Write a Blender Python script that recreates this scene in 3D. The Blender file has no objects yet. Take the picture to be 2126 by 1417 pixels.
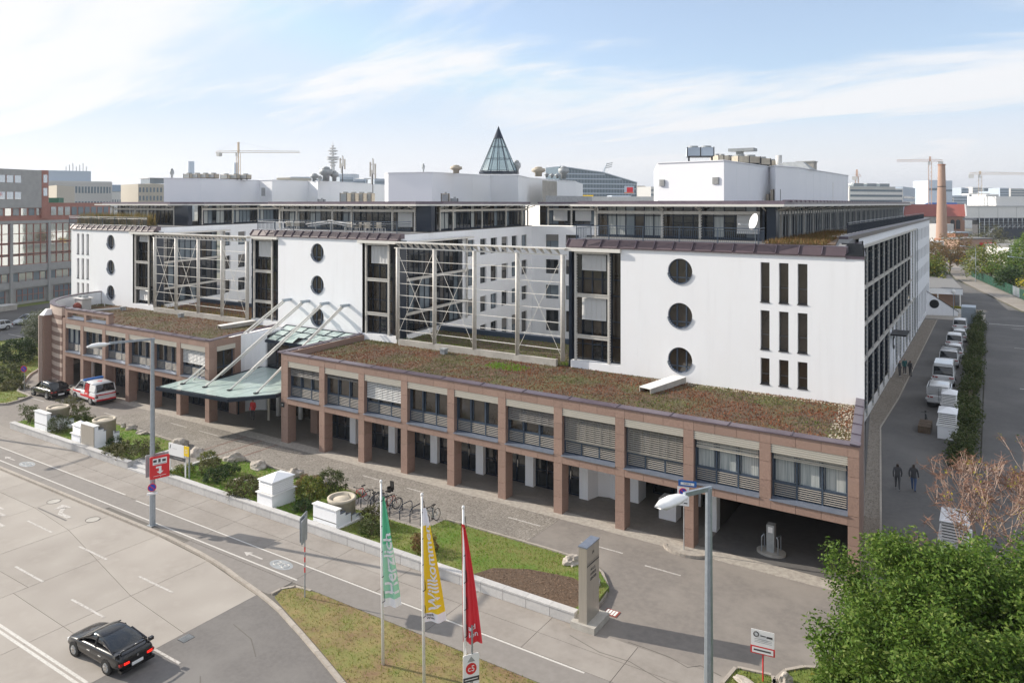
import bpy, bmesh, math, random
import numpy as np
from mathutils import Matrix, Vector, noise as mnoise
random.seed(7); np.random.seed(7)
S = bpy.context.scene
COL = S.collection
PI = math.pi
# ------------------------------------------------------------ camera, sky, sun, exposure
YAW = math.atan(995/1540.0)
CAMH = 18.5
cd = bpy.data.cameras.new('camera'); cam = bpy.data.objects.new('camera', cd); COL.objects.link(cam)
cam.location = (0, 0, CAMH); cam.rotation_euler = (PI/2, 0, YAW)
cd.sensor_width = 36; cd.lens = 36*1540/2126.0; cd.shift_y = -(708.5-423)/2126.0
cd.clip_start = .2; cd.clip_end = 9000
S.camera = cam
SUN_AZ = math.atan2(.23, .973)          # light travels towards +X and a little +Y
SUN_EL = math.radians(27)
sd = bpy.data.lights.new('sun', 'SUN'); sun = bpy.data.objects.new('sun', sd); COL.objects.link(sun)
sd.energy = 5.0; sd.angle = math.radians(.53); sd.color = (1, .91, .79)
ldir = Vector((math.cos(SUN_AZ)*math.cos(SUN_EL), math.sin(SUN_AZ)*math.cos(SUN_EL), -math.sin(SUN_EL)))
sun.rotation_euler = ldir.to_track_quat('-Z', 'Y').to_euler(); sun.location = (-60, -20, 60)
W_ = bpy.data.worlds.new('World'); S.world = W_; W_.use_nodes = True
nt = W_.node_tree; nt.nodes.clear()
def N(t, **k):
    n = nt.nodes.new(t)
    for a, b in k.items(): setattr(n, a, b)
    return n
out = N('ShaderNodeOutputWorld'); bg1 = N('ShaderNodeBackground'); bg2 = N('ShaderNodeBackground'); mx = N('ShaderNodeMixShader')
sky = N('ShaderNodeTexSky', sky_type='NISHITA', sun_disc=False)
sky.sun_elevation = SUN_EL
sky.sun_rotation = math.atan2(-ldir.x, -ldir.y)       # azimuth of the sun measured from +Y towards +X
sky.altitude = 200; sky.dust_density = .7; sky.ozone_density = 2.5
bg1.inputs[1].default_value = .15
tc = N('ShaderNodeTexCoord'); sep = N('ShaderNodeSeparateXYZ'); nt.links.new(tc.outputs['Generated'], sep.inputs[0])
addz = N('ShaderNodeMath', operation='ADD'); addz.inputs[1].default_value = .16; nt.links.new(sep.outputs[2], addz.inputs[0])
mxz = N('ShaderNodeMath', operation='MAXIMUM'); mxz.inputs[1].default_value = .05; nt.links.new(addz.outputs[0], mxz.inputs[0])
comb = N('ShaderNodeCombineXYZ')
for i in range(2):
    dv = N('ShaderNodeMath', operation='DIVIDE'); nt.links.new(sep.outputs[i], dv.inputs[0]); nt.links.new(mxz.outputs[0], dv.inputs[1]); nt.links.new(dv.outputs[0], comb.inputs[i])
mp = N('ShaderNodeMapping'); mp.inputs['Rotation'].default_value = (0, 0, -YAW+.25); mp.inputs['Scale'].default_value = (.42, 1.05, 1); mp.inputs['Location'].default_value = (2.3, 6.1, 0)
nt.links.new(comb.outputs[0], mp.inputs[0])
nz = N('ShaderNodeTexNoise'); nz.inputs['Scale'].default_value = 1.15; nz.inputs['Detail'].default_value = 9; nz.inputs['Roughness'].default_value = .56; nz.inputs['Distortion'].default_value = .7
nt.links.new(mp.outputs[0], nz.inputs['Vector'])
rmp = N('ShaderNodeMapRange', interpolation_type='SMOOTHERSTEP'); rmp.inputs[1].default_value = .40; rmp.inputs[2].default_value = .60; rmp.inputs[3].default_value = .22; rmp.inputs[4].default_value = .97
nt.links.new(nz.outputs[0], rmp.inputs[0])
hz = N('ShaderNodeMapRange', interpolation_type='SMOOTHSTEP'); hz.inputs[1].default_value = .02; hz.inputs[2].default_value = .17; hz.inputs[3].default_value = 1.0; hz.inputs[4].default_value = 0
nt.links.new(sep.outputs[2], hz.inputs[0])
mm = N('ShaderNodeMath', operation='MAXIMUM'); nt.links.new(rmp.outputs[0], mm.inputs[0]); nt.links.new(hz.outputs[0], mm.inputs[1])
bg2.inputs[0].default_value = (.975, .98, 1, 1); bg2.inputs[1].default_value = .76
cap = N('ShaderNodeMix', data_type='RGBA', blend_type='DARKEN'); cap.inputs[0].default_value = 1; cap.inputs[7].default_value = (3.1, 4.0, 5.0, 1); nt.links.new(sky.outputs[0], cap.inputs[6]); nt.links.new(cap.outputs[2], bg1.inputs[0]); nt.links.new(mm.outputs[0], mx.inputs[0])
nt.links.new(bg1.outputs[0], mx.inputs[1]); nt.links.new(bg2.outputs[0], mx.inputs[2]); nt.links.new(mx.outputs[0], out.inputs[0])
V = S.view_settings; V.view_transform = 'Standard'; V.look = 'None'; V.gamma = 1; V.exposure = .40; V.use_curve_mapping = False
S.cycles.max_bounces = 6; S.cycles.transparent_max_bounces = 12; S.cycles.volume_bounces = 0
S.cycles.use_denoising = True

# ------------------------------------------------------------ materials
MAT = {}
def mat(name, c, rough=.7, metal=0, c2=None, scale=4, bump=0, bscale=30, vary=0, spec=.5, detail=6, lo=.35, hi=.65, em=0, trans=0, stretch=None, coat=0, island=None, c3=None, s3=.2):
    m = bpy.data.materials.new(name); m.use_nodes = True; t = m.node_tree; b = t.nodes['Principled BSDF']; MAT[name] = m
    L = t.links.new
    def n(k, **kw):
        o = t.nodes.new(k)
        for a, v in kw.items(): setattr(o, a, v)
        return o
    b.inputs['Base Color'].default_value = (*c, 1); b.inputs['Roughness'].default_value = rough; b.inputs['Metallic'].default_value = metal
    b.inputs['Specular IOR Level'].default_value = spec
    if coat: b.inputs['Coat Weight'].default_value = coat; b.inputs['Coat Roughness'].default_value = .04
    if trans: b.inputs['Transmission Weight'].default_value = trans
    if em: b.inputs['Emission Color'].default_value = (*c, 1); b.inputs['Emission Strength'].default_value = em
    src = None; g = None
    if c2 or bump or c3:
        g = n('ShaderNodeNewGeometry'); vec = g.outputs['Position']
        if stretch:
            mp_ = n('ShaderNodeMapping'); mp_.inputs['Scale'].default_value = stretch; L(vec, mp_.inputs[0]); vec = mp_.outputs[0]
    def mixc(fac, A, B, blend='MIX'):
        x = n('ShaderNodeMix', data_type='RGBA', blend_type=blend)
        if hasattr(fac, 'is_linked'): L(fac, x.inputs[0])
        else: x.inputs[0].default_value = fac
        for s_, v in ((6, A), (7, B)):
            if hasattr(v, 'is_linked'): L(v, x.inputs[s_])
            else: x.inputs[s_].default_value = (*v, 1)
        return x.outputs[2]
    if c2:
        z = n('ShaderNodeTexNoise'); z.inputs['Scale'].default_value = scale; z.inputs['Detail'].default_value = detail; z.inputs['Roughness'].default_value = .62; L(vec, z.inputs['Vector'])
        r = n('ShaderNodeMapRange'); r.inputs[1].default_value = lo; r.inputs[2].default_value = hi; L(z.outputs[0], r.inputs[0])
        src = mixc(r.outputs[0], c, c2)
    if c3:
        z = n('ShaderNodeTexNoise'); z.inputs['Scale'].default_value = s3; z.inputs['Detail'].default_value = 5; z.inputs['Roughness'].default_value = .6; L(g.outputs['Position'], z.inputs['Vector'])
        r = n('ShaderNodeMapRange'); r.inputs[1].default_value = .45; r.inputs[2].default_value = .65; L(z.outputs[0], r.inputs[0])
        src = mixc(r.outputs[0], src if src else c, c3)
    if vary:
        oi = n('ShaderNodeObjectInfo'); r = n('ShaderNodeMapRange'); r.inputs[3].default_value = 1-vary; r.inputs[4].default_value = 1+vary; L(oi.outputs['Random'], r.inputs[0])
        hv = n('ShaderNodeHueSaturation'); L(r.outputs[0], hv.inputs['Value'])
        if src: L(src, hv.inputs['Color'])
        else: hv.inputs['Color'].default_value = (*c, 1)
        src = hv.outputs[0]
    if island:
        g2 = n('ShaderNodeNewGeometry'); r = n('ShaderNodeValToRGB'); L(g2.outputs['Random Per Island'], r.inputs[0])
        e = r.color_ramp.elements; e[0].color = (*island[0], 1); e[1].color = (*island[-1], 1)
        for i, cc in enumerate(island[1:-1]):
            q = e.new((i+1)/(len(island)-1)); q.color = (*cc, 1)
        if src: src = mixc(.5, r.outputs[0], src)
        else: src = r.outputs[0]
    if src: L(src, b.inputs['Base Color'])
    if bump:
        z = n('ShaderNodeTexNoise'); z.inputs['Scale'].default_value = bscale; z.inputs['Detail'].default_value = 4; L(vec, z.inputs['Vector'])
        bp = n('ShaderNodeBump'); bp.inputs['Strength'].default_value = bump; bp.inputs['Distance'].default_value = .02; L(z.outputs[0], bp.inputs['Height']); L(bp.outputs[0], b.inputs['Normal'])
    return m
def leafmat(name, cols, tr=.25):
    m = mat(name, cols[0], rough=.6, spec=.25, island=cols)
    t = m.node_tree; b = t.nodes['Principled BSDF']; o = t.nodes['Material Output']
    tb = t.nodes.new('ShaderNodeBsdfTranslucent'); x = t.nodes.new('ShaderNodeMixShader'); x.inputs[0].default_value = tr
    t.links.new(b.inputs['Base Color'].links[0].from_socket, tb.inputs[0])
    t.links.new(b.outputs[0], x.inputs[1]); t.links.new(tb.outputs[0], x.inputs[2]); t.links.new(x.outputs[0], o.inputs[0])
    return m
mat('white_render', (.85,.865,.89), .85, c2=(.785,.795,.815), scale=1.5, lo=.5, hi=.85, c3=(.84,.85,.87), s3=.5, stretch=(1.5,1.5,.11), bump=.12, bscale=14)
mat('white_panel', (.87,.885,.91), .6, c2=(.84,.86,.89), scale=.3)
mat('white_paint', (.80, .80, .79), .45)
mat('plinth_white', (.80, .79, .77), .8, c2=(.70, .69, .66), scale=3)
mat('granite', (.335,.222,.178), .6, c2=(.255,.168,.135), scale=9, detail=10, vary=.07, c3=(.30,.20,.16), s3=.8)
mat('granite_light', (.50,.40,.345), .6, c2=(.43,.34,.29), scale=8, detail=10, vary=.05)
mat('granite_dark', (.22,.14,.115), .6, c2=(.17,.105,.085), scale=8, detail=10, vary=.07)
mat('joint', (.06, .045, .04), .9)
mat('coping', (.115, .09, .115), .32, metal=.25, c2=(.15, .12, .145), scale=1.2, vary=.08)
mat('coping_red', (.065,.045,.055), .6, metal=0, c2=(.085,.058,.068), scale=1.0, vary=.08)
mat('blue_metal', (.06,.085,.125), .35, metal=.3)
mat('navy', (.016, .026, .045), .3, metal=.2)
mat('sill_metal', (.30, .34, .42), .35, metal=.6, c2=(.24, .28, .36), scale=3)
mat('steel_cream', (.60,.58,.54), .5, c2=(.50,.48,.44), scale=4)
mat('steel_white', (.72, .70, .65), .4)
mat('galv', (.42, .47, .52), .42, metal=.7, c2=(.34, .39, .44), scale=6)
mat('galv_dull', (.40, .42, .43), .6, metal=.3, c2=(.30, .32, .33), scale=3)
mat('glass', (.018, .022, .026), .04, spec=.9)
mat('glass_brown', (.030, .024, .018), .07, spec=.9, c2=(.05, .04, .03), scale=.8)
mat('glass_warm', (.075, .072, .062), .06, spec=.9, c2=(.03, .03, .028), scale=1.5)
mat('curtain', (.45, .47, .46), .7, c2=(.25, .28, .28), scale=7, stretch=(3, 3, .05), lo=.4, hi=.6)
mat('blind_white', (.66, .66, .65), .5, vary=.04)
mat('blind_beige', (.50, .47, .41), .5)
mat('blind_grey', (.20,.19,.18), .5); mat('blind_tan', (.25,.235,.21), .5)
mat('louver', (.36,.335,.30), .5)
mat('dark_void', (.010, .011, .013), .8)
mat('interior', (.05, .045, .04), .8)
mat('concrete_road', (.345,.315,.282), .85, c2=(.30,.272,.242), scale=1.2, c3=(.375,.345,.31), s3=.3, vary=.045, bump=.25, bscale=60)
mat('asphalt', (.165,.155,.148), .85, c2=(.135,.127,.121), scale=6, c3=(.19,.18,.17), s3=.25, bump=.3, bscale=60)
mat('asphalt_warm', (.225,.203,.183), .85, c2=(.185,.167,.152), scale=3, c3=(.26,.235,.21), s3=.3, bump=.3, bscale=60)
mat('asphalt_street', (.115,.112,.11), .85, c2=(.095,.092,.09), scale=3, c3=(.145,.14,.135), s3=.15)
mat('pavement', (.285,.258,.232), .85, c2=(.25,.226,.202), scale=3, vary=.05, bump=.25, bscale=60, c3=(.32,.293,.265), s3=.4)
mat('lane_slab', (.24,.222,.205), .85, c2=(.21,.193,.177), scale=3, vary=.05, bump=.25, bscale=60)
mat('seam', (.13,.12,.105), .9)
mat('kerb', (.40, .365, .32), .85, c2=(.33, .29, .25), scale=6, vary=.08)
mat('paint', (.60,.58,.54), .6, c2=(.42,.40,.37), scale=14, lo=.45, hi=.7)
mat('paint_worn', (.52, .50, .47), .7, c2=(.34, .31, .285), scale=9, lo=.45, hi=.6)
mat('wall_stone', (.52, .51, .50), .75, c2=(.45, .445, .44), scale=5, vary=.07)
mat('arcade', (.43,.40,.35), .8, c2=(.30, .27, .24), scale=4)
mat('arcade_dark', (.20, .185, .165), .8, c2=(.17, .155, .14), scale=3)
mat('gravel', (.33, .29, .24), .95, c2=(.16, .14, .12), scale=18, bump=.8, bscale=30)
mat('roof_felt', (.20, .20, .20), .9)
mat('soil', (.13, .085, .055), .95, c2=(.09, .06, .04), scale=8, bump=.8, bscale=20)
mat('sedum', (.125,.075,.045), .95, c2=(.065,.048,.032), scale=1.6, detail=9, c3=(.10,.095,.04), s3=.35, bump=1, bscale=14)
mat('grass_ground', (.13,.18,.03), .95, c2=(.20,.18,.06), scale=1.0, detail=8, c3=(.10,.18,.02), s3=.5, bump=1, bscale=20)
mat('dry_ground', (.26,.20,.085), .95, c2=(.16,.18,.045), scale=.9, detail=9, c3=(.20,.13,.07), s3=.8, bump=1, bscale=20)
mat('far_ground', (.20, .19, .17), .95, c2=(.13, .14, .09), scale=.03, detail=8)
mat('concrete', (.42, .40, .36), .85, c2=(.34, .32, .29), scale=3, c3=(.46, .44, .40), s3=1)
mat('green_glass', (.48,.58,.55), .12, spec=.8, c2=(.40,.51,.48), scale=1.5)
mat('black_rubber', (.012, .012, .012), .7)
mat('black_metal', (.02, .022, .026), .4, metal=.3)
mat('chrome', (.65, .65, .65), .18, metal=1)
mat('red_light', (.6, .01, .01), .3, em=.35)
mat('brake_light', (.9, .02, .01), .3, em=2.2)
mat('rear_lens', (.32, .012, .01), .25)
mat('bark', (.14, .10, .07), .9, c2=(.09, .065, .045), scale=8)
mat('twig', (.30,.22,.18), .85); mat('twig_red', (.20,.105,.07), .85)
mat('rock', (.42, .38, .33), .9, c2=(.28, .24, .20), scale=6, c3=(.50, .46, .41), s3=3, bump=.9, bscale=9)
mat('brick', (.42, .22, .14), .85, c2=(.30, .14, .09), scale=14, lo=.4, hi=.6)
mat('brick_light', (.44,.30,.23), .85, c2=(.34,.215,.16), scale=7)
mat('red_roof', (.30, .07, .05), .8, c2=(.24, .06, .045), scale=2)
mat('concrete_office', (.37,.37,.365), .85, c2=(.32,.32,.315), scale=1.2)
mat('salmon', (.36,.165,.13), .6, c2=(.31,.14,.11), scale=1)
mat('mirror_glass', (.62, .66, .68), .03, metal=.95, bump=.10, bscale=1.1)
mat('office_glass', (.16, .20, .23), .08, spec=.9)
mat('pale_blue', (.45, .52, .60), .7); mat('light_grey', (.55, .55, .54), .7); mat('beige_wall', (.48, .44, .37), .8)
mat('far_glass', (.10, .15, .19), .2, spec=.8); mat('yellow', (.80, .55, .01), .5); mat('orange', (.75, .22, .06), .6)
mat('red', (.62, .025, .03), .5); mat('red_flag', (.70, .035, .05), .7); mat('green_flag', (.10, .48, .27), .7); mat('green_flag_pale', (.33, .66, .48), .7); mat('yellow_flag', (.85, .60, .02), .7); mat('flag_white', (.82, .82, .86), .7)
mat('sign_blue', (.02, .13, .42), .4); mat('nostop_blue', (.03, .06, .42), .4); mat('sign_white', (.80, .80, .80), .4); mat('dark_grey', (.06, .06, .065), .6); mat('text_dark', (.05, .05, .055), .6)
mat('pylon_steel', (.47, .44, .39), .38, metal=.55, c2=(.42, .39, .345), scale=2, stretch=(8, 8, .4))
mat('skin', (.50, .30, .21), .6); mat('hair', (.04, .025, .018), .7)
mat('green_fence', (.02, .13, .075), .6); mat('scaffold_dark', (.02, .028, .045), .7)
mat('stone_grey', (.50, .50, .49), .7); mat('ring_cream', (.50, .45, .36), .8, c2=(.42, .37, .30), scale=4, bump=.3, bscale=10)
leafmat('leaf_tree', [(.045,.095,.012),(.085,.16,.02),(.145,.22,.035),(.06,.13,.016),(.20,.25,.06)], .32)
leafmat('leaf_hedge', [(.03, .055, .012), (.06, .09, .02), (.09, .11, .035), (.14, .14, .06)])
leafmat('leaf_dark', [(.02, .045, .015), (.04, .075, .022), (.06, .10, .03)])
leafmat('leaf_silver', [(.10, .12, .075), (.17, .19, .13), (.05, .07, .03), (.24, .25, .19)])
leafmat('leaf_juniper', [(.06, .07, .02), (.11, .11, .035), (.15, .14, .06), (.05, .06, .025)])
leafmat('leaf_yellow', [(.42, .34, .02), (.30, .30, .03), (.16, .20, .03), (.50, .38, .03)])
leafmat('leaf_mixed', [(.06, .11, .02), (.10, .16, .03), (.24, .24, .04), (.05, .09, .02), (.34, .28, .04)])
leafmat('leaf_brown', [(.22, .11, .05), (.16, .10, .04), (.12, .11, .03), (.26, .15, .07)])
leafmat('grass_blade', [(.14,.24,.02), (.19,.27,.035), (.30,.29,.07), (.12,.22,.02), (.26,.24,.06)], .3)
leafmat('grass_dry', [(.32,.24,.09), (.25,.22,.06), (.17,.20,.035), (.36,.26,.11)], .3)
leafmat('grass_lush', [(.10,.25,.015), (.15,.32,.02), (.18,.36,.03), (.12,.28,.02)], .3)
leafmat('sedum_leaf', [(.26,.07,.03), (.20,.06,.03), (.30,.12,.045), (.15,.05,.03)], .05)
leafmat('sedum_brown', [(.22,.135,.065),(.16,.10,.05),(.24,.17,.07),(.10,.07,.04)], .05)
leafmat('sedum_green', [(.12, .15, .04), (.17, .18, .06), (.10, .17, .03)], .05)
leafmat('grass_tall', [(.36, .24, .08), (.24, .19, .06), (.10, .12, .04), (.42, .28, .10), (.06, .09, .03)], .1)
leafmat('mulch', [(.20, .13, .085), (.13, .08, .05), (.27, .18, .12), (.09, .055, .035)], 0)

# cobbles: rows of small setts with recessed joints
def cobble_mat():
    m = mat('cobble', (.31, .285, .25), .8); t = m.node_tree; b = t.nodes['Principled BSDF']; L = t.links.new
    g = t.nodes.new('ShaderNodeNewGeometry'); v = t.nodes.new('ShaderNodeTexVoronoi'); v.inputs['Scale'].default_value = 6.5; v.inputs['Randomness'].default_value = .55
    L(g.outputs['Position'], v.inputs['Vector'])
    v2 = t.nodes.new('ShaderNodeTexVoronoi'); v2.feature = 'DISTANCE_TO_EDGE'; v2.inputs['Scale'].default_value = 6.5; v2.inputs['Randomness'].default_value = .55; L(g.outputs['Position'], v2.inputs['Vector'])
    r = t.nodes.new('ShaderNodeMapRange'); r.inputs[1].default_value = .0; r.inputs[2].default_value = .14; L(v2.outputs['Distance'], r.inputs[0])
    cr = t.nodes.new('ShaderNodeValToRGB'); cr.color_ramp.elements[0].color = (.225,.205,.178,1); cr.color_ramp.elements[1].color = (.35,.325,.29,1); L(v.outputs['Color'], cr.inputs[0])
    x = t.nodes.new('ShaderNodeMix'); x.data_type = 'RGBA'; L(r.outputs[0], x.inputs[0]); x.inputs[6].default_value = (.15, .13, .11, 1); L(cr.outputs[0], x.inputs[7])
    nz_ = t.nodes.new('ShaderNodeTexNoise'); nz_.inputs['Scale'].default_value = .35; nz_.inputs['Detail'].default_value = 5; L(g.outputs['Position'], nz_.inputs['Vector'])
    mr = t.nodes.new('ShaderNodeMapRange'); mr.inputs[1].default_value = .3; mr.inputs[2].default_value = .7; mr.inputs[3].default_value = .82; mr.inputs[4].default_value = 1.12; L(nz_.outputs[0], mr.inputs[0])
    hv = t.nodes.new('ShaderNodeHueSaturation'); L(x.outputs[2], hv.inputs['Color']); L(mr.outputs[0], hv.inputs['Value']); L(hv.outputs[0], b.inputs['Base Color'])
    bp = t.nodes.new('ShaderNodeBump'); bp.inputs['Strength'].default_value = .5; bp.inputs['Distance'].default_value = .02; L(r.outputs[0], bp.inputs['Height']); L(bp.outputs[0], b.inputs['Normal'])
cobble_mat()

# ------------------------------------------------------------ mesh builder and scene graph
WM = {}      # world matrix of every object by name
def wm(o): return WM.get(o.name, Matrix()) if o else Matrix()
class MB:
    def __init__(s, M=None): s.v = []; s.f = []; s.mi = []; s.M = M; s.cur = 0
    def add(s, vs, fs):
        n = len(s.v)
        if s.M is not None: vs = [tuple(s.M @ Vector(p)) for p in vs]
        s.v += [tuple(p) for p in vs]; s.f += [tuple(i+n for i in f) for f in fs]; s.mi += [s.cur]*len(fs); return s
    def box(s, x0, y0, z0, x1, y1, z1):
        return s.add([(x0,y0,z0),(x1,y0,z0),(x1,y1,z0),(x0,y1,z0),(x0,y0,z1),(x1,y0,z1),(x1,y1,z1),(x0,y1,z1)],
                     [(0,3,2,1),(4,5,6,7),(0,1,5,4),(1,2,6,5),(2,3,7,6),(3,0,4,7)])
    def bar(s, p, q, w, h, up=(0,0,1)):
        p = Vector(p); q = Vector(q); d = (q-p); L = d.length
        if L < 1e-6: return s
        d /= L; u = Vector(up); r = d.cross(u)
        if r.length < 1e-4: r = d.cross(Vector((0,1,0)))
        r.normalize(); u = r.cross(d)
        vs = [p+r*a*w/2+u*b*h/2 for a, b in ((-1,-1),(1,-1),(1,1),(-1,1))] + [q+r*a*w/2+u*b*h/2 for a, b in ((-1,-1),(1,-1),(1,1),(-1,1))]
        return s.add(vs, [(0,1,2,3),(7,6,5,4),(0,4,5,1),(1,5,6,2),(2,6,7,3),(3,7,4,0)])
    def tube(s, p, q, r0, r1=None, n=8, cap=True):
        r1 = r0 if r1 is None else r1; p = Vector(p); q = Vector(q); d = (q-p)
        if d.length < 1e-6: return s
        d.normalize(); a = d.orthogonal().normalized(); b = d.cross(a)
        vs = [p+(a*math.cos(t)+b*math.sin(t))*r0 for t in [2*PI*i/n for i in range(n)]] + [q+(a*math.cos(t)+b*math.sin(t))*r1 for t in [2*PI*i/n for i in range(n)]]
        fs = [(i, (i+1) % n, n+(i+1) % n, n+i) for i in range(n)]
        if cap: fs += [tuple(range(n-1, -1, -1)), tuple(range(n, 2*n))]
        return s.add(vs, fs)
    def path(s, pts, r, n=6):
        for a, b in zip(pts, pts[1:]): s.tube(a, b, r, n=n)
        return s
    def torus(s, c, ax, R, r, n=18, m=6):
        c = Vector(c); ax = Vector(ax).normalized(); a = ax.orthogonal().normalized(); b = ax.cross(a); vs = []; fs = []
        for i in range(n):
            t = 2*PI*i/n; d = a*math.cos(t)+b*math.sin(t)
            for j in range(m):
                w = 2*PI*j/m; vs.append(c+d*(R+r*math.cos(w))+ax*r*math.sin(w))
        for i in range(n):
            for j in range(m): fs.append((i*m+j, ((i+1) % n)*m+j, ((i+1) % n)*m+(j+1) % m, i*m+(j+1) % m))
        return s.add(vs, fs)
    def prism(s, poly, z0, z1):
        n = len(poly); ar = sum(poly[i][0]*poly[(i+1) % n][1]-poly[(i+1) % n][0]*poly[i][1] for i in range(n))
        if ar < 0: poly = poly[::-1]
        f0 = z0 if callable(z0) else (lambda x, y: z0); f1 = z1 if callable(z1) else (lambda x, y: z1)
        vs = [(x, y, f0(x, y)) for x, y in poly]+[(x, y, f1(x, y)) for x, y in poly]
        return s.add(vs, [tuple(range(n-1, -1, -1)), tuple(range(n, 2*n))]+[(i, (i+1) % n, n+(i+1) % n, n+i) for i in range(n)])
    def quad(s, *p): return s.add(p, [tuple(range(len(p)))])
    def lathe(s, prof, c=(0,0,0), n=16):
        c = Vector(c); vs = []; fs = []
        for r, z in prof:
            for i in range(n): t = 2*PI*i/n; vs.append((c.x+r*math.cos(t), c.y+r*math.sin(t), c.z+z))
        for k in range(len(prof)-1):
            for i in range(n): fs.append((k*n+i, k*n+(i+1) % n, (k+1)*n+(i+1) % n, (k+1)*n+i))
        fs += [tuple(range(n-1, -1, -1)), tuple((len(prof)-1)*n+i for i in range(n))]
        return s.add(vs, fs)
    def mesh(s, name, mats, smooth=False, L=None):
        me = bpy.data.meshes.new(name); vs = s.v
        if L is not None: vs = [tuple(L @ Vector(p)) for p in vs]
        me.from_pydata(vs, [], s.f); mats = mats if isinstance(mats, (list, tuple)) else [mats]
        for m in mats: me.materials.append(MAT[m])
        if len(mats) > 1: me.polygons.foreach_set('material_index', s.mi)
        if smooth: me.polygons.foreach_set('use_smooth', [True]*len(me.polygons))
        me.update(); return me
    def build(s, name, mats, parent=None, smooth=False, local=False, **p):
        L = None if (local or not parent) else wm(parent).inverted()
        return link(name, s.mesh(name, mats, smooth, L), parent, **p)
def props(o, label=None, cat=None, group=None, kind=None):
    if label: o['label'] = label
    if cat: o['category'] = cat
    if group: o['group'] = group
    if kind: o['kind'] = kind
    return o
def link(name, data, parent=None, M=None, **p):
    """link an object; M is its world matrix (default: the parent's)"""
    o = bpy.data.objects.new(name, data); COL.objects.link(o)
    W = M if M is not None else (wm(parent) if parent else Matrix())
    if parent: o.parent = parent; o.matrix_basis = wm(parent).inverted() @ W
    else: o.matrix_basis = W
    WM[o.name] = W
    return props(o, **p)
def T(name, label, cat, loc=(0,0,0), rz=0, group=None, kind=None):
    return link(name, None, None, Matrix.Translation(loc) @ Matrix.Rotation(rz, 4, 'Z'), label=label, cat=cat, group=group, kind=kind)
def kids(o): return KIDS.get(o.name) or [c for c in COL.objects if c.parent == o]
KIDS = {}
def dup(root, loc, rz=0, label=None, sc=1, **kw):
    if root.name not in KIDS:
        allo = list(COL.objects); mp_ = {}
        for c in allo:
            if c.parent: mp_.setdefault(c.parent.name, []).append(c)
        st = [root]
        while st:
            q = st.pop(); KIDS[q.name] = mp_.get(q.name, []) ; st += KIDS[q.name]
    def rec(o, par):
        c = o.copy(); COL.objects.link(c)
        if par: c.parent = par
        for ch in KIDS.get(o.name, []): rec(ch, c)
        return c
    r = rec(root, None); M = Matrix.Translation(loc) @ Matrix.Rotation(rz, 4, 'Z') @ Matrix.Scale(sc, 4); r.matrix_basis = M; WM[r.name] = M
    if label: r['label'] = label
    for k, v in kw.items(): r[k] = v
    return r
def FR(o, deg): return Matrix.Translation(o) @ Matrix.Rotation(math.radians(deg), 4, 'Z')
def TR(x, y, z): return Matrix.Translation((x, y, z))
def npmesh(name, verts, faces, m, parent=None, **p):
    verts = np.asarray(verts, dtype=np.float32); faces = np.asarray(faces, dtype=np.int32); k = faces.shape[1]
    me = bpy.data.meshes.new(name); me.vertices.add(len(verts)); me.vertices.foreach_set('co', verts.ravel())
    me.loops.add(faces.size); me.loops.foreach_set('vertex_index', faces.ravel()); me.polygons.add(len(faces))
    me.polygons.foreach_set('loop_start', np.arange(0, faces.size, k, dtype=np.int32))
    try: me.polygons.foreach_set('loop_total', np.full(len(faces), k, dtype=np.int32))
    except Exception: pass
    me.materials.append(MAT[m]); me.update(calc_edges=True)
    if parent:
        me.transform(wm(parent).inverted())
    return link(name, me, parent, **p)
def leaves(centers, per, rad, size, seed=1, flat=1.0, aspect=.45, droop=.3):
    """leaf-sized quads around clump centres (N,3); returns verts, faces"""
    rng = np.random.default_rng(seed); C = np.repeat(np.asarray(centers, dtype=float), per, axis=0); n = len(C)
    off = rng.normal(size=(n, 3)); off /= np.linalg.norm(off, axis=1)[:, None]; off *= (rng.random(n)**.45)[:, None]*rad
    off[:, 2] *= flat; P = C+off
    d = rng.normal(size=(n, 3)); d[:, 2] = d[:, 2]*.5-droop; d /= np.linalg.norm(d, axis=1)[:, None]
    u = rng.normal(size=(n, 3)); u[:, 2] += .8; s = np.cross(d, u); s /= (np.linalg.norm(s, axis=1)[:, None]+1e-6)
    L = (size*(.6+.8*rng.random(n)))[:, None]; w = L*aspect*.5
    v = np.stack([P, P+d*L*.5+s*w, P+d*L, P+d*L*.5-s*w], axis=1).reshape(-1, 3)
    return v, np.arange(n*4).reshape(-1, 4)
def inpoly(x, y, poly):
    c = False; n = len(poly)
    for i in range(n):
        x0, y0 = poly[i]; x1, y1 = poly[(i+1) % n]
        if (y0 > y) != (y1 > y) and x < (x1-x0)*(y-y0)/(y1-y0)+x0: c = not c
    return c
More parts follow.
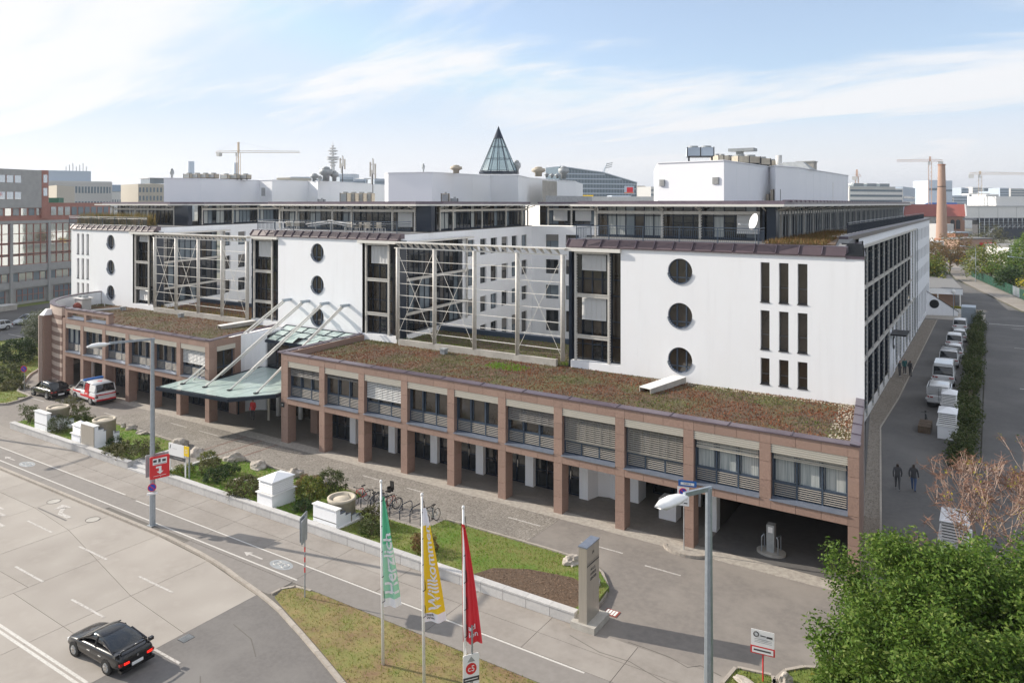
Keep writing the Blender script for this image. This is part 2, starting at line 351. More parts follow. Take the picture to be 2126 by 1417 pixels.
def tufts(poly, dens, zf, h, w, seed=1, excl=(), mask=None, lean=.5):
    """small blades standing on a polygon"""
    rng = np.random.default_rng(seed); xs = [p[0] for p in poly]; ys = [p[1] for p in poly]
    ar = (max(xs)-min(xs))*(max(ys)-min(ys)); n = int(ar*dens)
    X = rng.uniform(min(xs), max(xs), n); Y = rng.uniform(min(ys), max(ys), n)
    k = [i for i in range(n) if inpoly(X[i], Y[i], poly) and not any(inpoly(X[i], Y[i], e) for e in excl) and (mask is None or mask(X[i], Y[i], rng.random()))]
    X = X[k]; Y = Y[k]; n = len(k); Z = np.array([zf(a, b) for a, b in zip(X, Y)])
    P = np.stack([X, Y, Z-.01], 1); a = rng.uniform(0, 2*PI, n); hh = h*(.5+rng.random(n)); ww = w*(.6+.8*rng.random(n))
    d = np.stack([np.cos(a), np.sin(a), np.zeros(n)], 1); b = rng.uniform(0, 2*PI, n); ln = lean*hh*rng.random(n)
    top = P+np.stack([np.cos(b)*ln, np.sin(b)*ln, hh], 1)
    v = np.stack([P-d*ww[:, None]/2, P+d*ww[:, None]/2, top], 1).reshape(-1, 3)
    return v, np.arange(n*3).reshape(-1, 3)
def wall(M, x0, x1, z0, z1, rects=(), circles=(), reveal=.25, mb=None):
    """flat wall in frame M (x along, y into the building) with rectangular and round openings and their reveals"""
    mb = mb or MB(); old = mb.M; mb.M = M
    cells = list(rects)+[(cx-r*1.12, cx+r*1.12, cz-r*1.12, cz+r*1.12) for cx, cz, r in circles]
    xs = sorted(set([x0, x1]+[min(max(v, x0), x1) for c in cells for v in c[:2]])); zs = sorted(set([z0, z1]+[min(max(v, z0), z1) for c in cells for v in c[2:4]]))
    for i in range(len(xs)-1):
        for j in range(len(zs)-1):
            mx_, mz = (xs[i]+xs[i+1])/2, (zs[j]+zs[j+1])/2
            if any(a < mx_ < b and c < mz < d for a, b, c, d in cells): continue
            mb.quad((xs[i], 0, zs[j]), (xs[i+1], 0, zs[j]), (xs[i+1], 0, zs[j+1]), (xs[i], 0, zs[j+1]))
    for a, b, c, d in rects:
        y = reveal
        mb.quad((a,0,c),(a,0,d),(a,y,d),(a,y,c)); mb.quad((b,0,c),(b,y,c),(b,y,d),(b,0,d)); mb.quad((a,0,c),(a,y,c),(b,y,c),(b,0,c)); mb.quad((a,0,d),(b,0,d),(b,y,d),(a,y,d))
    for cx, cz, r in circles:
        n = 32; R = r*1.12
        for i in range(n):
            t0, t1 = 2*PI*i/n, 2*PI*(i+1)/n
            def sq(t):
                c_, s_ = math.cos(t), math.sin(t); k = R/max(abs(c_), abs(s_)); return (cx+c_*k, 0, cz+s_*k)
            def ci(t, y=0): return (cx+math.cos(t)*r, y, cz+math.sin(t)*r)
            mb.quad(ci(t0), ci(t1), sq(t1), sq(t0)); mb.quad(ci(t0), ci(t0, reveal), ci(t1, reveal), ci(t1))
    mb.M = old; return mb
def textmesh(body, size, mats, M=None, parent=None, name='lettering', extrude=.004, align='CENTER', fn=None, **p):
    cu = bpy.data.curves.new('t', 'FONT'); cu.body = body; cu.size = size; cu.extrude = extrude; cu.offset = (size*.02 if fn else 0); cu.align_x = align; cu.align_y = 'CENTER'; cu.resolution_u = 2
    ob = bpy.data.objects.new('t', cu); COL.objects.link(ob)
    dg = bpy.context.evaluated_depsgraph_get(); me = bpy.data.meshes.new_from_object(ob.evaluated_get(dg)); COL.objects.unlink(ob); bpy.data.objects.remove(ob)
    if fn:
        bm = bmesh.new(); bm.from_mesh(me); bmesh.ops.triangulate(bm, faces=bm.faces)
        for _ in range(2): bmesh.ops.subdivide_edges(bm, edges=[e for e in bm.edges if e.calc_length() > size*.2], cuts=1)
        for v in bm.verts: v.co = fn(v.co)
        bm.to_mesh(me); bm.free()
        if parent: me.transform(wm(parent).inverted())
        M = wm(parent) if parent else None
    me.materials.clear(); me.materials.append(MAT[mats]); me.name = name
    return link(name, me, parent, M, **p)
# text frame: text lies in XY; this turns it to stand in XZ facing -Y
UP = Matrix.Rotation(PI/2, 4, 'X')
# ============================================================ SETTING: ground, roads, pavements
def sheet(name, poly, z, m, **p):
    mb = MB(); mb.prism(poly, z-.05, z); return mb.build(name, m, kind='structure', **p)
MB().add([(-5000,-3000,-.2),(4000,-3000,-.2),(4000,6000,-.2),(-5000,6000,-.2)], [(0,1,2,3)]).build('ground', 'far_ground', kind='structure')
kerb_line = [(-200,24.2),(-38.5,24.2),(-36.7,24.1),(-35.2,24.0),(-33.86,23.85),(-32.6,23.68),(-31.5,23.45),(-30.5,23.28),(-29.55,23.12),(-28.3,22.85),(-27.28,22.6),(-26.46,22.32),(-25,21.85),(-23.46,21.31),(-22.3,20.9),(-21.13,20.47),(-19,19.55),(-16.5,18.4),(-14,17.1),(-9,14.3)]
road = sheet('road', [(-200,-60),(60,-60),(60,24.15),(-200,24.15)], -.118, 'seam')
# concrete slabs of the carriageway, joints left open
def ymid(x): return 22.3 if x <= -46.5 else (22.3+(x+46.5)*(-2.56/12.3) if x < -34.3 else 19.74+(x+34.3)*(-.44/4.9))
def ylow(x): return 17.5 if x < -39 else 16.85+(x+39.2)*(-.027)
def ker(x):
    for a, b in zip(kerb_line, kerb_line[1:]):
        if a[0] <= x <= b[0]: return a[1]+(b[1]-a[1])*(x-a[0])/(b[0]-a[0])
g = .013; xs = [-29.38-4.95*i for i in range(0, 26)]
for i in range(len(xs)-1):
    a, b = xs[i+1]+g, xs[i]-g
    fs = [lambda x: ker(x)-.02, ymid, (lambda x, b=b: 17.5 if b < -38.5 else 16.85+(x+39.2)*-.027), (lambda x: 12.6 if x < -60 else 12.2), lambda x: 8, lambda x: 3]
    for k in range(len(fs)-1):
        MB().prism([(a, fs[k+1](a)+g), (b, fs[k+1](b)+g), (b, fs[k](b)-g), (a, fs[k](a)-g)], -.13, -.10+random.uniform(-.002,.002)).build('concrete_slab', 'concrete_road', road)
sheet('asphalt_road', [(-29.38,-60),(60,-60),(60,24.15),(-10,24.15),(-26,24.15),(-29.38,24.0)], -.10, 'asphalt')
# raised pavement (a step of .1 m above the road); the joints show the dark bed
pv = [p for p in kerb_line]+[(60,14.3),(60,28.9),(-200,28.9)]
pavement = MB().prism([(x, y+(.05 if y < 28 else 0)) for x, y in pv], -.19, -.022).build('pavement', 'seam', kind='structure')
g = .012
for i in range(46):
    a = 4.0-4.1*(i+1); b = a+4.1
    if b < -122: break
    right = a > -16
    rows = [(24.42, 26.22, 'lane_slab'), (26.22, 27.55, 'pavement'), (27.55, 28.9, 'pavement')]
    for k, (y0, y1, m) in enumerate(rows):
        if k == 0 and (i % 2): continue
        aa = a-4.1 if k == 0 else a
        y0_ = y0
        if k == 0 and b > -37: y0_ = 24.66
        sk = .35 if k == 0 else 0
        MB().prism([(aa+g+.0, y0_+g), (b-g, y0_+g), (b-g+sk*0, y1-g), (aa+g, y1-g)], -.06, random.uniform(-.002,.001)).build('paving_slab', m, pavement)
for i in range(21):
    b = -37-8.2*i
    MB().prism([(b-8.2+g, 24.38), (b-g, 24.38), (b-g, 24.44), (b-8.2+g, 24.44)], -.06, -.001).build('paving_strip', 'lane_slab', pavement)
MB().prism([(-37,24.3),(-33.8,24.02),(-31.5,23.65),(-29.6,23.3),(-28.75,23.3),(-28.75,24.64),(-37,24.64)], -.06, -.001).build('paving_strip', 'lane_slab', pavement)
MB().prism([(4,14.5),(60,14.5),(60,28.88),(4,28.88)], -.06, -.001).build('paving_strip', 'pavement', pavement)
# kerb stones along the line
def kerbs(line, w, z0, z1, step, name='kerb_stone', m='kerb', parent=None, xmin=-125, side=1):
    P = [Vector((x, y, 0)) for x, y in line]; 
    for a, b in zip(P, P[1:]):
        d = b-a; L = d.length; n = max(1, round(L/step)); d.normalize(); nn = Vector((-d.y, d.x, 0))*side
        for i in range(n):
            s, e = L*i/n+.008, L*(i+1)/n-.008; p, q = a+d*s, a+d*e
            if q.x < xmin: continue
            MB().prism([(p.x,p.y),(q.x,q.y),(q.x+nn.x*w,q.y+nn.y*w),(p.x+nn.x*w,p.y+nn.y*w)], z0, z1).build(name, m, parent)
kerbs([(-112,24.2)]+kerb_line[1:], .19, -.2, .008, 1.0, parent=pavement)
# forecourt, cobbled plaza, arcade floor
forecourt = sheet('forecourt', [(-112,28.9),(60,28.9),(60,37.9),(-5,38.5),(-4.5,42),(-40,48.5),(-88,48.5),(-91,44),(-112,52)], -.006, 'asphalt_warm')
sheet('cobbled_plaza', [(-64.6,33.0),(-50,29.0),(-47,29.0),(-46,33),(-36,33.5),(-21.4,34),(-21.3,38.2),(-63.5,38.2)], .0, 'cobble')
sheet('arcade_floor', [(-79.6,38.15),(-21.5,38.15),(-5.3,38.15),(-5.3,39.2),(-79.6,39.2)], .012, 'arcade')
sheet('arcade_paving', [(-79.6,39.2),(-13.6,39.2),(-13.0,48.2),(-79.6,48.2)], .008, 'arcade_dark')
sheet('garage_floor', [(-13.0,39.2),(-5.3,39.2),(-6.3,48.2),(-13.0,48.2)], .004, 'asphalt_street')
for (a, b) in ((-50.6, -47.0),):
    pass
# the side lane and side street on the right
sheet('side_lane', [(-4.6,38.7),(60,36),(60,60),(-.7,62),(-.7,137),(-8.4,137),(-9.1,150),(-9.3,148),(-9.3,72),(-5.2,39)], .004, 'asphalt_street')
sheet('side_street', [(-.6,62),(40,50),(40,137),(-.6,137)], .008, 'asphalt_street')
sheet('cross_street', [(-9,137),(60,137),(60,152),(4.7,152),(-8,214),(-22,330),(-30,330),(-16,214),(-6,160),(-9,150)], .008, 'asphalt_street')
sheet('far_pavement', [(5.2,152),(9,152),(-3,214),(-17,330),(-21,330),(-7.4,214)], .05, 'pavement')
sheet('yard_pavement', [(-9,137.2),(-.8,137.2),(-.8,147),(-9,147)], .03, 'arcade')
gravel_poly = [(-5.32,38.75),(-4.75,38.75),(-5.2,45.6),(-7.75,68),(-7.45,79),(-7.3,136),(-8.98,136),(-8.98,72)]
MB().prism(gravel_poly, -.02, .03).build('gravel_strip', 'gravel', kind='structure')
kerbs([(-4.75,38.75),(-5.2,45.6),(-7.75,68),(-7.45,79),(-7.3,136)], .12, -.05, .09, 4.0, side=-1, parent=bpy.data.objects['gravel_strip'])
# left cross street
sheet('left_street', [(-145,20),(-112,20),(-96,44),(-101,60),(-122,130),(-160,130)], -.10, 'asphalt_street')
sheet('verge', [(-147.5,40),(-143.5,40),(-146.5,62),(-156,100),(-160,98),(-149.5,62)], -.05, 'grass_ground')
# painted markings
def paint(name, quads, m='paint', z=.004):
    mb = MB()
    for q in quads: mb.prism(q, z-.004, z)
    return mb.build(name, m, kind='structure')
def strip(x0, x1, y, w=.12): return [(x0,y-w/2),(x1,y-w/2),(x1,y+w/2),(x0,y+w/2)]
paint('lane_line', [strip(-125,-28.7,24.92,.09), strip(-125,-46.3,26.3,.09), strip(-44.84,-13.5,26.15,.09)])
paint('dividing_line', [strip(-125,-29.5,15.25,.13), strip(-125,-29.5,15.02,.13)], z=-.094)
paint('lane_dashes', [strip(-42.07-5.72*i,-39.25-5.72*i,18.15) for i in range(14)]+[strip(-36.36,-33.55,18.08),strip(-30.6,-27.6,17.93)]+[strip(-47.53-5.9*i,-44.67-5.9*i,21.15) for i in range(13)]+[strip(-41.64,-38.87,21.1),strip(-35.79,-32.94,21.02)], 'paint_worn', z=-.092)
def arrow_turn(ox, oy, s, z, name='road_arrow', m='paint'):
    # a bent arrow: shaft, bend and head, pointing towards -X and turning to +Y
    P = lambda *q: [(ox+x*s, oy+y*s) for x, y in q]
    return paint(name, [P((0,-.16),(1.3,-.16),(1.3,.16),(0,.16)), P((0,-.16),(0,.16),(-.75,.78),(-.95,.5)), P((-.45,1.0),(-1.55,.95),(-1.15,.1))], m, z)
arrow_turn(-47.0, 22.7, .85, -.092, m='paint_worn')
paint('arrow_outline', [[(-49.0,22.35),(-45.65,22.35),(-45.65,22.45),(-49.0,22.45)]], 'asphalt', -.0925)
arrow_turn(-49.0, 20.0, .85, -.092, m='paint_worn')
def bike_arrow(x, y):
    paint('lane_arrow', [[(x,y-.05),(x+1.0,y-.05),(x+1.0,y+.05),(x,y+.05)], [(x,y-.22),(x,y+.22),(x-.5,y)]], 'paint_worn')
bike_arrow(-32.9, 25.42); bike_arrow(-60.2, 25.5)
for x, y in ((-30.6,25.55),(-57.6,25.6)):
    mb = MB(); mb.prism([(x+.75*math.cos(t), y+.42*math.sin(t)) for t in [2*PI*i/24 for i in range(24)]], 0, .003); mb.build('painted_disc', 'galv_dull', kind='structure')
    mb = MB()
    for dx in (-.3, .3): mb.torus((x+dx, y, .006), (0,0,1), .2, .02, 14, 4)
    mb.bar((x-.3,y,.006),(x+.05,y+.16,.006),.04,.004).bar((x+.3,y,.006),(x+.05,y+.16,.006),.04,.004).bar((x-.3,y,.006),(x,y-.1,.006),.04,.004); mb.build('cycle_symbol', 'paint', kind='structure')
paint('parking_dashes', [strip(-58.19,-55.98,37.0,.1), strip(-54.3,-51.9,37.0,.1), strip(-36.02,-34.5,36.95,.1), strip(-32.0,-30.59,36.9,.1), strip(-23.98,-21.77,36.7,.1), strip(-18.9,-16.4,36.2,.1), strip(-14.9,-13.0,35.6,.1), strip(-78,-74.5,34.55,.1), strip(-66,-64,35.6,.1)], 'paint_worn')
paint('bay_marks', [strip(2.5,3.9,132.6,.15), strip(2.5,3.9,115,.15), strip(2.4,3.9,90,.2)], 'paint', .013)
paint('crossing_line', [strip(-.6,14,136.2,.3)], 'paint', .016)
paint('street_marks', [strip(-122,-116,53.5,.15), strip(-116,-108,58,.15), strip(-118,-112,50,.15), strip(-126,-110,62,.12)], 'paint_worn', -.09)
# red-brown runs of setts in the plaza, light channel lines
for x in (-49.8, -47.9, -46.1): 
    MB().prism([(x-.08,29.3),(x+.08,29.3),(x+.08,38.1),(x-.08,38.1)], 0, .004).build('sett_band', 'granite_dark', kind='structure')
def disc(x, y, r, z, name, m):
    mb = MB(); mb.prism([(x+r*math.cos(t), y+r*math.sin(t)) for t in [2*PI*i/20 for i in range(20)]], z-.01, z)
    o = mb.build(name, m, label=None, kind='structure'); MB().torus((x,y,z), (0,0,1), r+.03, .012, 20, 4).build('rim', 'seam', o); return o
disc(-49.27,23.43,.36,-.094,'manhole_cover','concrete'); disc(-44.51,23.33,.36,-.094,'manhole_cover','concrete')
gr = MB().box(-29.2,18.85,-.12,-28.75,19.4,-.094).build('drain_grate', 'black_metal', kind='structure')
for i in range(6): MB().box(-29.18+i*.075,18.87,-.1,-29.15+i*.075,19.38,-.085).build('grate_bar', 'galv_dull', gr)
# crack seams on the asphalt
mb = MB(); 
for pts in ([(-26.2,17.9),(-25.2,17.2),(-23.9,16.7),(-23.1,15.9),(-21.9,15.4),(-20.6,14.4)], [(-28.2,20.9),(-26.6,20.6),(-25.4,19.9)]):
    for a, b in zip(pts, pts[1:]): mb.bar((*a,-.098), (*b,-.098), .035, .008)
for pts in ([(-15.2,28.1),(-13.6,27.7),(-12.3,27.8),(-10.6,27.3),(-9,27.35),(-7.4,26.8)], [(-12.9,29.0),(-12.1,29.0),(-11.0,28.95),(-10.2,28.7),(-9.8,29.1),(-8.9,28.9)]):
    for a, b in zip(pts, pts[1:]): mb.bar((*a,-.0), (*b,.0), .03, .008)
mb.build('crack_lines', 'seam', kind='structure')

# lawns: raised beds behind the planter wall
lz = lambda x, y: max(.06, .42-(y-29.2)*.068)
L1 = [(-68.0,29.2),(-50.62,29.2),(-50.62,33.2),(-51.6,33.9),(-56,34.0),(-60,34.15),(-65.8,34.0),(-67.4,33.2),(-68.1,31.5)]
L2 = [(-46.98,29.2),(-33.4,29.2),(-33.4,34.35),(-36.8,34.6),(-41.8,34.3),(-45.5,34.25),(-46.7,33.4)]
L2b = [(-33.4,29.2),(-15.45,29.2),(-15.2,30.9),(-15.35,32.3),(-16.5,33.6),(-17.8,34.15),(-20,34.25),(-26.8,34.2),(-26.8,32.3),(-33.4,32.3)]
for P_ in (L1, L2, L2b): MB().prism(P_, -.05, lz).build('lawn', 'grass_ground', kind='structure')
ISL = [(-28.3,23.25),(-27.2,22.85),(-25,22.1),(-23.4,21.55),(-21.1,20.72),(-19,19.8),(-16.5,18.65),(-14,17.35),(-9,14.5),(8,14.5),(8,24.58),(-26.9,24.6),(-28.0,24.45),(-28.55,23.9)]
iz = lambda x, y: .05+.10*math.exp(-((x+18)**2/60+(y-21.5)**2/6))
MB().prism(ISL, -.05, .03).build('traffic_island', 'dry_ground', kind='structure')
MULCH = [(-21.3,29.35),(-15.7,29.35),(-15.5,30.2),(-15.9,31.6),(-17.2,32.1),(-19.4,31.6),(-20.9,30.6)]
MB().prism(MULCH, .1, lambda x, y: lz(x, y)+.012).build('mulch_bed', 'soil', kind='structure')
kerbs([(-15.3,29.9),(-15.1,30.9),(-15.22,31.8),(-15.5,32.6),(-16.3,33.65),(-17.1,34.15),(-18,34.35),(-20,34.42),(-26.7,34.38)], .13, -.05, .13, .9, side=1, parent=bpy.data.objects['lawn.002'])
kerbs([(-33.4,34.5),(-36.8,34.75),(-41.8,34.45),(-45.6,34.4),(-46.9,33.5),(-47.05,29.4)], .13, -.05, .13, .9, side=-1, parent=bpy.data.objects['lawn.001'])
kerbs([(-68.2,31.5),(-67.5,33.3),(-65.9,34.12),(-60,34.28),(-56,34.13),(-51.6,34.03),(-50.5,33.3),(-50.5,29.4)], .13, -.05, .15, .9, side=1, parent=bpy.data.objects['lawn'])
kerbs([(-28.75,23.35),(-28.72,23.9),(-28.3,24.5),(-27.3,24.62)], .14, -.05, .06, .4, side=-1, parent=bpy.data.objects['traffic_island'])
# concrete pad of the bicycle racks
pad = MB().prism([(-33.4,32.3),(-26.8,32.3),(-26.8,34.35),(-33.4,34.35)], -.05, .02).build('bicycle_pad', 'seam', kind='structure')
for i in range(8):
    for j in range(2): MB().box(-33.4+i*.825+.012,32.31+j*1.02,-.02,-33.4+(i+1)*.825-.012,33.31+j*1.02,.035).build('paving_slab', 'pavement', pad)
# bed on the far left and its kerb
LB = [(-78.2,33.9),(-77.5,34.6),(-80.5,34.9),(-83.6,36.8),(-86.9,38.9),(-91.3,42.8),(-96,47),(-104,50),(-112,50),(-112,31),(-100,31),(-80,31.1),(-77.0,31.4),(-76.3,32.2),(-76.6,33.2)]
MB().prism(LB, -.05, .07).build('lawn', 'grass_ground', kind='structure')
kerbs([(-112,30.9),(-80,30.95),(-77.0,31.2),(-76.1,32.1),(-76.4,33.3),(-77.2,34.7),(-80.5,35.0),(-83.7,36.9),(-87,39.0),(-91.4,42.9),(-96.1,47.1)], .16, -.05, .17, 1.0, side=1, parent=bpy.data.objects['lawn.003'], xmin=-111)
# beds at the lower right
BR1 = [(-8.6,28.3),(-8.45,29.5),(-7.2,29.75),(-7.0,29.2),(-7.2,28.3)]
BR2 = [(-6.9,28.3),(-6.95,29.6),(-6.75,30.4),(-6.2,31.0),(-4.5,31.9),(-1,32.6),(4,33),(12,33),(12,28.3)]
for B_ in (BR1, BR2):
    o = MB().prism(B_, -.05, .10).build('planting_bed', 'grass_ground', kind='structure')
    kerbs(B_+[B_[0]], .14, -.05, .16, .9, side=1, parent=o)

# grass blades
def grass(name, poly, dens, zf, h, w, m, seed, **k):
    v, f = tufts(poly, dens, zf, h, w, seed, **k); npmesh(name, v, f, m, kind='stuff', label='short grass growing on the lawn beside the forecourt', cat='grass')
nn = lambda x, y, s: mnoise.noise(Vector((x*s, y*s, 3.3)))
lush = lambda x, y, r: nn(x, y, .45)+.25*nn(x, y, 1.7)+(r-.5)*.5 > -.02
dryf = lambda x, y, r: nn(x, y, .45)+.25*nn(x, y, 1.7)+(r-.5)*.5 <= -.02
grass('grass', L1, 95, lz, .09, .045, 'grass_lush', 1, mask=lush); grass('grass', L1, 95, lz, .08, .045, 'grass_blade', 2, mask=dryf)
grass('grass', L2, 130, lz, .09, .045, 'grass_lush', 3)
grass('grass', L2b, 110, lz, .09, .04, 'grass_blade', 4, excl=[MULCH], mask=lush); grass('grass', L2b, 90, lz, .08, .04, 'grass_dry', 5, excl=[MULCH], mask=dryf); grass('grass', L2b, 25, lz, .09, .04, 'grass_lush', 55, excl=[MULCH])
grass('grass', ISL, 85, lambda x, y: .03, .075, .035, 'grass_dry', 6, mask=lambda x, y, r: x < -8 and (nn(x, y, .45)+.3*nn(x, y, 1.5)+(r-.5)*.5 < .30))
grass('grass', ISL, 60, lambda x, y: .03, .085, .035, 'grass_blade', 7, mask=lambda x, y, r: x < -8 and (nn(x, y, .45)+.3*nn(x, y, 1.5)+(r-.5)*.35 > .12 or y > 24.1 or x < -27))
grass('grass', LB, 30, lambda x, y: .07, .10, .06, 'grass_dry', 8); grass('grass', LB, 22, lambda x, y: .07, .11, .06, 'grass_blade', 9)
for B_, sd_ in ((BR1, 10), (BR2, 11)): grass('grass', B_, 110, lambda x, y: .1, .10, .04, 'leaf_mixed', sd_)
v, f = tufts(MULCH, 260, lambda x, y: lz(x, y)+.015, .03, .05, 12, lean=3.5); npmesh('bark_mulch', v, f, 'mulch', kind='stuff', label='brown bark mulch at the pointed end of the lawn', cat='mulch')
# gravel pebbles
rng = np.random.default_rng(5); vs = []; fs = []
def pebbles(poly, dens, z, r, seed):
    rng = np.random.default_rng(seed); xs_ = [p[0] for p in poly]; ys_ = [p[1] for p in poly]; n = int((max(xs_)-min(xs_))*(max(ys_)-min(ys_))*dens); V_ = []; F_ = []; k = 0
    for i in range(n):
        x, y = rng.uniform(min(xs_), max(xs_)), rng.uniform(min(ys_), max(ys_))
        if not inpoly(x, y, poly): continue
        q = r*rng.uniform(.6, 1.5); a = rng.uniform(0, 2)
        for dx, dy, dz in ((q,0,0),(0,q,0),(-q,0,0),(0,-q,0),(0,0,q*.8)): V_.append((x+dx*math.cos(a)-dy*math.sin(a), y+dx*math.sin(a)+dy*math.cos(a), z+dz))
        F_ += [(k,k+1,k+4),(k+1,k+2,k+4),(k+2,k+3,k+4),(k+3,k,k+4)]; k += 5
    return V_, F_
V_, F_ = pebbles(gravel_poly, 22, .03, .07, 1); npmesh('pebbles', V_, F_, 'gravel', kind='stuff', label='grey brown pebbles in the strip along the shaded side wall', cat='gravel')

# ============================================================ OFFICE BUILDING
YF = 38.75; YW = 48.2
OB = T('office_building', 'long white office building with three wings, round windows and a pink granite podium', 'building', (-50, 45, 0))
def B(mb, name, m, smooth=False, **p): return mb.build(name, m, OB, smooth, **p)
# ---- granite podium
def granite_run(lefts, xl, xr, endw=.6, skip=()):
    """lefts: right edges of columns; bays between"""
    for a in lefts:
        w = .57
        if a in skip: zz = []
        else:
            zz = [(0,1.0),(1.0,2.0),(2.0,3.03)]
            B(MB().box(a-w+.04,YF+.04,0,a-.04,YF+.76,3.03), 'column_core', 'joint')
        for z0, z1 in zz: B(MB().box(a-w,YF,z0+.008,a,YF+.8,z1-.008), 'granite_block', 'granite')
        for z0, z1 in [(3.03,3.52),(3.52,4.45),(4.45,5.4),(5.4,6.33),(6.33,6.87)]:
            B(MB().box(a-w+.004,YF,z0+.008,a-.004,YF+.5,z1-.008), 'granite_block', 'granite')
def band(x0, x1, z0, z1, n=3, d=.5):
    for i in range(n):
        a = x0+(x1-x0)*i/n+.008; b = x0+(x1-x0)*(i+1)/n-.008
        B(MB().box(a,YF+.004,z0+.008,b,YF+d,z1-.008), 'granite_block', 'granite')
cr = [-9.4-4.03*k for k in range(9, -1, -1)]          # right edges of the columns of the right part
cols_r = [-45.67]+cr[1:]
granite_run(cols_r, -46.3, -5.3, skip=(cr[-1],))
B(MB().box(-46.42,YF-.004,0,-46.25,YF+.8,6.87), 'granite_pier', 'granite')
B(MB().box(-5.8,YF,0,-5.3,YF+.8,1.2), 'granite_block', 'granite')
for z0, z1 in [(1.2,2.1),(2.1,3.03),(3.03,3.52),(3.52,4.45),(4.45,5.4),(5.4,6.33),(6.33,6.87)]: B(MB().box(-5.8,YF,z0+.008,-5.3,YF+.8,z1-.008), 'granite_block', 'granite')
bays_r = [(a, b-.57) for a, b in zip(cols_r, cols_r[1:])]+[(cr[-1], -5.8)]
cols_l = [-79.73+.57-.0, -75.7, -71.67, -67.64, -63.61, -59.58, -55.5]
granite_run(cols_l, -79.73, -55.5)
bays_l = [(a, b-.57) for a, b in zip(cols_l, cols_l[1:])]
for a, b in bays_r+bays_l:
    band(a, b, 3.03, 3.52); band(a, b, 6.33, 6.87)
B(MB().box(-46.2,YF+.05,3.05,-5.35,YF+.46,3.5).box(-46.2,YF+.05,6.35,-5.35,YF+.46,6.85).box(-79.1,YF+.05,3.05,-55.6,YF+.46,3.5).box(-79.1,YF+.05,6.35,-55.6,YF+.46,6.85), 'band_core', 'joint')
# slabs, roof, dark core
core = MB().prism([(-46.1,YF+1.1),(-5.9,YF+1.1),(-6.8,YW+.2),(-46.6,YW+.2)],3.06,6.3).prism([(-79.5,YF+1.1),(-56.0,YF+1.1),(-58.2,YW+.2),(-79.5,YW+.2)],3.06,6.3)
B(core, 'upper_rooms', 'dark_void')
B(MB().prism([(-46.2,YF+.5),(-5.7,YF+.5),(-6.6,YW),(-46.7,YW)],2.98,3.05), 'soffit', 'plinth_white'); B(MB().prism([(-79.6,YF+.5),(-55.8,YF+.5),(-57.6,YW),(-79.6,YW)],2.98,3.05), 'soffit', 'plinth_white')
B(MB().prism([(-46.35,YF+.4),(-5.6,YF+.4),(-6.45,YW+.1),(-46.9,YW+.1)], 6.32, 6.42).prism([(-88,42.5),(-79.4,YF+.4),(-55.6,YF+.4),(-56.2,43),(-57.6,YW+.1),(-90,YW+.1)], 6.32, 6.42), 'roof_slab', 'roof_felt')
# coping
def coping(p, q, w, z, n, m='coping', h=.1, side=1, name='coping_panel'):
    p = Vector((*p, z)); q = Vector((*q, z)); d = q-p; L = d.length; d.normalize(); nr = Vector((-d.y, d.x, 0))*side
    for i in range(n):
        a, b = p+d*(L*i/n+.01), p+d*(L*(i+1)/n-.01)
        B(MB().add([a, b, b+nr*w, a+nr*w, a+Vector((0,0,h*.55)), b+Vector((0,0,h*.55)), b+nr*w+Vector((0,0,h)), a+nr*w+Vector((0,0,h))], [(0,3,2,1),(4,5,6,7),(0,1,5,4),(1,2,6,5),(2,3,7,6),(3,0,4,7)]), name, m)
        B(MB().bar(a+Vector((0,0,h*.55+.01)), a+nr*w+Vector((0,0,h+.01)), .05, .05), 'coping_seam', m)
coping((-46.45,YF-.06),(-5.25,YF-.06), .52, 6.88, 13); coping((-5.25,YF-.05),(-6.3,YW), .45, 6.89, 5); coping((-46.98,YW),(-46.45,YF-.02), .4, 6.89, 4, side=-1)
coping((-71.6,YF-.06),(-55.45,YF-.06), .5, 6.88, 6); coping((-55.45,YF-.05),(-57.4,47.8), .4, 6.89, 4)
B(MB().prism([(-5.32,YF+.5),(-5.3,YF+.02),(-6.33,YW),(-6.6,YW),(-5.7,YF+.5)], 0, 6.88), 'side_cladding', 'granite')
B(MB().prism([(-46.4,YF+.5),(-46.2,YF+.5),(-46.75,YW),(-46.95,YW)], 3.05, 6.88), 'side_cladding', 'granite')
# right return of the left part, with a window opening
FS = Matrix.Translation((-55.5,YF,0)) @ Matrix.Rotation(math.radians(94.5), 4, 'Z')
mbw = wall(FS, 0, 3.4, 3.05, 6.88, rects=[(.8, 2.7, 3.5, 6.3)], reveal=.3); B(mbw, 'side_cladding', 'granite')
# white curved wall beside the entrance
mb = MB(); pts = [(-55.75,42.1),(-55.9,42.6),(-55.7,43.2),(-55.2,43.7),(-54.6,44.0)]
for a, b in zip(pts, pts[1:]): mb.quad((*a,0),(*b,0),(*b,6.9),(*a,6.9))
mb.box(-57.6,42.2,6.4,-55.9,48,6.75)
B(mb, 'curved_wall', 'white_render', True)
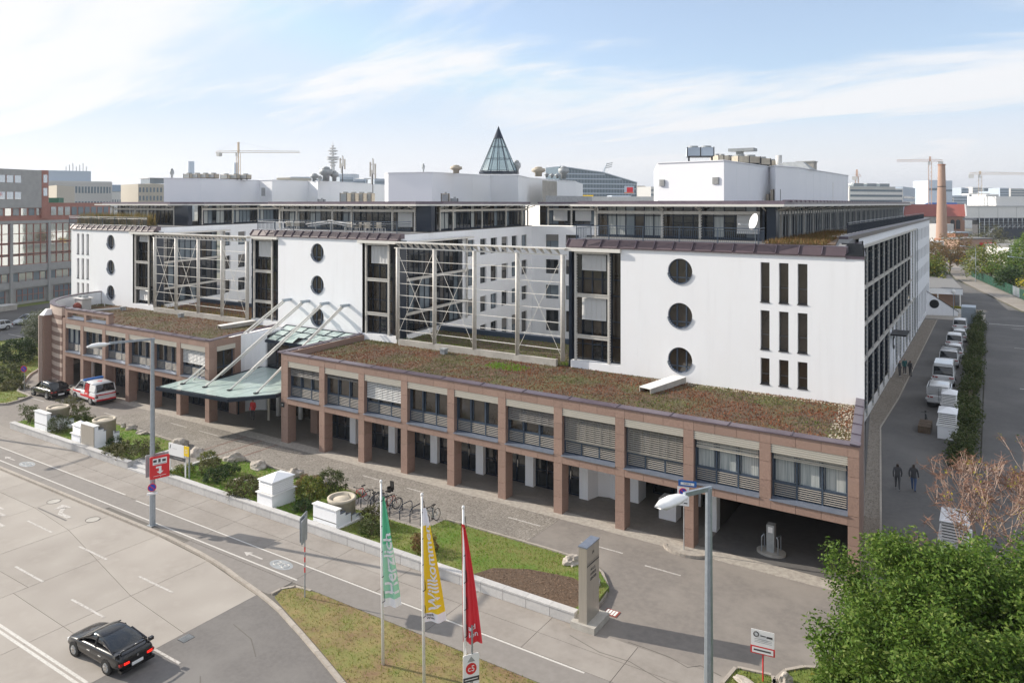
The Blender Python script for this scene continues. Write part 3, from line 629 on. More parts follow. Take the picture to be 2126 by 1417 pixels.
# sedum roofs
RS = [(-45.9,YF+.5),(-5.8,YF+.5),(-6.6,YW),(-46.4,YW)]
RL = [(-88.2,43.0),(-84,40.4),(-80,39.4),(-71.6,39.4),(-56.1,39.3),(-56.8,43),(-57.8,YW),(-90,YW)]
for P_ in (RS, RL): MB().prism(P_, 6.42, 6.5).build('roof_planting', 'sedum', OB)
V_, F_ = pebbles([(-6.9,39.3),(-5.85,39.3),(-6.55,YW),(-20,YW),(-20,47.6),(-7.6,47.6)], 40, 6.5, .045, 2); npmesh('pebble_edge', V_, F_, 'ring_cream', OB, kind='stuff')
for k, (P_, dn) in enumerate(((RS, 95), (RL, 55))):
    pk = lambda x, y, r: nn(x, y, .33)+.45*nn(x, y, 1.3)+.2*nn(x, y, 4)+(r-.5)*.35
    v, f = tufts(P_, dn*.8, lambda x, y: 6.5, .07, .08, 20+k, mask=lambda x, y, r: pk(x, y, r) < .0, lean=.4); npmesh('sedum', v, f, 'sedum_leaf', OB, kind='stuff')
    v, f = tufts(P_, dn*.6, lambda x, y: 6.5, .06, .08, 25+k, mask=lambda x, y, r: pk(x, y, r) > -.2, lean=.4); npmesh('sedum', v, f, 'sedum_brown', OB, kind='stuff')
    v, f = tufts(P_, dn*.7, lambda x, y: 6.5, .07, .08, 30+k, mask=lambda x, y, r: pk(x, y, r) > .20, lean=.4); npmesh('sedum', v, f, 'sedum_green', OB, kind='stuff')
v, f = tufts([(-32,44.5),(-28,44.5),(-28,47),(-32,47)], 140, lambda x, y: 6.5, .12, .06, 40, mask=lambda x, y, r: (x+30)**2/3.4+(y-45.7)**2/1.3 < r*1.3); npmesh('sedum', v, f, 'grass_lush', OB, kind='stuff')

# ---- window units of the podium
def slats(mb, x0, x1, z0, z1, y, n, t=.035, d=.05, tilt=.03):
    for i in range(n):
        z = z0+(z1-z0)*(i+.5)/n; mb.add([(x0,y,z-t/2-tilt),(x1,y,z-t/2-tilt),(x1,y+d,z+t/2),(x0,y+d,z+t/2),(x0,y,z+t/2-tilt),(x1,y,z+t/2-tilt),(x1,y+d,z+t*1.2),(x0,y+d,z+t*1.2)], [(0,1,5,4),(4,5,6,7),(0,3,2,1),(1,2,6,5),(3,0,4,7),(2,3,7,6)])
def podium_meshes(w):
    h = 2.81; fr = MB()
    fr.box(0,.3,0,.09,.5,h).box(w-.09,.3,0,w,.5,h).box(0,.3,.0,w,.5,.1).box(0,.32,.78,w,.5,.88).box(0,.32,2.3,w,.5,2.4)
    for i in (1, 2): fr.box(w*i/3-.04,.3,.1,w*i/3+.04,.5,2.3)
    fr.box(0,.55,0,w,.57,h)
    for i in range(3): fr.box(w*i/3+.1,.38,.92,w*i/3+.14,.5,2.28).box(w*(i+1)/3-.14,.38,.92,w*(i+1)/3-.1,.5,2.28)
    bxs = MB().box(.03,.05,2.36,w-.03,.3,h-.01)
    for i in range(4): bxs.box(.0,.02,2.38+i*.11,w,.06,2.43+i*.11)
    lv = MB(); [slats(lv, max(.1,w*i/3+.05), min(w-.1,w*(i+1)/3-.05), .14, .78, .3, 6, t=.022, d=.02, tilt=.0) for i in range(3)]
    sill = MB().add([(-.05,-.06,-.05),(w+.0,-.06,-.05),(w,.34,.06),(-.05,.34,.06),(-.05,-.06,-.01),(w,-.06,-.01),(w,.34,.10),(-.05,.34,.10)], [(0,3,2,1),(4,5,6,7),(0,1,5,4),(1,2,6,5),(2,3,7,6),(3,0,4,7)])
    return fr.mesh('window', 'blue_metal'), bxs.mesh('blind_box', 'blind_beige'), lv.mesh('louvre_slats', 'louver'), sill.mesh('sill', 'sill_metal')
PW = 3.46; MF, MBX, MLV, MSL = podium_meshes(PW)
panem = {m: MB().box(.0,.44,0,PW/3-.1,.46,1.42).mesh('pane', m) for m in ('glass', 'glass_brown', 'glass_warm', 'curtain')}
blindm = {}
def blind(z, m):
    k = (round(z, 2), m)
    if k not in blindm:
        mb = MB(); n = max(1, int((2.34-z)/.11)); slats(mb, .1, PW-.1, z, 2.36, .2, n, t=.02, d=.05, tilt=.03)
        mb.box(.09,.2,z-.05,PW-.09,.27,z)
        for i in range(1, 7): mb.box(PW*i/7-.008,.19,z,PW*i/7+.008,.2,2.36)
        blindm[k] = mb.mesh('blind', m)
    return blindm[k]
# (blind bottom height above sill, blind material, pane material)
conf_r = [(1.75,'blind_grey','glass_warm'),(2.1,'blind_grey','glass_brown'),(1.2,'blind_white','glass_warm'),(0,0,'glass_brown'),(0,0,'glass_brown'),(1.55,'blind_grey','glass_brown'),(.95,'blind_tan','glass'),(.95,'blind_tan','glass'),(1.95,'blind_beige','curtain'),(2.1,'blind_beige','curtain')]
conf_l = [(0,0,'curtain'),(0,0,'glass_warm'),(0,0,'glass_warm'),(0,0,'glass_brown'),(0,0,'glass_brown'),(1.2,'blind_white','glass')]
def podium_window(x, w, cf):
    sx = w/PW; M0 = TR(x,YF,3.53) @ Matrix.Diagonal((sx,1,1,1))
    f = link('window', MF, OB, M0); link('blind_box', MBX, f, M0); link('louvre_slats', MLV, f, M0, kind='stuff'); link('sill', MSL, f, M0)
    for i in range(3): link('pane', panem[cf[2]], f, M0 @ TR(PW*i/3+.05,0,.88))
    if cf[1]: link('blind', blind(cf[0], cf[1]), f, M0)
for (a, b), cf in list(zip(bays_r, conf_r))+list(zip(bays_l, conf_l)): podium_window(a, b-a, cf)
f = MB(FS); f.box(.8,.25,3.5,.88,.35,6.3).box(2.62,.25,3.5,2.7,.35,6.3).box(1.7,.25,3.5,1.78,.35,6.3).box(.8,.25,4.4,2.7,.35,4.48); f = B(f, 'window', 'blue_metal')
MB(FS).box(.8,.33,3.5,2.7,.34,6.3).build('pane', 'glass_brown', f); MB(FS).box(.78,-.05,5.9,2.72,.25,6.3).build('blind_box', 'blind_beige', f)
# ---- arcade behind the columns: white pillars, dark glazed doors
for i in range(6):
    x = -41.75+4.0*i; B(MB().box(x,41.45,.01,x+.62,42.2,2.98), 'white_pillar', 'white_render')
def door_unit(x0, x1, y, z1=2.95, rows=True):
    f = MB().box(x0,y,0,x0+.07,y+.1,z1).box(x1-.07,y,0,x1,y+.1,z1).box(x0,y,z1-.08,x1,y+.1,z1).box(x0,y,1.1,x1,y+.08,1.18).box((x0+x1)/2-.04,y,0,(x0+x1)/2+.04,y+.1,z1).box(x0,y,0,x1,y+.1,.1)
    f = B(f, 'shop_front', 'navy'); MB().box(x0,y+.06,0,x1,y+.07,z1).build('pane', 'glass', f)
    MB().bar(((x0+x1)/2+.1,y-.05,1.0),((x0+x1)/2+.1,y-.05,1.5),.03,.03).build('handle', 'chrome', f)
for i in range(-1, 5):
    x = -41.75+4.0*i+.62; door_unit(x, x+1.69, 41.75); door_unit(x+1.69, x+3.38, 41.75)
B(MB().box(-46.2,43.6,0,-41.8,43.8,2.98), 'shop_wall', 'interior')
mb = MB(); pts = [(-21.75+.62,41.5),(-20.9,42.4),(-20.2,42.6),(-19.4,42.35),(-18.7,42.8),(-18.3,43.9)]
for a, b in zip(pts, pts[1:]): mb.quad((*a,0),(*b,0),(*b,2.98),(*a,2.98))
B(mb, 'lobby_wall', 'white_render'); B(MB().box(-16.45,41.4,.01,-15.4,42.3,1.2), 'low_wall', 'white_render'); B(MB().box(-18.9,42.7,.01,-18.3,43.9,2.98), 'white_pillar', 'white_render'); B(MB().box(-15.6,44.3,.01,-14.9,44.7,2.98), 'white_pillar', 'white_render')
for x, y in ((-13.55, 41.35),): B(MB().box(x,y,.01,x+.55,y+.6,2.98), 'white_pillar', 'white_render')
door_unit(-18.2, -15.6, 44.8)
B(MB().box(-18.3,45.2,0,-13.1,45.4,2.98).box(-13.12,42.0,0,-12.98,YW,2.98), 'lobby_back', 'interior')
B(MB().box(-13.0,47.6,0,-6.3,47.8,2.98), 'garage_back', 'dark_void')
# left part ground floor: dark glazing and white piers
for i in range(5):
    x = -75.6+4.03*i; door_unit(x+.5, x+2.2, 41.7); door_unit(x+2.2, x+3.9, 41.7); B(MB().box(x-.13,41.6,.01,x+.45,42.2,2.98), 'pier', 'granite')
B(MB().tube((-77.6,40.6,0),(-77.6,40.6,3.0),.28,n=16), 'round_column', 'white_render', True)
B(MB().box(-80.5,43.6,0,-75.6,43.8,2.98), 'shop_wall', 'dark_void')
for x, y in ((-52.35,43.4),(-49.9,43.75)): B(MB().tube((x,y,0),(x,y,3.3),.2,n=16), 'round_column', 'white_paint', True)
for (x0, x1, y) in ((-56.75,-55.7,41.6),(-46.3,-45.5,41.6)): B(MB().box(x0,y,.01,x1,y+.9,3.0), 'pier', 'granite')
# entrance front above and below the canopy
f = MB(); 
for x in [-54.7+1.55*i for i in range(6)]: f.box(x-.04,43.95,0,x+.04,44.05,6.25)
f.box(-54.8,43.9,3.75,-46.9,44.1,3.9).box(-54.8,43.9,6.1,-46.9,44.1,6.3).box(-54.8,43.95,2.2,-46.9,44.05,2.3)
f = B(f, 'entrance_glazing', 'navy')
for i in range(5): MB().box(-54.66+1.55*i,44.0,.1,-53.19+1.55*i,44.02,6.1).build('pane', 'glass_brown' if i else 'glass', f)
B(MB().box(-54.8,47.9,0,-46.9,48,6.3), 'lobby_back', 'interior')
rg = MB(); q = [(-54.6,43.9,6.32),(-47.0,43.9,6.32),(-47.3,48.1,6.85),(-57.0,48.1,6.85),(-55.2,44.6,6.42)]
f = MB()
for i in range(7):
    t = i/6; a = Vector((-54.6,43.9,6.34)).lerp(Vector((-47.0,43.9,6.34)), t); b = Vector((-56.9,48.1,6.87)).lerp(Vector((-47.4,48.1,6.87)), t); f.bar(a, b, .07, .09)
for s in (0, .33, .66, 1): f.bar(Vector((-54.6,43.9,6.34)).lerp(Vector((-56.9,48.1,6.87)), s), Vector((-47.0,43.9,6.34)).lerp(Vector((-47.4,48.1,6.87)), s), .08, .1)
f = B(f, 'roof_light', 'navy')
for i in range(6):
    for j in range(3):
        def pt(t, s): return Vector((-54.6,43.9,6.33)).lerp(Vector((-47.0,43.9,6.33)), t).lerp(Vector((-56.9,48.1,6.86)).lerp(Vector((-47.4,48.1,6.86)), t), s)
        if (i, j) in ((2, 0), (4, 0)):
            MB().quad(pt(i/6+.02, 0)+Vector((0,-.2,.1)), pt((i+1)/6-.02, 0)+Vector((0,-.2,.1)), pt((i+1)/6-.02, .33)+Vector((0,0,.45)), pt(i/6+.02, .33)+Vector((0,0,.45))).build('vent_flap', 'green_glass', f); continue
        MB().quad(pt(i/6+.005, j/3), pt((i+1)/6-.005, j/3), pt((i+1)/6-.005, (j+1)/3), pt(i/6+.005, (j+1)/3)).build('pane', 'green_glass', f)

# ---- striped drum at the left end
DC = Vector((-79.9, 49.3, 0)); DR = 10.55
def arc(r, a): return (DC.x-r*math.sin(math.radians(a)), DC.y-r*math.cos(math.radians(a)))
zc = 0
for k in range(18):
    z0 = k*.44; z1 = min(z0+.435, 7.9)
    mb = MB(); n = 22; A0, A1 = 0, 84
    for i in range(n):
        a, b = A0+(A1-A0)*i/n, A0+(A1-A0)*(i+1)/n; p, q, r_, s_ = arc(DR, a), arc(DR, b), arc(DR-.35, b), arc(DR-.35, a)
        mb.prism([p, q, r_, s_], z0, z1)
    B(mb, 'stone_course', 'granite_dark' if (k % 2 and k < 17) else 'granite_light')
mb = MB()
for i in range(24):
    a, b = 84*i/24, 84*(i+1)/24; mb.prism([arc(DR+.06, a+.1), arc(DR+.06, b-.1), arc(DR-.45, b-.1), arc(DR-.45, a+.1)], 7.93, 8.02)
B(mb, 'drum_coping', 'coping')
mb = MB(); mb.prism([(-90.45,47.0),(-90.2,47.0),(-90.2,YW),(-90.45,YW)], 6.4, 7.9); mb.box(-90.3,YW-.35,6.4,-89.9,YW-.1,7.9); B(mb, 'parapet', 'white_render')
mb = MB()
for i in range(20):
    a, b = 3+80*i/20, 3+80*(i+1)/20; mb.prism([arc(DR-.36, a), arc(DR-.36, b), arc(DR-.42, b), arc(DR-.42, a)], 6.4, 7.9)
B(mb, 'parapet_lining', 'white_render')
# raised parapet with two slots
P0, P1 = -79.2, -71.1
for i, (a, b) in enumerate(((-79.2,-78.75),(-75.6,-75.15),(-71.55,-71.1))): B(MB().box(a,YF,6.88,b,YF+.5,7.85), 'parapet_post', 'granite')
for a, b in ((-78.75,-75.6),(-75.15,-71.55)): B(MB().box(a,YF+.003,7.5,b,YF+.5,7.85), 'parapet_beam', 'granite'); B(MB().add([(a,YF-.05,6.9),(b,YF-.05,6.9),(b,YF+.5,7.0),(a,YF+.5,7.0),(a,YF-.05,6.95),(b,YF-.05,6.95),(b,YF+.5,7.08),(a,YF+.5,7.08)], [(0,3,2,1),(4,5,6,7),(0,1,5,4),(1,2,6,5),(2,3,7,6),(3,0,4,7)]), 'parapet_sill', 'sill_metal')
coping((-79.3,YF-.06),(-71.0,YF-.06), .5, 7.86, 6)
# upright fin beside the drum
p = Vector((*arc(DR+.35, 17), 0))
B(MB(FR(p, 0)).box(-.22,-.45,0,.22,.5,6.9), 'fin', 'granite'); B(MB(FR(p, 0)).box(-.22,-.8,0,-.10,-.45,6.9), 'fin_cheek', 'granite_light')
mb = MB(FR(p, 0)); mb.add([(-.45,-.6,6.9),(.45,-.6,6.9),(.45,.5,6.9),(-.45,.5,6.9),(-.2,-.1,7.5),(.2,-.1,7.5),(.2,.5,7.5),(-.2,.5,7.5)], [(0,3,2,1),(4,5,6,7),(0,1,5,4),(1,2,6,5),(2,3,7,6),(3,0,4,7)]); B(mb, 'fin_cap', 'white_render')

# ---- white blocks on the street front
slit_z = [(12.28,14.79),(9.28,11.75),(7.09,8.73)]
def slit_window(M, w, h):
    f = MB(M).box(0,.2,0,.05,.28,h).box(w-.05,.2,0,w,.28,h).box(0,.2,0,w,.28,.05).box(0,.2,h-.05,w,.28,h).box(0,.2,h*.36,w,.28,h*.36+.06)
    f = B(f, 'window', 'dark_grey'); MB(M).box(0,.24,0,w,.25,h).build('pane', 'glass_brown', f); MB(M).box(-.03,-.04,-.05,w+.03,.2,0).build('sill', 'dark_grey', f)
def round_window(M, r):
    f = MB(M).torus((0,.2,0), (0,1,0), r-.03, .045, 32, 6).box(-.045-.25,.15,-r*.85,.045-.25,.22,r*.85).box(-.045+.4,.15,-r*.8,.045+.4,.22,r*.8).box(-.8*r,.15,-r*.5-.03,.8*r,.22,-r*.5+.03)
    f = B(f, 'round_window', 'blue_metal'); MB(M).tube((0,.22,0),(0,.24,0),r,n=32).build('pane', 'glass_brown', f)
    n = 14; mb = MB(M)
    for i in range(n):
        a, b = -PI*.95+PI*.9*i/n, -PI*.95+PI*.9*(i+1)/n
        mb.quad((math.cos(a)*r,-.05,math.sin(a)*r),(math.cos(b)*r,-.05,math.sin(b)*r),(math.cos(b)*r,.15,math.sin(b)*r),(math.cos(a)*r,.15,math.sin(a)*r))
        mb.quad((math.cos(a)*r,-.05,math.sin(a)*r),(math.cos(a)*(r+.04),-.05,math.sin(a)*(r+.04)),(math.cos(b)*(r+.04),-.05,math.sin(b)*(r+.04)),(math.cos(b)*r,-.05,math.sin(b)*r))
    mb.build('drip_ring', 'sill_metal', f)
FW = TR(0, YW, 0)
def block(x0, x1, rx, slx=()):
    rc = [(a, b, c, d) for a, b in slx for c, d in slit_z]; ci = [(rx, z, .86) for z in (13.95, 10.96, 7.96)]
    B(wall(FW, x0, x1, 6.35, 15.4, rc, ci, .3), 'wall', 'white_render')
    for a, b, c, d in rc: slit_window(TR(a,YW,c), b-a, d-c)
    for cx, cz, r in ci: round_window(TR(cx,YW,cz), r)
block(-22.0, -6.3, -17.65, [(-12.33,-11.77),(-11.2,-10.62),(-10.08,-9.5)])
block(-58.2, -47.0, -52.75)
block(-96.95, -83.3, -88.0, [(-95.68,-95.13),(-94.56,-94.02),(-93.44,-92.9)])
def dbox(x0, y0, z0, x1, y1, z1, name, m): return B(MB().box(x0,y0,z0,x1,y1,z1), name, m)
dbox(-21.95,YW+.31,6.3,-6.55,YW+.6,15.3,'wall_back','dark_void'); dbox(-58.15,YW+.31,6.3,-47.05,YW+.6,15.3,'wall_back','dark_void'); dbox(-96.8,YW+.31,6.3,-83.35,YW+.6,15.3,'wall_back','dark_void')
dbox(-97.0,YW-.002,0,-96.7,YW+18,15.4,'wall','white_render')
# ---- glazed bays at the block corners
def bay(x0, x1, blinds):
    y = YW+.75
    dbox(x0,y+.06,6.9,x1,y+.2,15.0,'bay_back','dark_void'); dbox(x0,YW-.0,6.35,x1,YW+1,7.03,'bay_plinth','white_render')
    f = MB(); xs_ = [x0+(x1-x0)*t for t in (0.02,.16,.36,.56,.75,.98)]
    for x in xs_: f.box(x-.045,y-.1,7.0,x+.045,y,15.0)
    for z in (7.05,8.2,8.85,10.0,11.85,13.0,14.95): f.box(x0,y-.08,z-.04,x1,y,z+.04)
    f = B(f, 'bay_glazing', 'navy')
    for a, b in zip(xs_, xs_[1:]):
        for c, d in ((7.05,8.85),(8.85,11.85),(11.85,14.95)): MB().box(a+.04,y-.03,c+.04,b-.04,y-.02,d-.04).build('pane', random.choice(['glass_brown','glass','glass_brown']), f)
    fx = [(x0+.28, x0+.42), (x0+2.95, x0+3.1)] if x1-x0 < 4.5 else []
    g = MB()
    for a, b in fx: g.box(a,YW+.05,7.03,b,YW+.2,15.0)
    g.box(x0+.28,YW+.02,14.85,x0+3.1,YW+.22,15.02)
    g = B(g, 'steel_frame', 'steel_cream')
    for z in (8.83, 11.83): MB().box(x0+.42,YW+.08,z-.14,x0+2.95,YW+.17,z+.14).box(x0+.42,YW+.03,z+.08,x0+2.95,YW+.08,z+.14).build('rail', 'steel_cream', g)
    s = MB()
    for a, b in fx:
        for i in range(38): s.box(b,YW+.06,7.2+i*.2,b+.07,YW+.16,7.3+i*.2)
    s.build('toothed_edge', 'steel_cream', g, kind='stuff')
    for c, d in blinds:
        mb = MB(); slats(mb, x0+.75, x0+2.7, c, d, YW+.35, int((d-c)/.09), t=.02, d=.06, tilt=.06); mb.box(x0+.75,YW+.33,c-.05,x0+2.7,YW+.4,c)
        for t in (.2,.4,.6,.8): mb.box(x0+.75+1.95*t-.008,YW+.33,c,x0+.75+1.95*t+.008,YW+.35,d)
        mb.build('blind', 'blind_white', g)
    B(MB().box(x0-.4,YW-.25,15.03,x1+.05,YW+.75,15.28), 'bay_cornice', 'steel_white')
bay(-26.0, -22.0, [(13.7,14.8),(10.1,11.65)]); bay(-47.0, -42.95, [(13.3,14.8)]); bay(-62.25, -58.2, [(13.3,14.8)]); bay(-83.3, -79.1, [(14.2,14.8),(7.5,8.6)])
for x in (-26.2, -42.9, -62.4, -79.05): dbox(x-.12,YW+.3,6.4,x+.12,YW+1.1,15.28,'corner_post','navy')
# plinth kerb below the steel screens, planting behind
for a, b in ((-42.4,-27.0),(-78.4,-62.6)): dbox(a,47.75,6.4,b,48.05,7.0,'kerb_wall','concrete')
# ---- roof edge: sloping red-brown metal panels with standing seams
def sloped_edge(x0, x1, n, z0=15.38, z1=15.86):
    y0, y1 = YW-.12, YW+.30
    for i in range(n):
        a = x0+(x1-x0)*i/n+.02; b = x0+(x1-x0)*(i+1)/n-.02
        B(MB().add([(a,y0,z0),(b,y0,z0),(b,y1,z1),(a,y1,z1),(a,y0,z0-.08),(b,y0,z0-.08),(b,y1,z1-.4),(a,y1,z1-.4)], [(0,1,2,3),(4,7,6,5),(0,4,5,1),(1,5,6,2),(2,6,7,3),(3,7,4,0)]), 'roof_edge_panel', 'coping_red')
        B(MB().bar((a-.02,y0,z0+.05),(a-.02,y1,z1+.05),.05,.12), 'standing_seam', 'coping')
    B(MB().box(x0,y1,z1-.4,x1,y1+.5,z1+.06), 'roof_edge_cap', 'coping')
sloped_edge(-26.3, -7.3, 14); sloped_edge(-62.3, -42.75, 16); sloped_edge(-97.0, -79.0, 15)
# black slatted slope at the right corner
mb = MB()
for i in range(16): mb.bar((-7.35-.06*i,YW-.05+.3*i,15.44+.03*i),(-6.36-.04*i,YW-.05+.3*i,15.42+.03*i),.07,.08)
B(mb, 'slatted_corner', 'black_metal'); B(MB().prism([(-7.3,YW-.05),(-6.3,YW-.05),(-6.35,YW+.8),(-9,68),(-10.5,68),(-8.0,YW+1)], 15.2, 15.4), 'corner_roof', 'coping')
# terrace slab and roof planting of the three wings
a1, a2 = 17.5, 8.2
def fl(o, deg, s, off=0):
    u = Vector((-math.sin(math.radians(deg)), math.cos(math.radians(deg)))); n = Vector((u.y, -u.x)); return (o[0]+u.x*s+n.x*off, o[1]+u.y*s+n.y*off)
O1, O2 = (-79.1, 48.7), (-43.0, 48.7)
S2 = 29.0; S1 = 31.0
C2 = fl(O2, a2, S2)
wing2 = [(-62.3,YW+.3),(-43.0,YW+.3), C2, (C2[0]-18, C2[1]-2.6)]
wing1 = [(-97,YW+.3),(-79.1,YW+.3), fl(O1, a1, S1), (fl(O1, a1, S1)[0]-18, fl(O1, a1, S1)[1]-5.5)]
wing3 = [(-26.3,YW+.3),(-7.5,YW+.5),(-9.3,66),(-9.3,148),(-30,148),(-27,60)]
for w_ in (wing1, wing2, wing3): B(MB().prism(w_, 15.3, 15.86), 'terrace_slab', 'roof_felt')
B(MB().prism([(-12.5,50),(-8.2,50.0),(-9.6,60),(-10,70),(-12.5,70)], 15.86, 15.95), 'roof_planting', 'soil')
v, f = tufts([(-12.5,49.2),(-8.6,49.2),(-9.6,60),(-10.2,72),(-12.5,72)], 60, lambda x, y: 15.95, .25, .05, 77); npmesh('sedum', v, f, 'leaf_brown', OB, kind='stuff')
# ---- flank facades facing the courtyards
def flank(M, L, ztop, curt, wins, tail=0):
    rc = [(a, b, z0, z1) for a, b in wins for z0, z1 in ((13.1,14.8),(10.08,11.8),(7.06,8.72),(3.2,5.7))]
    B(wall(M, curt, L, 0, ztop, rc, (), .3), 'wall', 'white_render'); B(wall(M, .1, curt, 15.0, ztop), 'wall', 'white_render'); B(wall(M, .1, curt, 0, 7.0), 'wall', 'white_render')
    for a, b, c, d in rc:
        Mw = M @ TR(a,0,c); w, h = b-a, d-c
        fr = MB(Mw).box(0,.2,0,.07,.28,h).box(w-.07,.2,0,w,.28,h).box(0,.2,0,w,.28,.07).box(0,.2,h-.07,w,.28,h).box(w*.32,.2,0,w*.32+.06,.28,h); fr = B(fr, 'window', 'dark_grey')
        MB(Mw).box(0,.25,0,w,.26,h).build('pane', random.choice(['glass','glass_brown','office_glass']), fr)
        if random.random() < .3: 
            mb = MB(Mw); mb.box(.06,.16,h*.55,w-.06,.2,h-.05); mb.build('blind', 'blind_grey', fr)
    # curtain wall
    if curt > 1:
        Mc = M @ TR(0,.5,0); B(MB(Mc).box(.1,.06,7.0,curt,.3,15.0), 'curtain_back', 'dark_void')
        f = MB(Mc); n = int(curt/.92)
        for i in range(n+1): x = .15+(curt-.3)*i/n; f.box(x-.04,-.1,7.0,x+.04,.0,15.0)
        for z in (7.05,8.0,8.85,11.0,11.85,14.0,14.95): f.box(.1,-.06,z-.03,curt,0,z+.03)
        f = B(f, 'curtain_wall', 'navy')
        for i in range(n):
            x0 = .15+(curt-.3)*i/n; x1 = .15+(curt-.3)*(i+1)/n
            for c, d in ((7.05,8.85),(8.85,11.85),(11.85,14.95)): MB(Mc).box(x0+.04,-.04,c+.03,x1-.04,-.03,d-.03).build('pane', random.choice(['glass','glass_brown','office_glass','glass']), f)
        g = MB(M)
        for z in (8.83, 11.83): g.box(.5,-.25,z-.12,curt+.8,-.1,z+.12)
        for x in (.6, curt+.6): g.box(x-.06,-.25,7.0,x+.06,-.1,15.1)
        g = B(g, 'steel_frame', 'steel_cream'); s = MB(M)
        for x in (.6, curt+.6):
            for i in range(38): s.box(x+.06,-.24,7.1+i*.2,x+.14,-.12,7.2+i*.2)
        s.build('toothed_edge', 'steel_cream', g, kind='stuff')
        B(MB(M).box(.3,-.7,15.05,curt+1.2,.0,15.2), 'sun_canopy', 'steel_white')
M2 = FR((*O2,0), 90+a2); M1 = FR((*O1,0), 90+a1)
flank(M2, S2+.01, 15.8, 11.3, [(12.45,13.9),(15.2,16.65),(17.7,19.3),(20.45,22.05),(23.15,24.7),(25.95,27.6)])
flank(M1, S1, 15.8, 10.9, [(11.9,13.0),(14.6,16.2),(17.5,19.1),(20.4,22),(23.3,24.9),(26.2,27.8)])
MB2 = FR((*C2,0), a2)
flank(MB2, 24, 15.8, 0, [(1.82,3.49),(4.4,6.07),(7,8.67),(9.6,11.27),(12.2,13.87),(14.8,16.5)])
C1 = fl(O1, a1, S1); flank(FR((*C1,0), a1), 34, 15.8, 0, [(3*i+1.8, 3*i+3.4) for i in range(10)])
B(MB().prism([(-26.25,49.0),(-24.4,81.5),(-24.1,81.5),(-25.95,49.0)], 0, 15.8), 'wall', 'white_render'); B(MB().prism([(-62.35,49.0),(-66.8,84.5),(-66.5,84.5),(-62.05,49.0)], 0, 15.8), 'wall', 'white_render')
# courtyard roofs seen through the screens
for P_, e in (([(-42.9,48.1),(-26.3,48.1),(-26.5,55.9),(-44.2,55.4)], 0), ([(-79.0,48.1),(-62.4,48.1),(-63,55.9),(-81.2,55.4)], 1)):
    B(MB().prism(P_, 6.3, 6.55), 'roof_planting', 'sedum'); a, b = P_[3], P_[2]
    B(MB().bar((a[0],a[1],6.75),(b[0],b[1],6.75),.35,.45), 'court_parapet', 'blue_metal')
    v, f = tufts(P_, 45, lambda x, y: 6.55, .12, .06, 50+e, mask=lambda x, y, r: r > .3); npmesh('sedum', v, f, 'sedum_green' if not e else 'sedum_leaf', OB, kind='stuff')
    v, f = tufts([(P_[0][0],48.1),(P_[1][0],48.1),(P_[1][0],49.4),(P_[0][0],49.4)], 90, lambda x, y: 6.6, .5 if e else .28, .05, 60+e, mask=lambda x, y, r: nn(x, y, .9) > (-.15 if e else .0)); npmesh('weeds', v, f, 'grass_tall' if e else 'grass_blade', OB, kind='stuff')
# ---- long right side facade
MR = FR((-9.05, 0, 0), 90)
B(wall(MR, 66, 112, 14.95, 16.0), 'wall', 'white_render')
rw = [(121+2.9*i, 122.4+2.9*i, c, d) for i in range(9) for c, d in ((13.0,14.7),(10.0,11.7),(7.0,8.7))]+[(121+2.9*i, 122.6+2.9*i, .6, 5.6) for i in range(9)]
rw = [r for r in rw if r[1] < 147]
B(wall(MR, 112, 148, 5.3, 16.0, [r for r in rw if r[2] > 6], (), .3), 'wall', 'white_render')
B(wall(MR, 88, 148, 0, 5.3, [(90+3.0*i, 91.9+3.0*i, .7, 5.0) for i in range(19)], (), .6), 'wall', 'white_render')
B(MB(MR).box(88,.61,.2,148,.7,5.2), 'pane', 'glass'); B(MB(MR).box(112,.31,6,148,.4,15.2), 'pane', 'glass')
B(MB(MR).box(64,.8,0,112,1.0,15.2), 'curtain_back', 'dark_void'); B(MB(MR).box(64,-.03,0,89,.1,.75), 'side_plinth', 'plinth_white')
B(MB().prism([(-6.3,YW),(-6.45,YW+.02),(-9.2,68.8),(-9.05,69)], 0, 15.4), 'wall', 'white_render')
f = MB(MR)
for i in range(32): x = 66+1.45*i; f.box(x-.05,.2,.7,x+.05,.45,14.95)
for z in (.8,2.3,4.2,5.2,7.2,8.2,10.2,11.3,13.3,14.2): f.box(66,.25,z-.03,112,.45,z+.03)
f = B(f, 'side_curtain_wall', 'navy')
for i in range(31):
    x = 66+1.45*i
    for c, d in ((.8,5.3),(5.3,8.3),(8.3,11.4),(11.4,14.9)): MB(MR).box(x+.05,.35,c,x+1.4,.37,d).build('pane', random.choice(['glass','glass','office_glass','glass_brown']), f)
g = MB(MR)
for z in (5.4, 8.35, 11.45): g.box(66,-.15,z-.13,112 if z > 6 else 118,.05,z+.13)
g.box(66,-.3,14.85,118,.05,15.05)
g = B(g, 'steel_frame', 'steel_cream')
for i in range(13):
    x = 70+4.03*i; MB(MR).box(x-.1,-.15,.3,x+.1,.0,14.9).build('mullion_post', 'steel_cream', g)
    s = MB(MR)
    for k in range(36): s.box(x-.2,-.14,.6+k*.4,x-.1,-.02,.8+k*.4).box(x+.1,-.14,.6+k*.4,x+.2,-.02,.8+k*.4)
    s.build('toothed_edge', 'galv_dull', g, kind='stuff')
for x in (116, 119.5):
    s = MB(MR)
    for k in range(40): s.box(x-.2,-.3,.6+k*.36,x+.2,-.2,.8+k*.36)
    s.box(x-.05,-.28,.3,x+.05,-.2,15); B(s, 'perforated_post', 'galv_dull', kind='stuff')
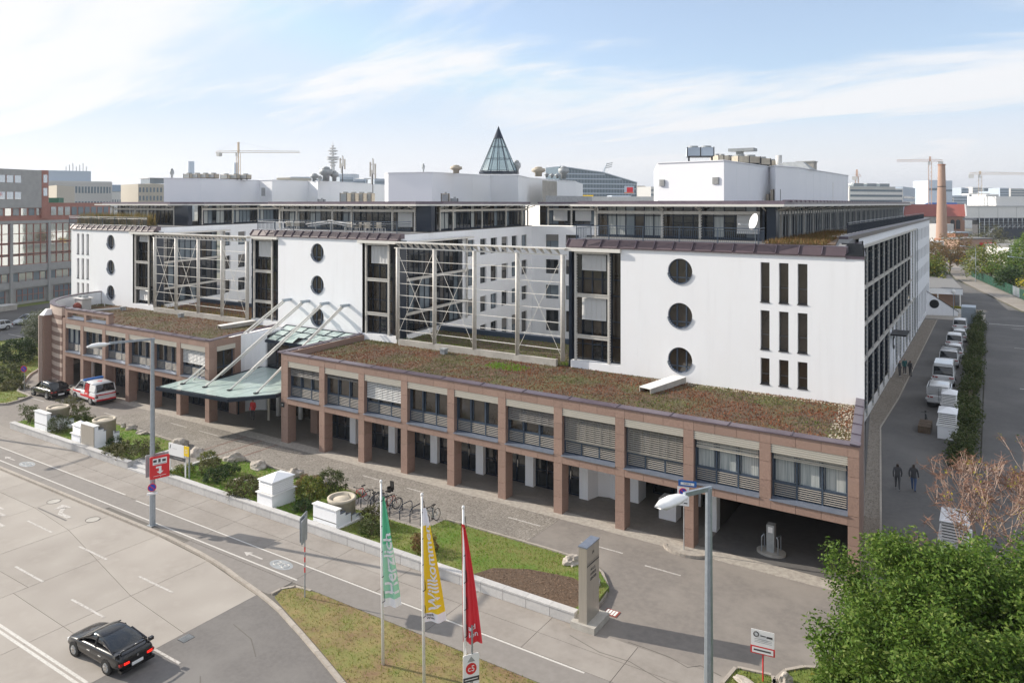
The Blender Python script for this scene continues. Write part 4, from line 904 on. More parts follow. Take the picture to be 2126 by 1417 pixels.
# entrance C on the side
B(MB(MR).box(88.2,-.12,0,92,.1,4.6), 'entrance_panel', 'white_render')
B(MB(MR).box(87.5,-1.6,4.6,91,-.1,4.75), 'entrance_canopy', 'black_metal')
textmesh('C', 2.0, 'dark_grey', MR @ TR(89.9,-.18,3.4) @ UP, OB, name='sign_letter', extrude=.05)
# roof edges of the right wing
mb = MB()
for i in range(42): mb.box(-10.3,60+2.1*i,15.9,-9.6,60+2.1*i+.9,16.05)
B(mb, 'roof_ribs', 'plinth_white'); B(MB().box(-9.6,60,15.7,-8.95,148,16.05), 'roof_edge_cap', 'coping')
# ---- penthouses
def penthouse(M, L, zb=15.88, ze=18.28, posts=(), panes=True, curtains=(), blinds=(), deep=.75, eave=(1.2, 0), fascia='steel_white', beam='steel_cream'):
    f = MB(M); n = max(2, int(L/.78))
    for i in range(n+1): x = L*i/n; f.box(x-.035,deep-.08,zb,x+.035,deep,ze)
    f.box(0,deep-.06,zb,L,deep,zb+.18).box(0,deep-.06,17.55,L,deep,17.62); f = B(f, 'penthouse_glazing', 'navy')
    for i in range(n):
        m = 'curtain' if i in curtains else random.choice(['glass','glass','office_glass','glass_brown','glass'])
        MB(M).box(L*i/n+.03,deep-.03,zb+.18,L*(i+1)/n-.03,deep-.02,ze).build('pane', m, f)
    B(MB(M).box(0,deep+.02,zb,L,deep+.2,ze), 'penthouse_back', 'dark_void')
    for x in posts:
        p = MB(M).box(x-.07,0,zb,x+.07,.14,ze-.1); p = B(p, 'penthouse_post', 'steel_cream')
        s = MB(M)
        for k in range(11): s.box(x+.07,.02,zb+.15+k*.2,x+.13,.12,zb+.25+k*.2)
        s.build('toothed_edge', 'steel_cream', p, kind='stuff')
        MB(M).bar((x,.05,ze-.28),(x,-.9,ze-.02),.06,.1).build('bracket', 'steel_cream', p)
    if posts: B(MB(M).box(posts[0],.02,17.72,posts[-1],.12,17.95), 'sun_rail', beam)
    for a, b, h in blinds:
        mb = MB(M); slats(mb, a, b, zb+h, 17.72, .3, int((17.72-zb-h)/.09), t=.02, d=.06, tilt=.06); B(mb, 'blind', 'blind_white')
YP = 53.4
# wing 3
penthouse(TR(-26.6,YP,0), 13.3, posts=[0, 5.6, 8.55, 13.3], curtains=(1,2,5,6,12), blinds=[(11.2,12.9,.5)])
M3 = FR((-12.75, YP, 0), 90); penthouse(M3, 91, posts=[.6, 2.4, 5.2, 10.3, 14, 18, 22, 26, 30, 34, 38, 42, 46, 50, 54, 58, 62, 66, 70, 74, 78, 82, 86, 90.5])
mb = MB(M3)
for i in range(90): mb.box(.4+i*1.0,-.05,16.0,.5+i*1.0,.02,18.1)
B(mb, 'sun_blades', 'galv_dull', kind='stuff')
dbox(-13.4,YP+.0,15.9,-12.6,YP+.7,18.3,'corner_panel','navy')
# wing 2
penthouse(TR(-64.3,YP,0), 19.3, posts=[0, 2.7, 8.0, 10.7, 16.1, 18.9], curtains=(1,2,5), blinds=[(16.6,18.4,.45)])
dbox(-45.2,YP+.05,15.9,-43.4,YP+.6,18.3,'corner_panel','navy')
MP2 = M2 @ TR(7.5,.35,0); penthouse(MP2, 21.3, posts=[.0, 2.6, 8.9, 14.9, 19.5, 21.2][:6], curtains=(1,2,4,9), deep=.5)
penthouse(MB2 @ TR(.8,.3,0), 20, posts=[1.2, 4.2, 7.4, 10.4], deep=.5, blinds=[(1.8,3.6,.6),(4.6,6.6,.6)])
# wing 1
penthouse(TR(-97.0,YP,0), 13.7, posts=[0, 5.2, 8.0, 13.5], curtains=(2,7,8)); dbox(-83.4,YP+.05,15.9,-80.6,YP+.6,18.3,'corner_panel','navy')
penthouse(M1 @ TR(8.0,.35,0), 23, posts=[0, 6, 11.6, 17.5, 22.8], curtains=(1,4,5,9,16), deep=.5)
penthouse(FR((*C1,0), a1) @ TR(.8,.3,0), 26, posts=[1.2, 5.2, 9.4], deep=.5)
# roof plates with light fascia and dark seam edge
def roof_plate(poly, name='roof_plate', zf=18.30):
    B(MB().prism(poly, zf, zf+.16), 'eave_fascia', 'steel_white')
    cx, cy = sum(p[0] for p in poly)/len(poly), sum(p[1] for p in poly)/len(poly)
    P = []
    for x, y in poly:
        d = Vector((cx-x, cy-y)); d = d/d.length*.9; P.append((x+d.x, y+d.y))
    B(MB().prism(P, zf+.16, zf+.42), name, 'coping')
u2 = lambda s, off=0: fl(O2, a2, s, off); u1 = lambda s, off=0: fl(O1, a1, s, off)
roof_plate([(-28.2,YP-1.2),(-11.8,YP-1.2),(-11.6,YP+1),(-11.6,145),(-28,145)])
roof_plate([(-66.0,YP-1.2),(-44.2,YP-1.2),u2(6.5,.9),u2(28.4,.9),(u2(28.4)[0]-20,u2(28.4)[1]-3)])
roof_plate([(-99.2,YP-1.2),(-82.8,YP-1.2),u1(6.8,.9),u1(30.5,.9),(u1(30.5)[0]-20,u1(30.5)[1]-6)])
e = FR((*C2,0), a2); q = lambda M, x, y: tuple((M @ Vector((x, y, 0)))[:2])
roof_plate([q(e,.2,-.9),q(e,26,-.9),q(e,26,16),q(e,.2,16)])
e1 = FR((*C1,0), a1); roof_plate([q(e1,.2,-.9),q(e1,34,-.9),q(e1,34,16),q(e1,.2,16)])
mb = MB()
for i in range(60): mb.box(-12.4,YP+1+i*1.5,18.62,-11.7,YP+1.45+i*1.5,18.78)
B(mb, 'roof_ribs', 'coping', kind='stuff')
# ---- plant rooms on the roof
def D(px, Z):
    X = (px-1063)/1540*Z; return (Z*-math.sin(YAW)+X*math.cos(YAW), Z*math.cos(YAW)+X*math.sin(YAW))
def plantroom(pts, zt, back=14, name='plant_room'):
    P = [D(px, Z) for px, Z in pts]; P2 = P+[(P[-1][0]-6, P[-1][1]+back), (P[0][0]-6, P[0][1]+back)]
    B(MB().prism(P2, 18.3, zt), name, 'white_panel')
    mb = MB()
    for a, b in zip(P, P[1:]):
        mb.bar((*a,zt+.03), (*b,zt+.03), .16, .08)
        L = (Vector(b)-Vector(a)).length; n = int(L/3.2)
        for i in range(1, n): 
            p = Vector(a).lerp(Vector(b), i/n); mb.box(p.x-.012,p.y-.012,18.4,p.x+.012,p.y+.012,zt)
    B(mb, 'plant_room_trim', 'white_panel')
    return P
PR3 = plantroom([(1365,67.8),(1503,63.7),(1597,75.0),(1610,72.5),(1658,76.5),(1761,98)], 22.2)
PR2 = plantroom([(799,93),(806,89.7),(897,87.6),(1018,98),(1076,97),(1100,107),(1196,124)], 22.2)
PR1 = plantroom([(340,107.5),(417,109.6),(538,118),(565,116),(640,123.5),(660,121),(775,139)], 22.2)
def louvre(px, Z, w, h, z, M=None, deg=0):
    M = FR((*D(px, Z), z), deg) ; f = B(MB(M).box(0,-.04,0,w,.02,h), 'louvre_frame', 'galv_dull'); s = MB(M)
    for i in range(8): s.box(.05,-.09,h*(i+.3)/8,w-.05,-.04,h*(i+.8)/8)
    s.build('slat', 'stone_grey', f)
ang3 = math.degrees(math.atan2(PR3[1][1]-PR3[0][1], PR3[1][0]-PR3[0][0])); louvre(1369,67.6,.55,.6,20.1,deg=ang3); louvre(1479,64.35,.62,.6,20.2,deg=ang3)
louvre(543,115.8,.7,1.3,19.7,deg=12)
f = FR((*D(1697,86),18.5), 62); B(MB(f).box(0,-.05,1.2,.3,.05,3.2), 'slot_louvre', 'dark_grey'); f = FR((*D(1716,89.5),18.5), 62); B(MB(f).box(0,-.05,0,1.2,.05,2.6), 'roof_door', 'white_paint'); B(MB(f).box(.6,-.08,0,.66,-.04,2.6), 'door_edge', 'dark_grey')
B(MB().prism([D(1126,104.5),D(1155,110),(D(1155,110)[0]-1,D(1155,110)[1]+2),(D(1126,104.5)[0]-1,D(1126,104.5)[1]+2)], 18.4, 21.8), 'lift_head', 'concrete')
B(MB().prism([D(1133,92),D(1222,98),(D(1222,98)[0]-1,D(1222,98)[1]+3),(D(1133,92)[0]-1,D(1133,92)[1]+3)], 18.6, 19.5), 'duct_housing', 'galv_dull')
# glass cone
c = Vector((*D(1035, 92), 22.2)); H_ = 5.7; R_ = 2.35
f = MB(); nseg = 12
ang = [2*PI*i/nseg for i in range(nseg)]
for a in ang: f.bar(c+Vector((R_*math.cos(a),R_*math.sin(a),.2)), c+Vector((0,0,H_)), .07, .07)
for t in (.03,.3,.57): 
    r = R_*(1-t)
    for a, b in zip(ang, ang[1:]+ang[:1]): f.bar(c+Vector((r*math.cos(a),r*math.sin(a),.2+(H_-.2)*t)), c+Vector((r*math.cos(b),r*math.sin(b),.2+(H_-.2)*t)), .06, .06)
f.tube(c, c+Vector((0,0,.25)), R_+.1, n=12)
cone = B(f, 'glass_cone', 'navy')
mat('cone_glass', (.30,.40,.46), .05, spec=.9); m_ = MAT['cone_glass']; t_ = m_.node_tree; tb = t_.nodes.new('ShaderNodeBsdfTransparent'); x_ = t_.nodes.new('ShaderNodeMixShader'); x_.inputs[0].default_value = .45
t_.links.new(tb.outputs[0], x_.inputs[1]); t_.links.new(t_.nodes['Principled BSDF'].outputs[0], x_.inputs[2]); t_.links.new(x_.outputs[0], t_.nodes['Material Output'].inputs[0]); tb.inputs[0].default_value = (.85,.93,.92,1)
for a, b in zip(ang, ang[1:]+ang[:1]):
    for t0, t1 in ((.03,.3),(.3,.57),(.57,.78)):
        def cp(a_, t): return c+Vector((R_*(1-t)*math.cos(a_), R_*(1-t)*math.sin(a_), .2+(H_-.2)*t))
        MB().quad(cp(a,t0),cp(b,t0),cp(b,t1),cp(a,t1)).build('pane', 'cone_glass', cone)
MB().tube(c+Vector((0,0,.2+(H_-.2)*.76)), c+Vector((0,0,H_+.25)), R_*.27, .01, n=12).build('cone_cap', 'navy', cone)
# ============================================================ THINGS IN FRONT OF AND ON THE BUILDING
# ---- steel screens across the courtyards
def screen(xs, label, cone_up):
    t = T('steel_screen', label, 'steel screen', (xs[2], YW-.35, 7.0), group=None)
    y = YW-.3
    for x in xs: MB().tube((x,y,6.95),(x,y,14.75),.17,n=12).build('column', 'steel_cream', t, True)
    x0, x1 = xs[0]-.4, xs[-1]+.3
    MB().box(x0,y-.28,15.16,x1,y+.28,15.26).build('top_chord', 'steel_white', t); MB().box(x0,y-.05,14.68,x1,y+.05,14.78).build('bottom_chord', 'steel_white', t)
    n = 24
    for i in range(n):
        a = x0+.3+(x1-x0-.6)*i/n; b = a+(x1-x0-.6)/n
        MB().add([(a,y-.24,15.16),(a+.16,y-.24,15.16),(a+.16,y+.2,15.16),(a,y+.2,15.16),(b-.32,y-.05,14.78),(b-.22,y-.05,14.78),(b-.22,y+.05,14.78),(b-.32,y+.05,14.78)], [(0,1,5,4),(1,2,6,5),(2,3,7,6),(3,0,4,7),(0,3,2,1),(4,5,6,7)]).build('folded_bracket', 'steel_cream', t)
    for a, b in zip(xs, xs[1:]):
        for z in (13.68,12.71,11.73,10.73,9.73,8.74,7.76): MB().box(a+.17,y-.05,z-.025,b-.17,y+.03,z+.02).build('rung', 'steel_white', t)
    w = MB()
    for i, (a, b) in enumerate(zip(xs, xs[1:])):
        if i in (0, 1) or i == 3: w.tube((a,y-.12,14.6),(b,y-.12,7.2),.018,n=4); w.tube((b,y-.12,14.6),(a,y-.12,7.2),.018,n=4)
    w.build('bracing_cable', 'steel_white', t, kind='stuff')
    return t
screen([-42.55,-38.55,-34.5,-30.46,-26.5], 'cream steel grid screen across the courtyard right of the middle block', 1)
screen([-78.4,-74.4,-70.45,-66.43,-62.45], 'cream steel grid screen across the courtyard right of the far left block', 1)
# ---- glass canopy over the entrance with its raking masts
t = T('entrance_canopy', 'pale green glass canopy over the entrance hung from slanting white masts', 'canopy', (-52, 39, 3.6))
CP = [(-57.6,35.3),(-49.3,36.1),(-46.9,38.6),(-46.9,43.8),(-55.2,43.8),(-55.2,38.55),(-57.3,38.55)]
cz = lambda x, y: 3.45+(y-35)*.05
fr = MB()
for a, b in zip(CP, CP[1:]+CP[:1]): fr.bar((*a,cz(*a)-.12), (*b,cz(*b)-.12), .12, .26)
fr.build('edge_beam', 'navy', t)
for i in range(8):
    x0 = -57.4+1.32*i; x1 = x0+1.27
    yb = lambda x: 38.5 if x < -55.3 else 43.7
    yf = lambda x: 35.45+(x+57.6)*.0964 if x < -49.3 else 36.25+(x+49.3)*1.04
    ys = [0,.5,1]
    for k in range(2):
        P = []
        for x, s in ((x0,ys[k]),(x1,ys[k]),(x1,ys[k+1]),(x0,ys[k+1])): 
            xx = min(x, -47); xm = (x0+x1)/2; y = yf(xx)+(yb(xm)-yf(xx))*s; P.append((xx, y, cz(xx,y)+.04))
        MB().add(P+[(a,b,c-.03) for a,b,c in P], [(0,1,2,3),(7,6,5,4),(0,4,5,1),(1,5,6,2),(2,6,7,3),(3,7,4,0)]).build('glass_sheet', 'green_glass', t)
    MB().bar((x0-.02,yf(min(x0,-47)),cz(x0,36)-.05),(x0-.02,yb((x0+x1)/2),cz(x0,yb(x0))-.05),.07,.16).build('rafter', 'navy', t)
tips = [(-56.39,9.4),(-53.85,9.43),(-51.27,9.43),(-48.66,9.43)]; fa = [(-56.26,36.84),(-53.71,37.14),(-51.09,37.53),(-48.43,37.99)]; ra = [(-58.1,39.9),(-55.61,40.03),(-52.87,40.34),(-50.26,40.62)]
ra[0] = (-56.6, 38.0)
for (x, z), a, b in zip(tips, fa, ra):
    tip = Vector((x, YW-.75, z))
    m = MB().tube((a[0],a[1],cz(*a)+.05), tip, .075, .085, n=10).build('mast', 'steel_white', t, True)
    MB().tube((b[0],b[1],cz(*b)+.05), tip+Vector((0,.1,-.15)), .055, .06, n=8).build('stay', 'steel_white', m, True)
    MB().box(x-.14,YW-.95,z-.16,x+.14,YW-.02,z+.08).build('wall_bracket', 'galv', m)
    MB().box(a[0]-.12,a[1]-.2,cz(*a)+.03,a[0]+.12,a[1]+.15,cz(*a)+.12).build('foot_plate', 'black_metal', m)
# ---- granite planter walls and steps
def planter_wall(x0, x1, n, label, ends=()):
    t = T('planter_wall', label, 'wall', ((x0+x1)/2, 29.0, 0))
    for i in range(n):
        a, b = x0+(x1-x0)*i/n, x0+(x1-x0)*(i+1)/n
        MB().box(a+.01,28.9,0,b-.01,29.22,.44+random.uniform(-.002,.002)).build('stone_block', 'wall_stone', t)
        MB().box(a+.006,28.87,.445,b-.006,29.26,.52).build('cap_stone', 'wall_stone', t)
    for (a, b) in ends: MB().box(a,29.23,0,b,33.2,.42).build('side_wall', 'wall_stone', t)
planter_wall(-67.95,-50.6,14,'pale granite planter wall in front of the left lawn',[(-50.9,-50.6)])
planter_wall(-46.95,-15.4,25,'long pale granite planter wall from the steps to the steel pylon',[(-46.95,-46.65)])
t = T('stone_steps', 'three pale stone steps between the two planter walls', 'steps', (-48.8, 29.2, 0))
for i in range(3): MB().box(-50.58,28.88+.36*i,.0,-46.97,29.4+.36*i,.13*(i+1)).build('step', 'wall_stone', t)
MB().add([(-50.58,29.96,.0),(-46.97,29.96,0),(-46.97,33.4,0),(-50.58,33.4,0),(-50.58,29.96,.385),(-46.97,29.96,.385),(-46.97,33.4,.01),(-50.58,33.4,.01)], [(4,5,6,7),(0,1,5,4),(1,2,6,5),(3,0,4,7)]).build('ramp', 'cobble', t)
# ---- ventilation housings
def vent_housing(x0, x1, y0, y1, h, label, door=None):
    t = T('ventilation_housing', label, 'ventilation shaft', ((x0+x1)/2, y0, .4))
    n = 4; d = (y1-y0)
    MB().box(x0,y0,.2,x1,y0+.3,h).build('front_wall', 'white_render', t)
    if door: MB().box(x0-.02,y0-.05,.35,x1+.02,y0-.004,h-.03).build('steel_door', 'pylon_steel', t)
    else: MB().box(x0+.0,y0-.012,.2+(h-.4)*.48,x1,y0-.002,.24+(h-.4)*.48).build('groove', 'seam', t)
    MB().box(x0-.05,y0-.06,h,x1+.05,y0+.36,h+.06).build('cap', 'white_paint', t)
    for s, nm in ((x1-.18, 'stepped_wall'), (x0, 'stepped_wall')):
        mb = MB(); c = MB()
        for i in range(n):
            a, b = y0+.3+(d-.3)*i/n, y0+.3+(d-.3)*(i+1)/n; z = h-.18*(i+1)-.1
            mb.box(s,a,.2,s+.18,b,z); c.box(s-.02,a-.02,z,s+.2,b,z+.04)
        mb.build(nm, 'white_render', t); c.build('step_cap', 'sill_metal', t, kind='stuff')
    MB().box(x0-.1,y0-.08,.2,x1+.1,y1+.1,.44).build('base', 'plinth_white', t)
    cx, cy = (x0+x1)/2+.15, y0+d*.6; R = .78
    MB().lathe([(R,.3),(R,h+.12),(R+.04,h+.13),(R+.04,h+.25),(R-.12,h+.25),(R-.12,h-.05),(.01,h-.05)], (cx,cy,0), 28).build('concrete_ring', 'ring_cream', t, True)
    MB().lathe([(R*.66,h-.1),(R*.66,h+.1),(R*.6,h+.16),(.01,h+.2)], (cx,cy,0), 24).build('inner_cover', 'ring_cream', t, True)
vent_housing(-64.95,-62.98,29.42,31.5,1.78,'white stepped vent housing with round concrete ring behind left end of planter wall')
vent_housing(-57.45,-55.7,29.3,31.2,2.0,'stepped vent housing with brown steel door panel left of the lamp post', True)
vent_housing(-32.45,-30.6,29.35,31.3,1.42,'white stepped vent housing with round concrete ring beside the bicycle racks')
def louvre_kiosk(x, y, w, d, h, label, rz=0, z=.4):
    t = T('louvred_vent', label, 'ventilation shaft', (x, y, z), rz)
    b = MB().box(-w/2,-d/2,-.3,w/2,d/2,h*.5); b.build('base', 'white_render', t, local=True)
    MB().box(-w/2-.08,-d/2-.08,h*.5,w/2+.08,d/2+.08,h*.5+.06).build('ledge', 'white_paint', t, local=True)
    MB().box(-w/2+.12,-d/2+.12,h*.5+.06,w/2-.12,d/2-.12,h-.02).build('core', 'dark_grey', t, local=True)
    for i in range(6):
        z_ = h*.5+.1+i*(h*.5-.1)/6; a = .05
        MB().add([(-w/2+a,-d/2+a,z_),(w/2-a,-d/2+a,z_),(w/2-a,d/2-a,z_),(-w/2+a,d/2-a,z_),(-w/2+a+.06,-d/2+a+.06,z_+.07),(w/2-a-.06,-d/2+a+.06,z_+.07),(w/2-a-.06,d/2-a-.06,z_+.07),(-w/2+a+.06,d/2-a-.06,z_+.07)], [(0,3,2,1),(4,5,6,7),(0,1,5,4),(1,2,6,5),(2,3,7,6),(3,0,4,7)]).build('slat', 'white_paint', t, local=True)
    MB().add([(-w/2,-d/2,h),(w/2,-d/2,h),(w/2,d/2,h),(-w/2,d/2,h),(-w/2,-d/2,h+.05),(w/2,-d/2,h+.05),(w/2,d/2,h+.05),(-w/2,d/2,h+.05),(-w*.02,0,h+.34),(w*.02,0,h+.34)], [(0,3,2,1),(0,1,5,4),(1,2,6,5),(2,3,7,6),(3,0,4,7),(4,5,9,8),(6,7,8,9),(5,6,9),(7,4,8)]).build('roof', 'white_panel', t, local=True)
    return t
louvre_kiosk(-36.5,30.1,1.35,1.75,1.5,'white louvred vent box with hipped lid behind the long planter wall')
louvre_kiosk(-58.35,29.7,1.2,.8,1.25,'small white louvred vent box tucked left of the brown steel door')
# ---- street lamps
def lamp(x, y, h, label, arm=2.4, ang=-PI/2, head=1.25):
    t = T('street_lamp', label, 'street lamp', (x, y, 0))
    M = FR((x,y,0), math.degrees(ang))
    MB().tube((x,y,0),(x,y,h),.17,.095,n=8).build('pole', 'galv', t); MB().box(x-.22,y-.22,-.0,x+.22,y+.22,.03).build('base_plate', 'galv_dull', t)
    MB(M).bar((-.12,0,h-.05),(arm,0,h+.12),.085,.12).build('arm', 'galv', t)
    p = [(0,.10,.02),(.25,.18,.11),(.6,.23,.16),(.95,.21,.15),(head,.11,.05)]
    mb = MB(M @ TR(arm-.05,0,h+.08)); vs = []; fs = []
    for a, w, hh in p:
        for k in range(8): q = PI*k/7; vs.append((a, -w*math.cos(q), hh*math.sin(q)))
    for i in range(len(p)-1):
        for k in range(7): fs.append((i*8+k, (i+1)*8+k, (i+1)*8+k+1, i*8+k+1))
        fs.append((i*8, i*8+7, (i+1)*8+7, (i+1)*8))
    fs.append(tuple((len(p)-1)*8+k for k in range(8))); mb.add(vs, fs); hd = mb.build('lamp_head', 'white_paint', t, True)
    mb = MB(M @ TR(arm-.05,0,h+.07)); mb.add([(.15,-.14,0),(.15,.14,0),(head-.08,.14,0),(head-.08,-.14,0),(.3,-.1,-.09),(.3,.1,-.09),(head-.25,.1,-.09),(head-.25,-.1,-.09)], [(4,5,6,7),(0,1,5,4),(1,2,6,5),(2,3,7,6),(3,0,4,7)]); mb.build('diffuser', 'light_grey', hd)
    return t
lamp(-40.6, 24.66, 10.75, 'tall grey street lamp carrying the red arrow sign beside the cycle lane', 2.5)
lamp(-6.7, 20.6, 10.5, 'tall grey street lamp in the right foreground with its head nearest the camera', 1.2, -PI/2-.25)
lamp(-75.6, 24.66, 10.6, 'tall grey street lamp farthest left along the cycle lane', 2.6)
# sign box on the left lamp
def board(t, M, w, h, d, m, name='board', r=.06):
    mb = MB(M); P = []
    for cx, cz, a0 in ((w/2-r,h/2-r,0),(-w/2+r,h/2-r,90),(-w/2+r,-h/2+r,180),(w/2-r,-h/2+r,270)):
        for k in range(5): a = math.radians(a0+22.5*k); P.append((cx+r*math.cos(a), cz+r*math.sin(a)))
    n = len(P); mb.add([(x,0,z) for x, z in P]+[(x,d,z) for x, z in P], [tuple(range(n)), tuple(range(2*n-1, n-1, -1))]+[(i, n+i, n+(i+1) % n, (i+1) % n) for i in range(n)])
    return mb.build(name, m, t)
def face(t, M, pts, m, name='print', y=-.006):
    mb = MB(M)
    for q in pts: mb.quad(*[(x, y, z) for x, z in q])
    return mb.build(name, m, t)
R4 = lambda x0, z0, x1, z1: [(x0,z0),(x1,z0),(x1,z1),(x0,z1)]
# the board faces the camera and slightly right
M = FR((-40.26,24.90,3.35), 74); t = T('traffic_sign', 'red direction board with a white arrow strapped to the left lamp post', 'sign', (-40.6,24.6,2.4))
M = M @ Matrix.Diagonal((.85,1,.73,1)); board(t, M, 1.25, 1.75, .06, 'red'); board(t, M @ TR(-.1,.55,.0), 1.25, 1.75, .05, 'galv_dull', 'rear_board')
face(t, M, [R4(-.45,.22,.45,.72)], 'sign_white')
face(t, M, [R4(-.4,.27,.4,.3), R4(-.42,.42,-.2,.62), R4(-.1,.38,.05,.66), R4(.15,.4,.38,.6)], 'text_dark', y=-.01)
face(t, M, [R4(-.06,-.35,.10,.08), R4(-.25,-.06,-.06,.08), [(-.2,-.32),(.02,-.55),(.24,-.32)]], 'sign_white')
face(t, M, [R4(-.4,-.67,.4,-.64)], 'sign_white'); textmesh('P', .1, 'sign_white', M @ TR(.05,-.01,-.76) @ UP, t)
for z in (3.8, 2.9): MB(M).box(-.45,.06,z-3.4,-.2,.5,z-3.34).build('clamp', 'galv', t)
def nostop(t, M, r=.3):
    mb = MB(M); mb.tube((0,0,0),(0,.02,0),r,n=24); d = mb.build('sign_disc', 'red', t)
    mb = MB(M); mb.add([(r*.82*math.cos(a),-.004,r*.82*math.sin(a)) for a in [2*PI*k/24 for k in range(24)]], [tuple(range(24))]); mb.build('blue_field', 'nostop_blue', d)
    mb = MB(M); mb.bar((-r*.6,-.008,r*.6),(r*.6,-.008,-r*.6),r*.18,.004,up=(0,1,0)); mb.build('red_bar', 'red', d)
t = T('traffic_sign', 'round blue no stopping sign clamped low on the left lamp post', 'sign', (-40.6,24.6,1.6)); M = FR((-40.3,24.45,2.3), 62); nostop(t, M, .23); MB(FR((-40.6,24.66,1.9), 62)).box(-.3,-.3,-.04,.25,-.2,.06).build('supplement_plate', 'sign_white', t)
MB(M).box(-.2,.02,-.03,.05,.3,.03).build('clamp', 'galv', t)
# sign seen from behind on a red and white pole
t = T('traffic_sign', 'grey back of a road sign on a striped pole at the island tip', 'sign', (-27.1,24.0,0))
for k in range(12): MB().tube((-27.1,24.0,k*.24),(-27.1,24.0,(k+1)*.24),.032,n=8).build('pole_segment', 'red' if (k % 2 and 3 < k) else 'galv_dull', t)
M = FR((-27.1,24.0,3.35), 118); board(t, M @ TR(0,.04,0), .9, 1.15, .04, 'galv_dull'); board(t, M @ TR(-.3,-.1,-.05), .7, 1.1, .04, 'galv_dull', 'second_board')
MB(M).box(-.03,-.06,-.5,.03,.04,.5).build('clamp', 'galv', t)
# white plate with red round emblem on the near pole
p = (-15.95, 22.0); t = T('traffic_sign', 'white plate with red round emblem and grey arrow beside the red flag', 'sign', (*p,0))
MB().tube((*p,0),(*p,3.1),.035,n=8).build('pole', 'galv', t); M = FR((p[0],p[1]-.06,1.5), 55); board(t, M, .62, 1.15, .025, 'sign_white')
mb = MB(M); mb.add([(.21*math.cos(a),-.006,.05+.21*math.sin(a)) for a in [2*PI*k/24 for k in range(24)]], [tuple(range(24))]); mb.build('emblem', 'red', t)
textmesh('c5', .3, 'sign_white', M @ TR(0,-.012,.05) @ UP, t)
face(t, M, [R4(-.31,-.42,.31,-.25)], 'text_dark'); face(t, M, [R4(-.05,-.57,.07,-.42), [(-.15,.3),(.15,.3),(0,.5)]], 'galv_dull', y=-.005); face(t, M, [R4(-.25,-.35,.25,-.32)], 'sign_white', y=-.01)
# parking notice lower right
p = (-7.4,29.3); t = T('notice_sign', 'white parking notice with red framed strip on a thin post by the lower bed', 'sign', (*p,0))
MB().tube((*p,0),(*p,2.0),.03,n=8).build('pole', 'red', t); M = FR((p[0],p[1]-.05,1.75), 8); board(t, M, .85, .62, .02, 'sign_white', r=.01); board(t, M @ TR(0,0,-.46), .9, .3, .02, 'red', 'red_frame', r=.01); face(t, M, [R4(-.39,-.57,.39,-.36)], 'sign_white')
MB(M).torus((-.24,-.01,.14), (0,1,0), .09, .022, 12, 4).build('emblem', 'text_dark', t); face(t, M, [R4(-.08,.09,.12,.13), R4(.14,.06,.36,.13)], 'text_dark', y=-.01); face(t, M, [R4(-.3,-.04,.34,-.03), R4(-.3,-.1,.34,-.09), R4(-.3,-.16,.34,-.15), R4(-.33,-.49,.3,-.43)], 'text_dark', y=-.01)
# blue name plate and no stopping sign at the pillar
p = (-13.75,38.15); t = T('traffic_sign', 'no stopping sign under a blue plate at the pillar beside the garage', 'sign', (*p,.1))
MB().tube((*p,.05),(*p,3.6),.03,n=8).build('pole', 'galv_dull', t); M = FR((p[0]+.0,p[1]-.05,2.95), 14); board(t, M @ TR(-.02,0,0), .62, 1.0, .02, 'sign_white', r=.01); nostop(t, M @ TR(-.02,-.025,.24), .21)
face(t, M, [R4(-.25,-.14,.2,-.12), R4(-.25,-.2,.2,-.18), R4(-.22,-.36,.0,-.33)], 'light_grey'); face(t, M, [R4(.02,-.38,.2,-.32)], 'text_dark'); board(t, M @ TR(.2,-.0,.70), .95, .32, .02, 'sign_blue', 'name_plate', r=.02); face(t, M, [R4(-.15,.62,.55,.76)], 'sign_white'); textmesh('WIEN 3', .12, 'text_dark', M @ TR(.2,-.01,.69) @ UP, t)
k = MB(); k.prism([(-13.7+1.2*math.cos(a), 38.3+.75*math.sin(a)) for a in [PI+PI*i/14 for i in range(15)]], 0, .12); t = T('kerb_island', 'half round kerb island at the foot of the pillar by the garage entrance', 'kerb', (-13.7,38.2,0)); k.build('paving', 'arcade', t)
for i in range(14):
    a, b = PI+PI*i/14+.01, PI+PI*(i+1)/14-.01; MB().prism([(-13.7+1.22*math.cos(a),38.3+.77*math.sin(a)),(-13.7+1.22*math.cos(b),38.3+.77*math.sin(b)),(-13.7+1.05*math.cos(b),38.3+.62*math.sin(b)),(-13.7+1.05*math.cos(a),38.3+.62*math.sin(a))], 0, .15).build('kerb_stone', 'kerb', t)
# left no stopping sign
p = (-79.1,34.9); t = T('traffic_sign', 'round blue no stopping sign on a post behind the black estate car', 'sign', (*p,0)); MB().tube((*p,0),(*p,2.6),.03,n=8).build('pole', 'galv_dull', t); nostop(t, FR((p[0],p[1]-.05,2.45), 30), .32)
# fingerpost and info board at the entrance
p = (-51.9,42.0); t = T('information_stand', 'tall narrow wooden coloured stand under the entrance canopy', 'sign', (*p,0)); MB().box(p[0]-.11,p[1]-.05,0,p[0]+.11,p[1]+.05,2.1).build('post', 'beige_wall', t); MB().box(p[0]-.3,p[1]-.07,2.1,p[0]+.3,p[1]+.02,2.6).build('head', 'plinth_white', t)
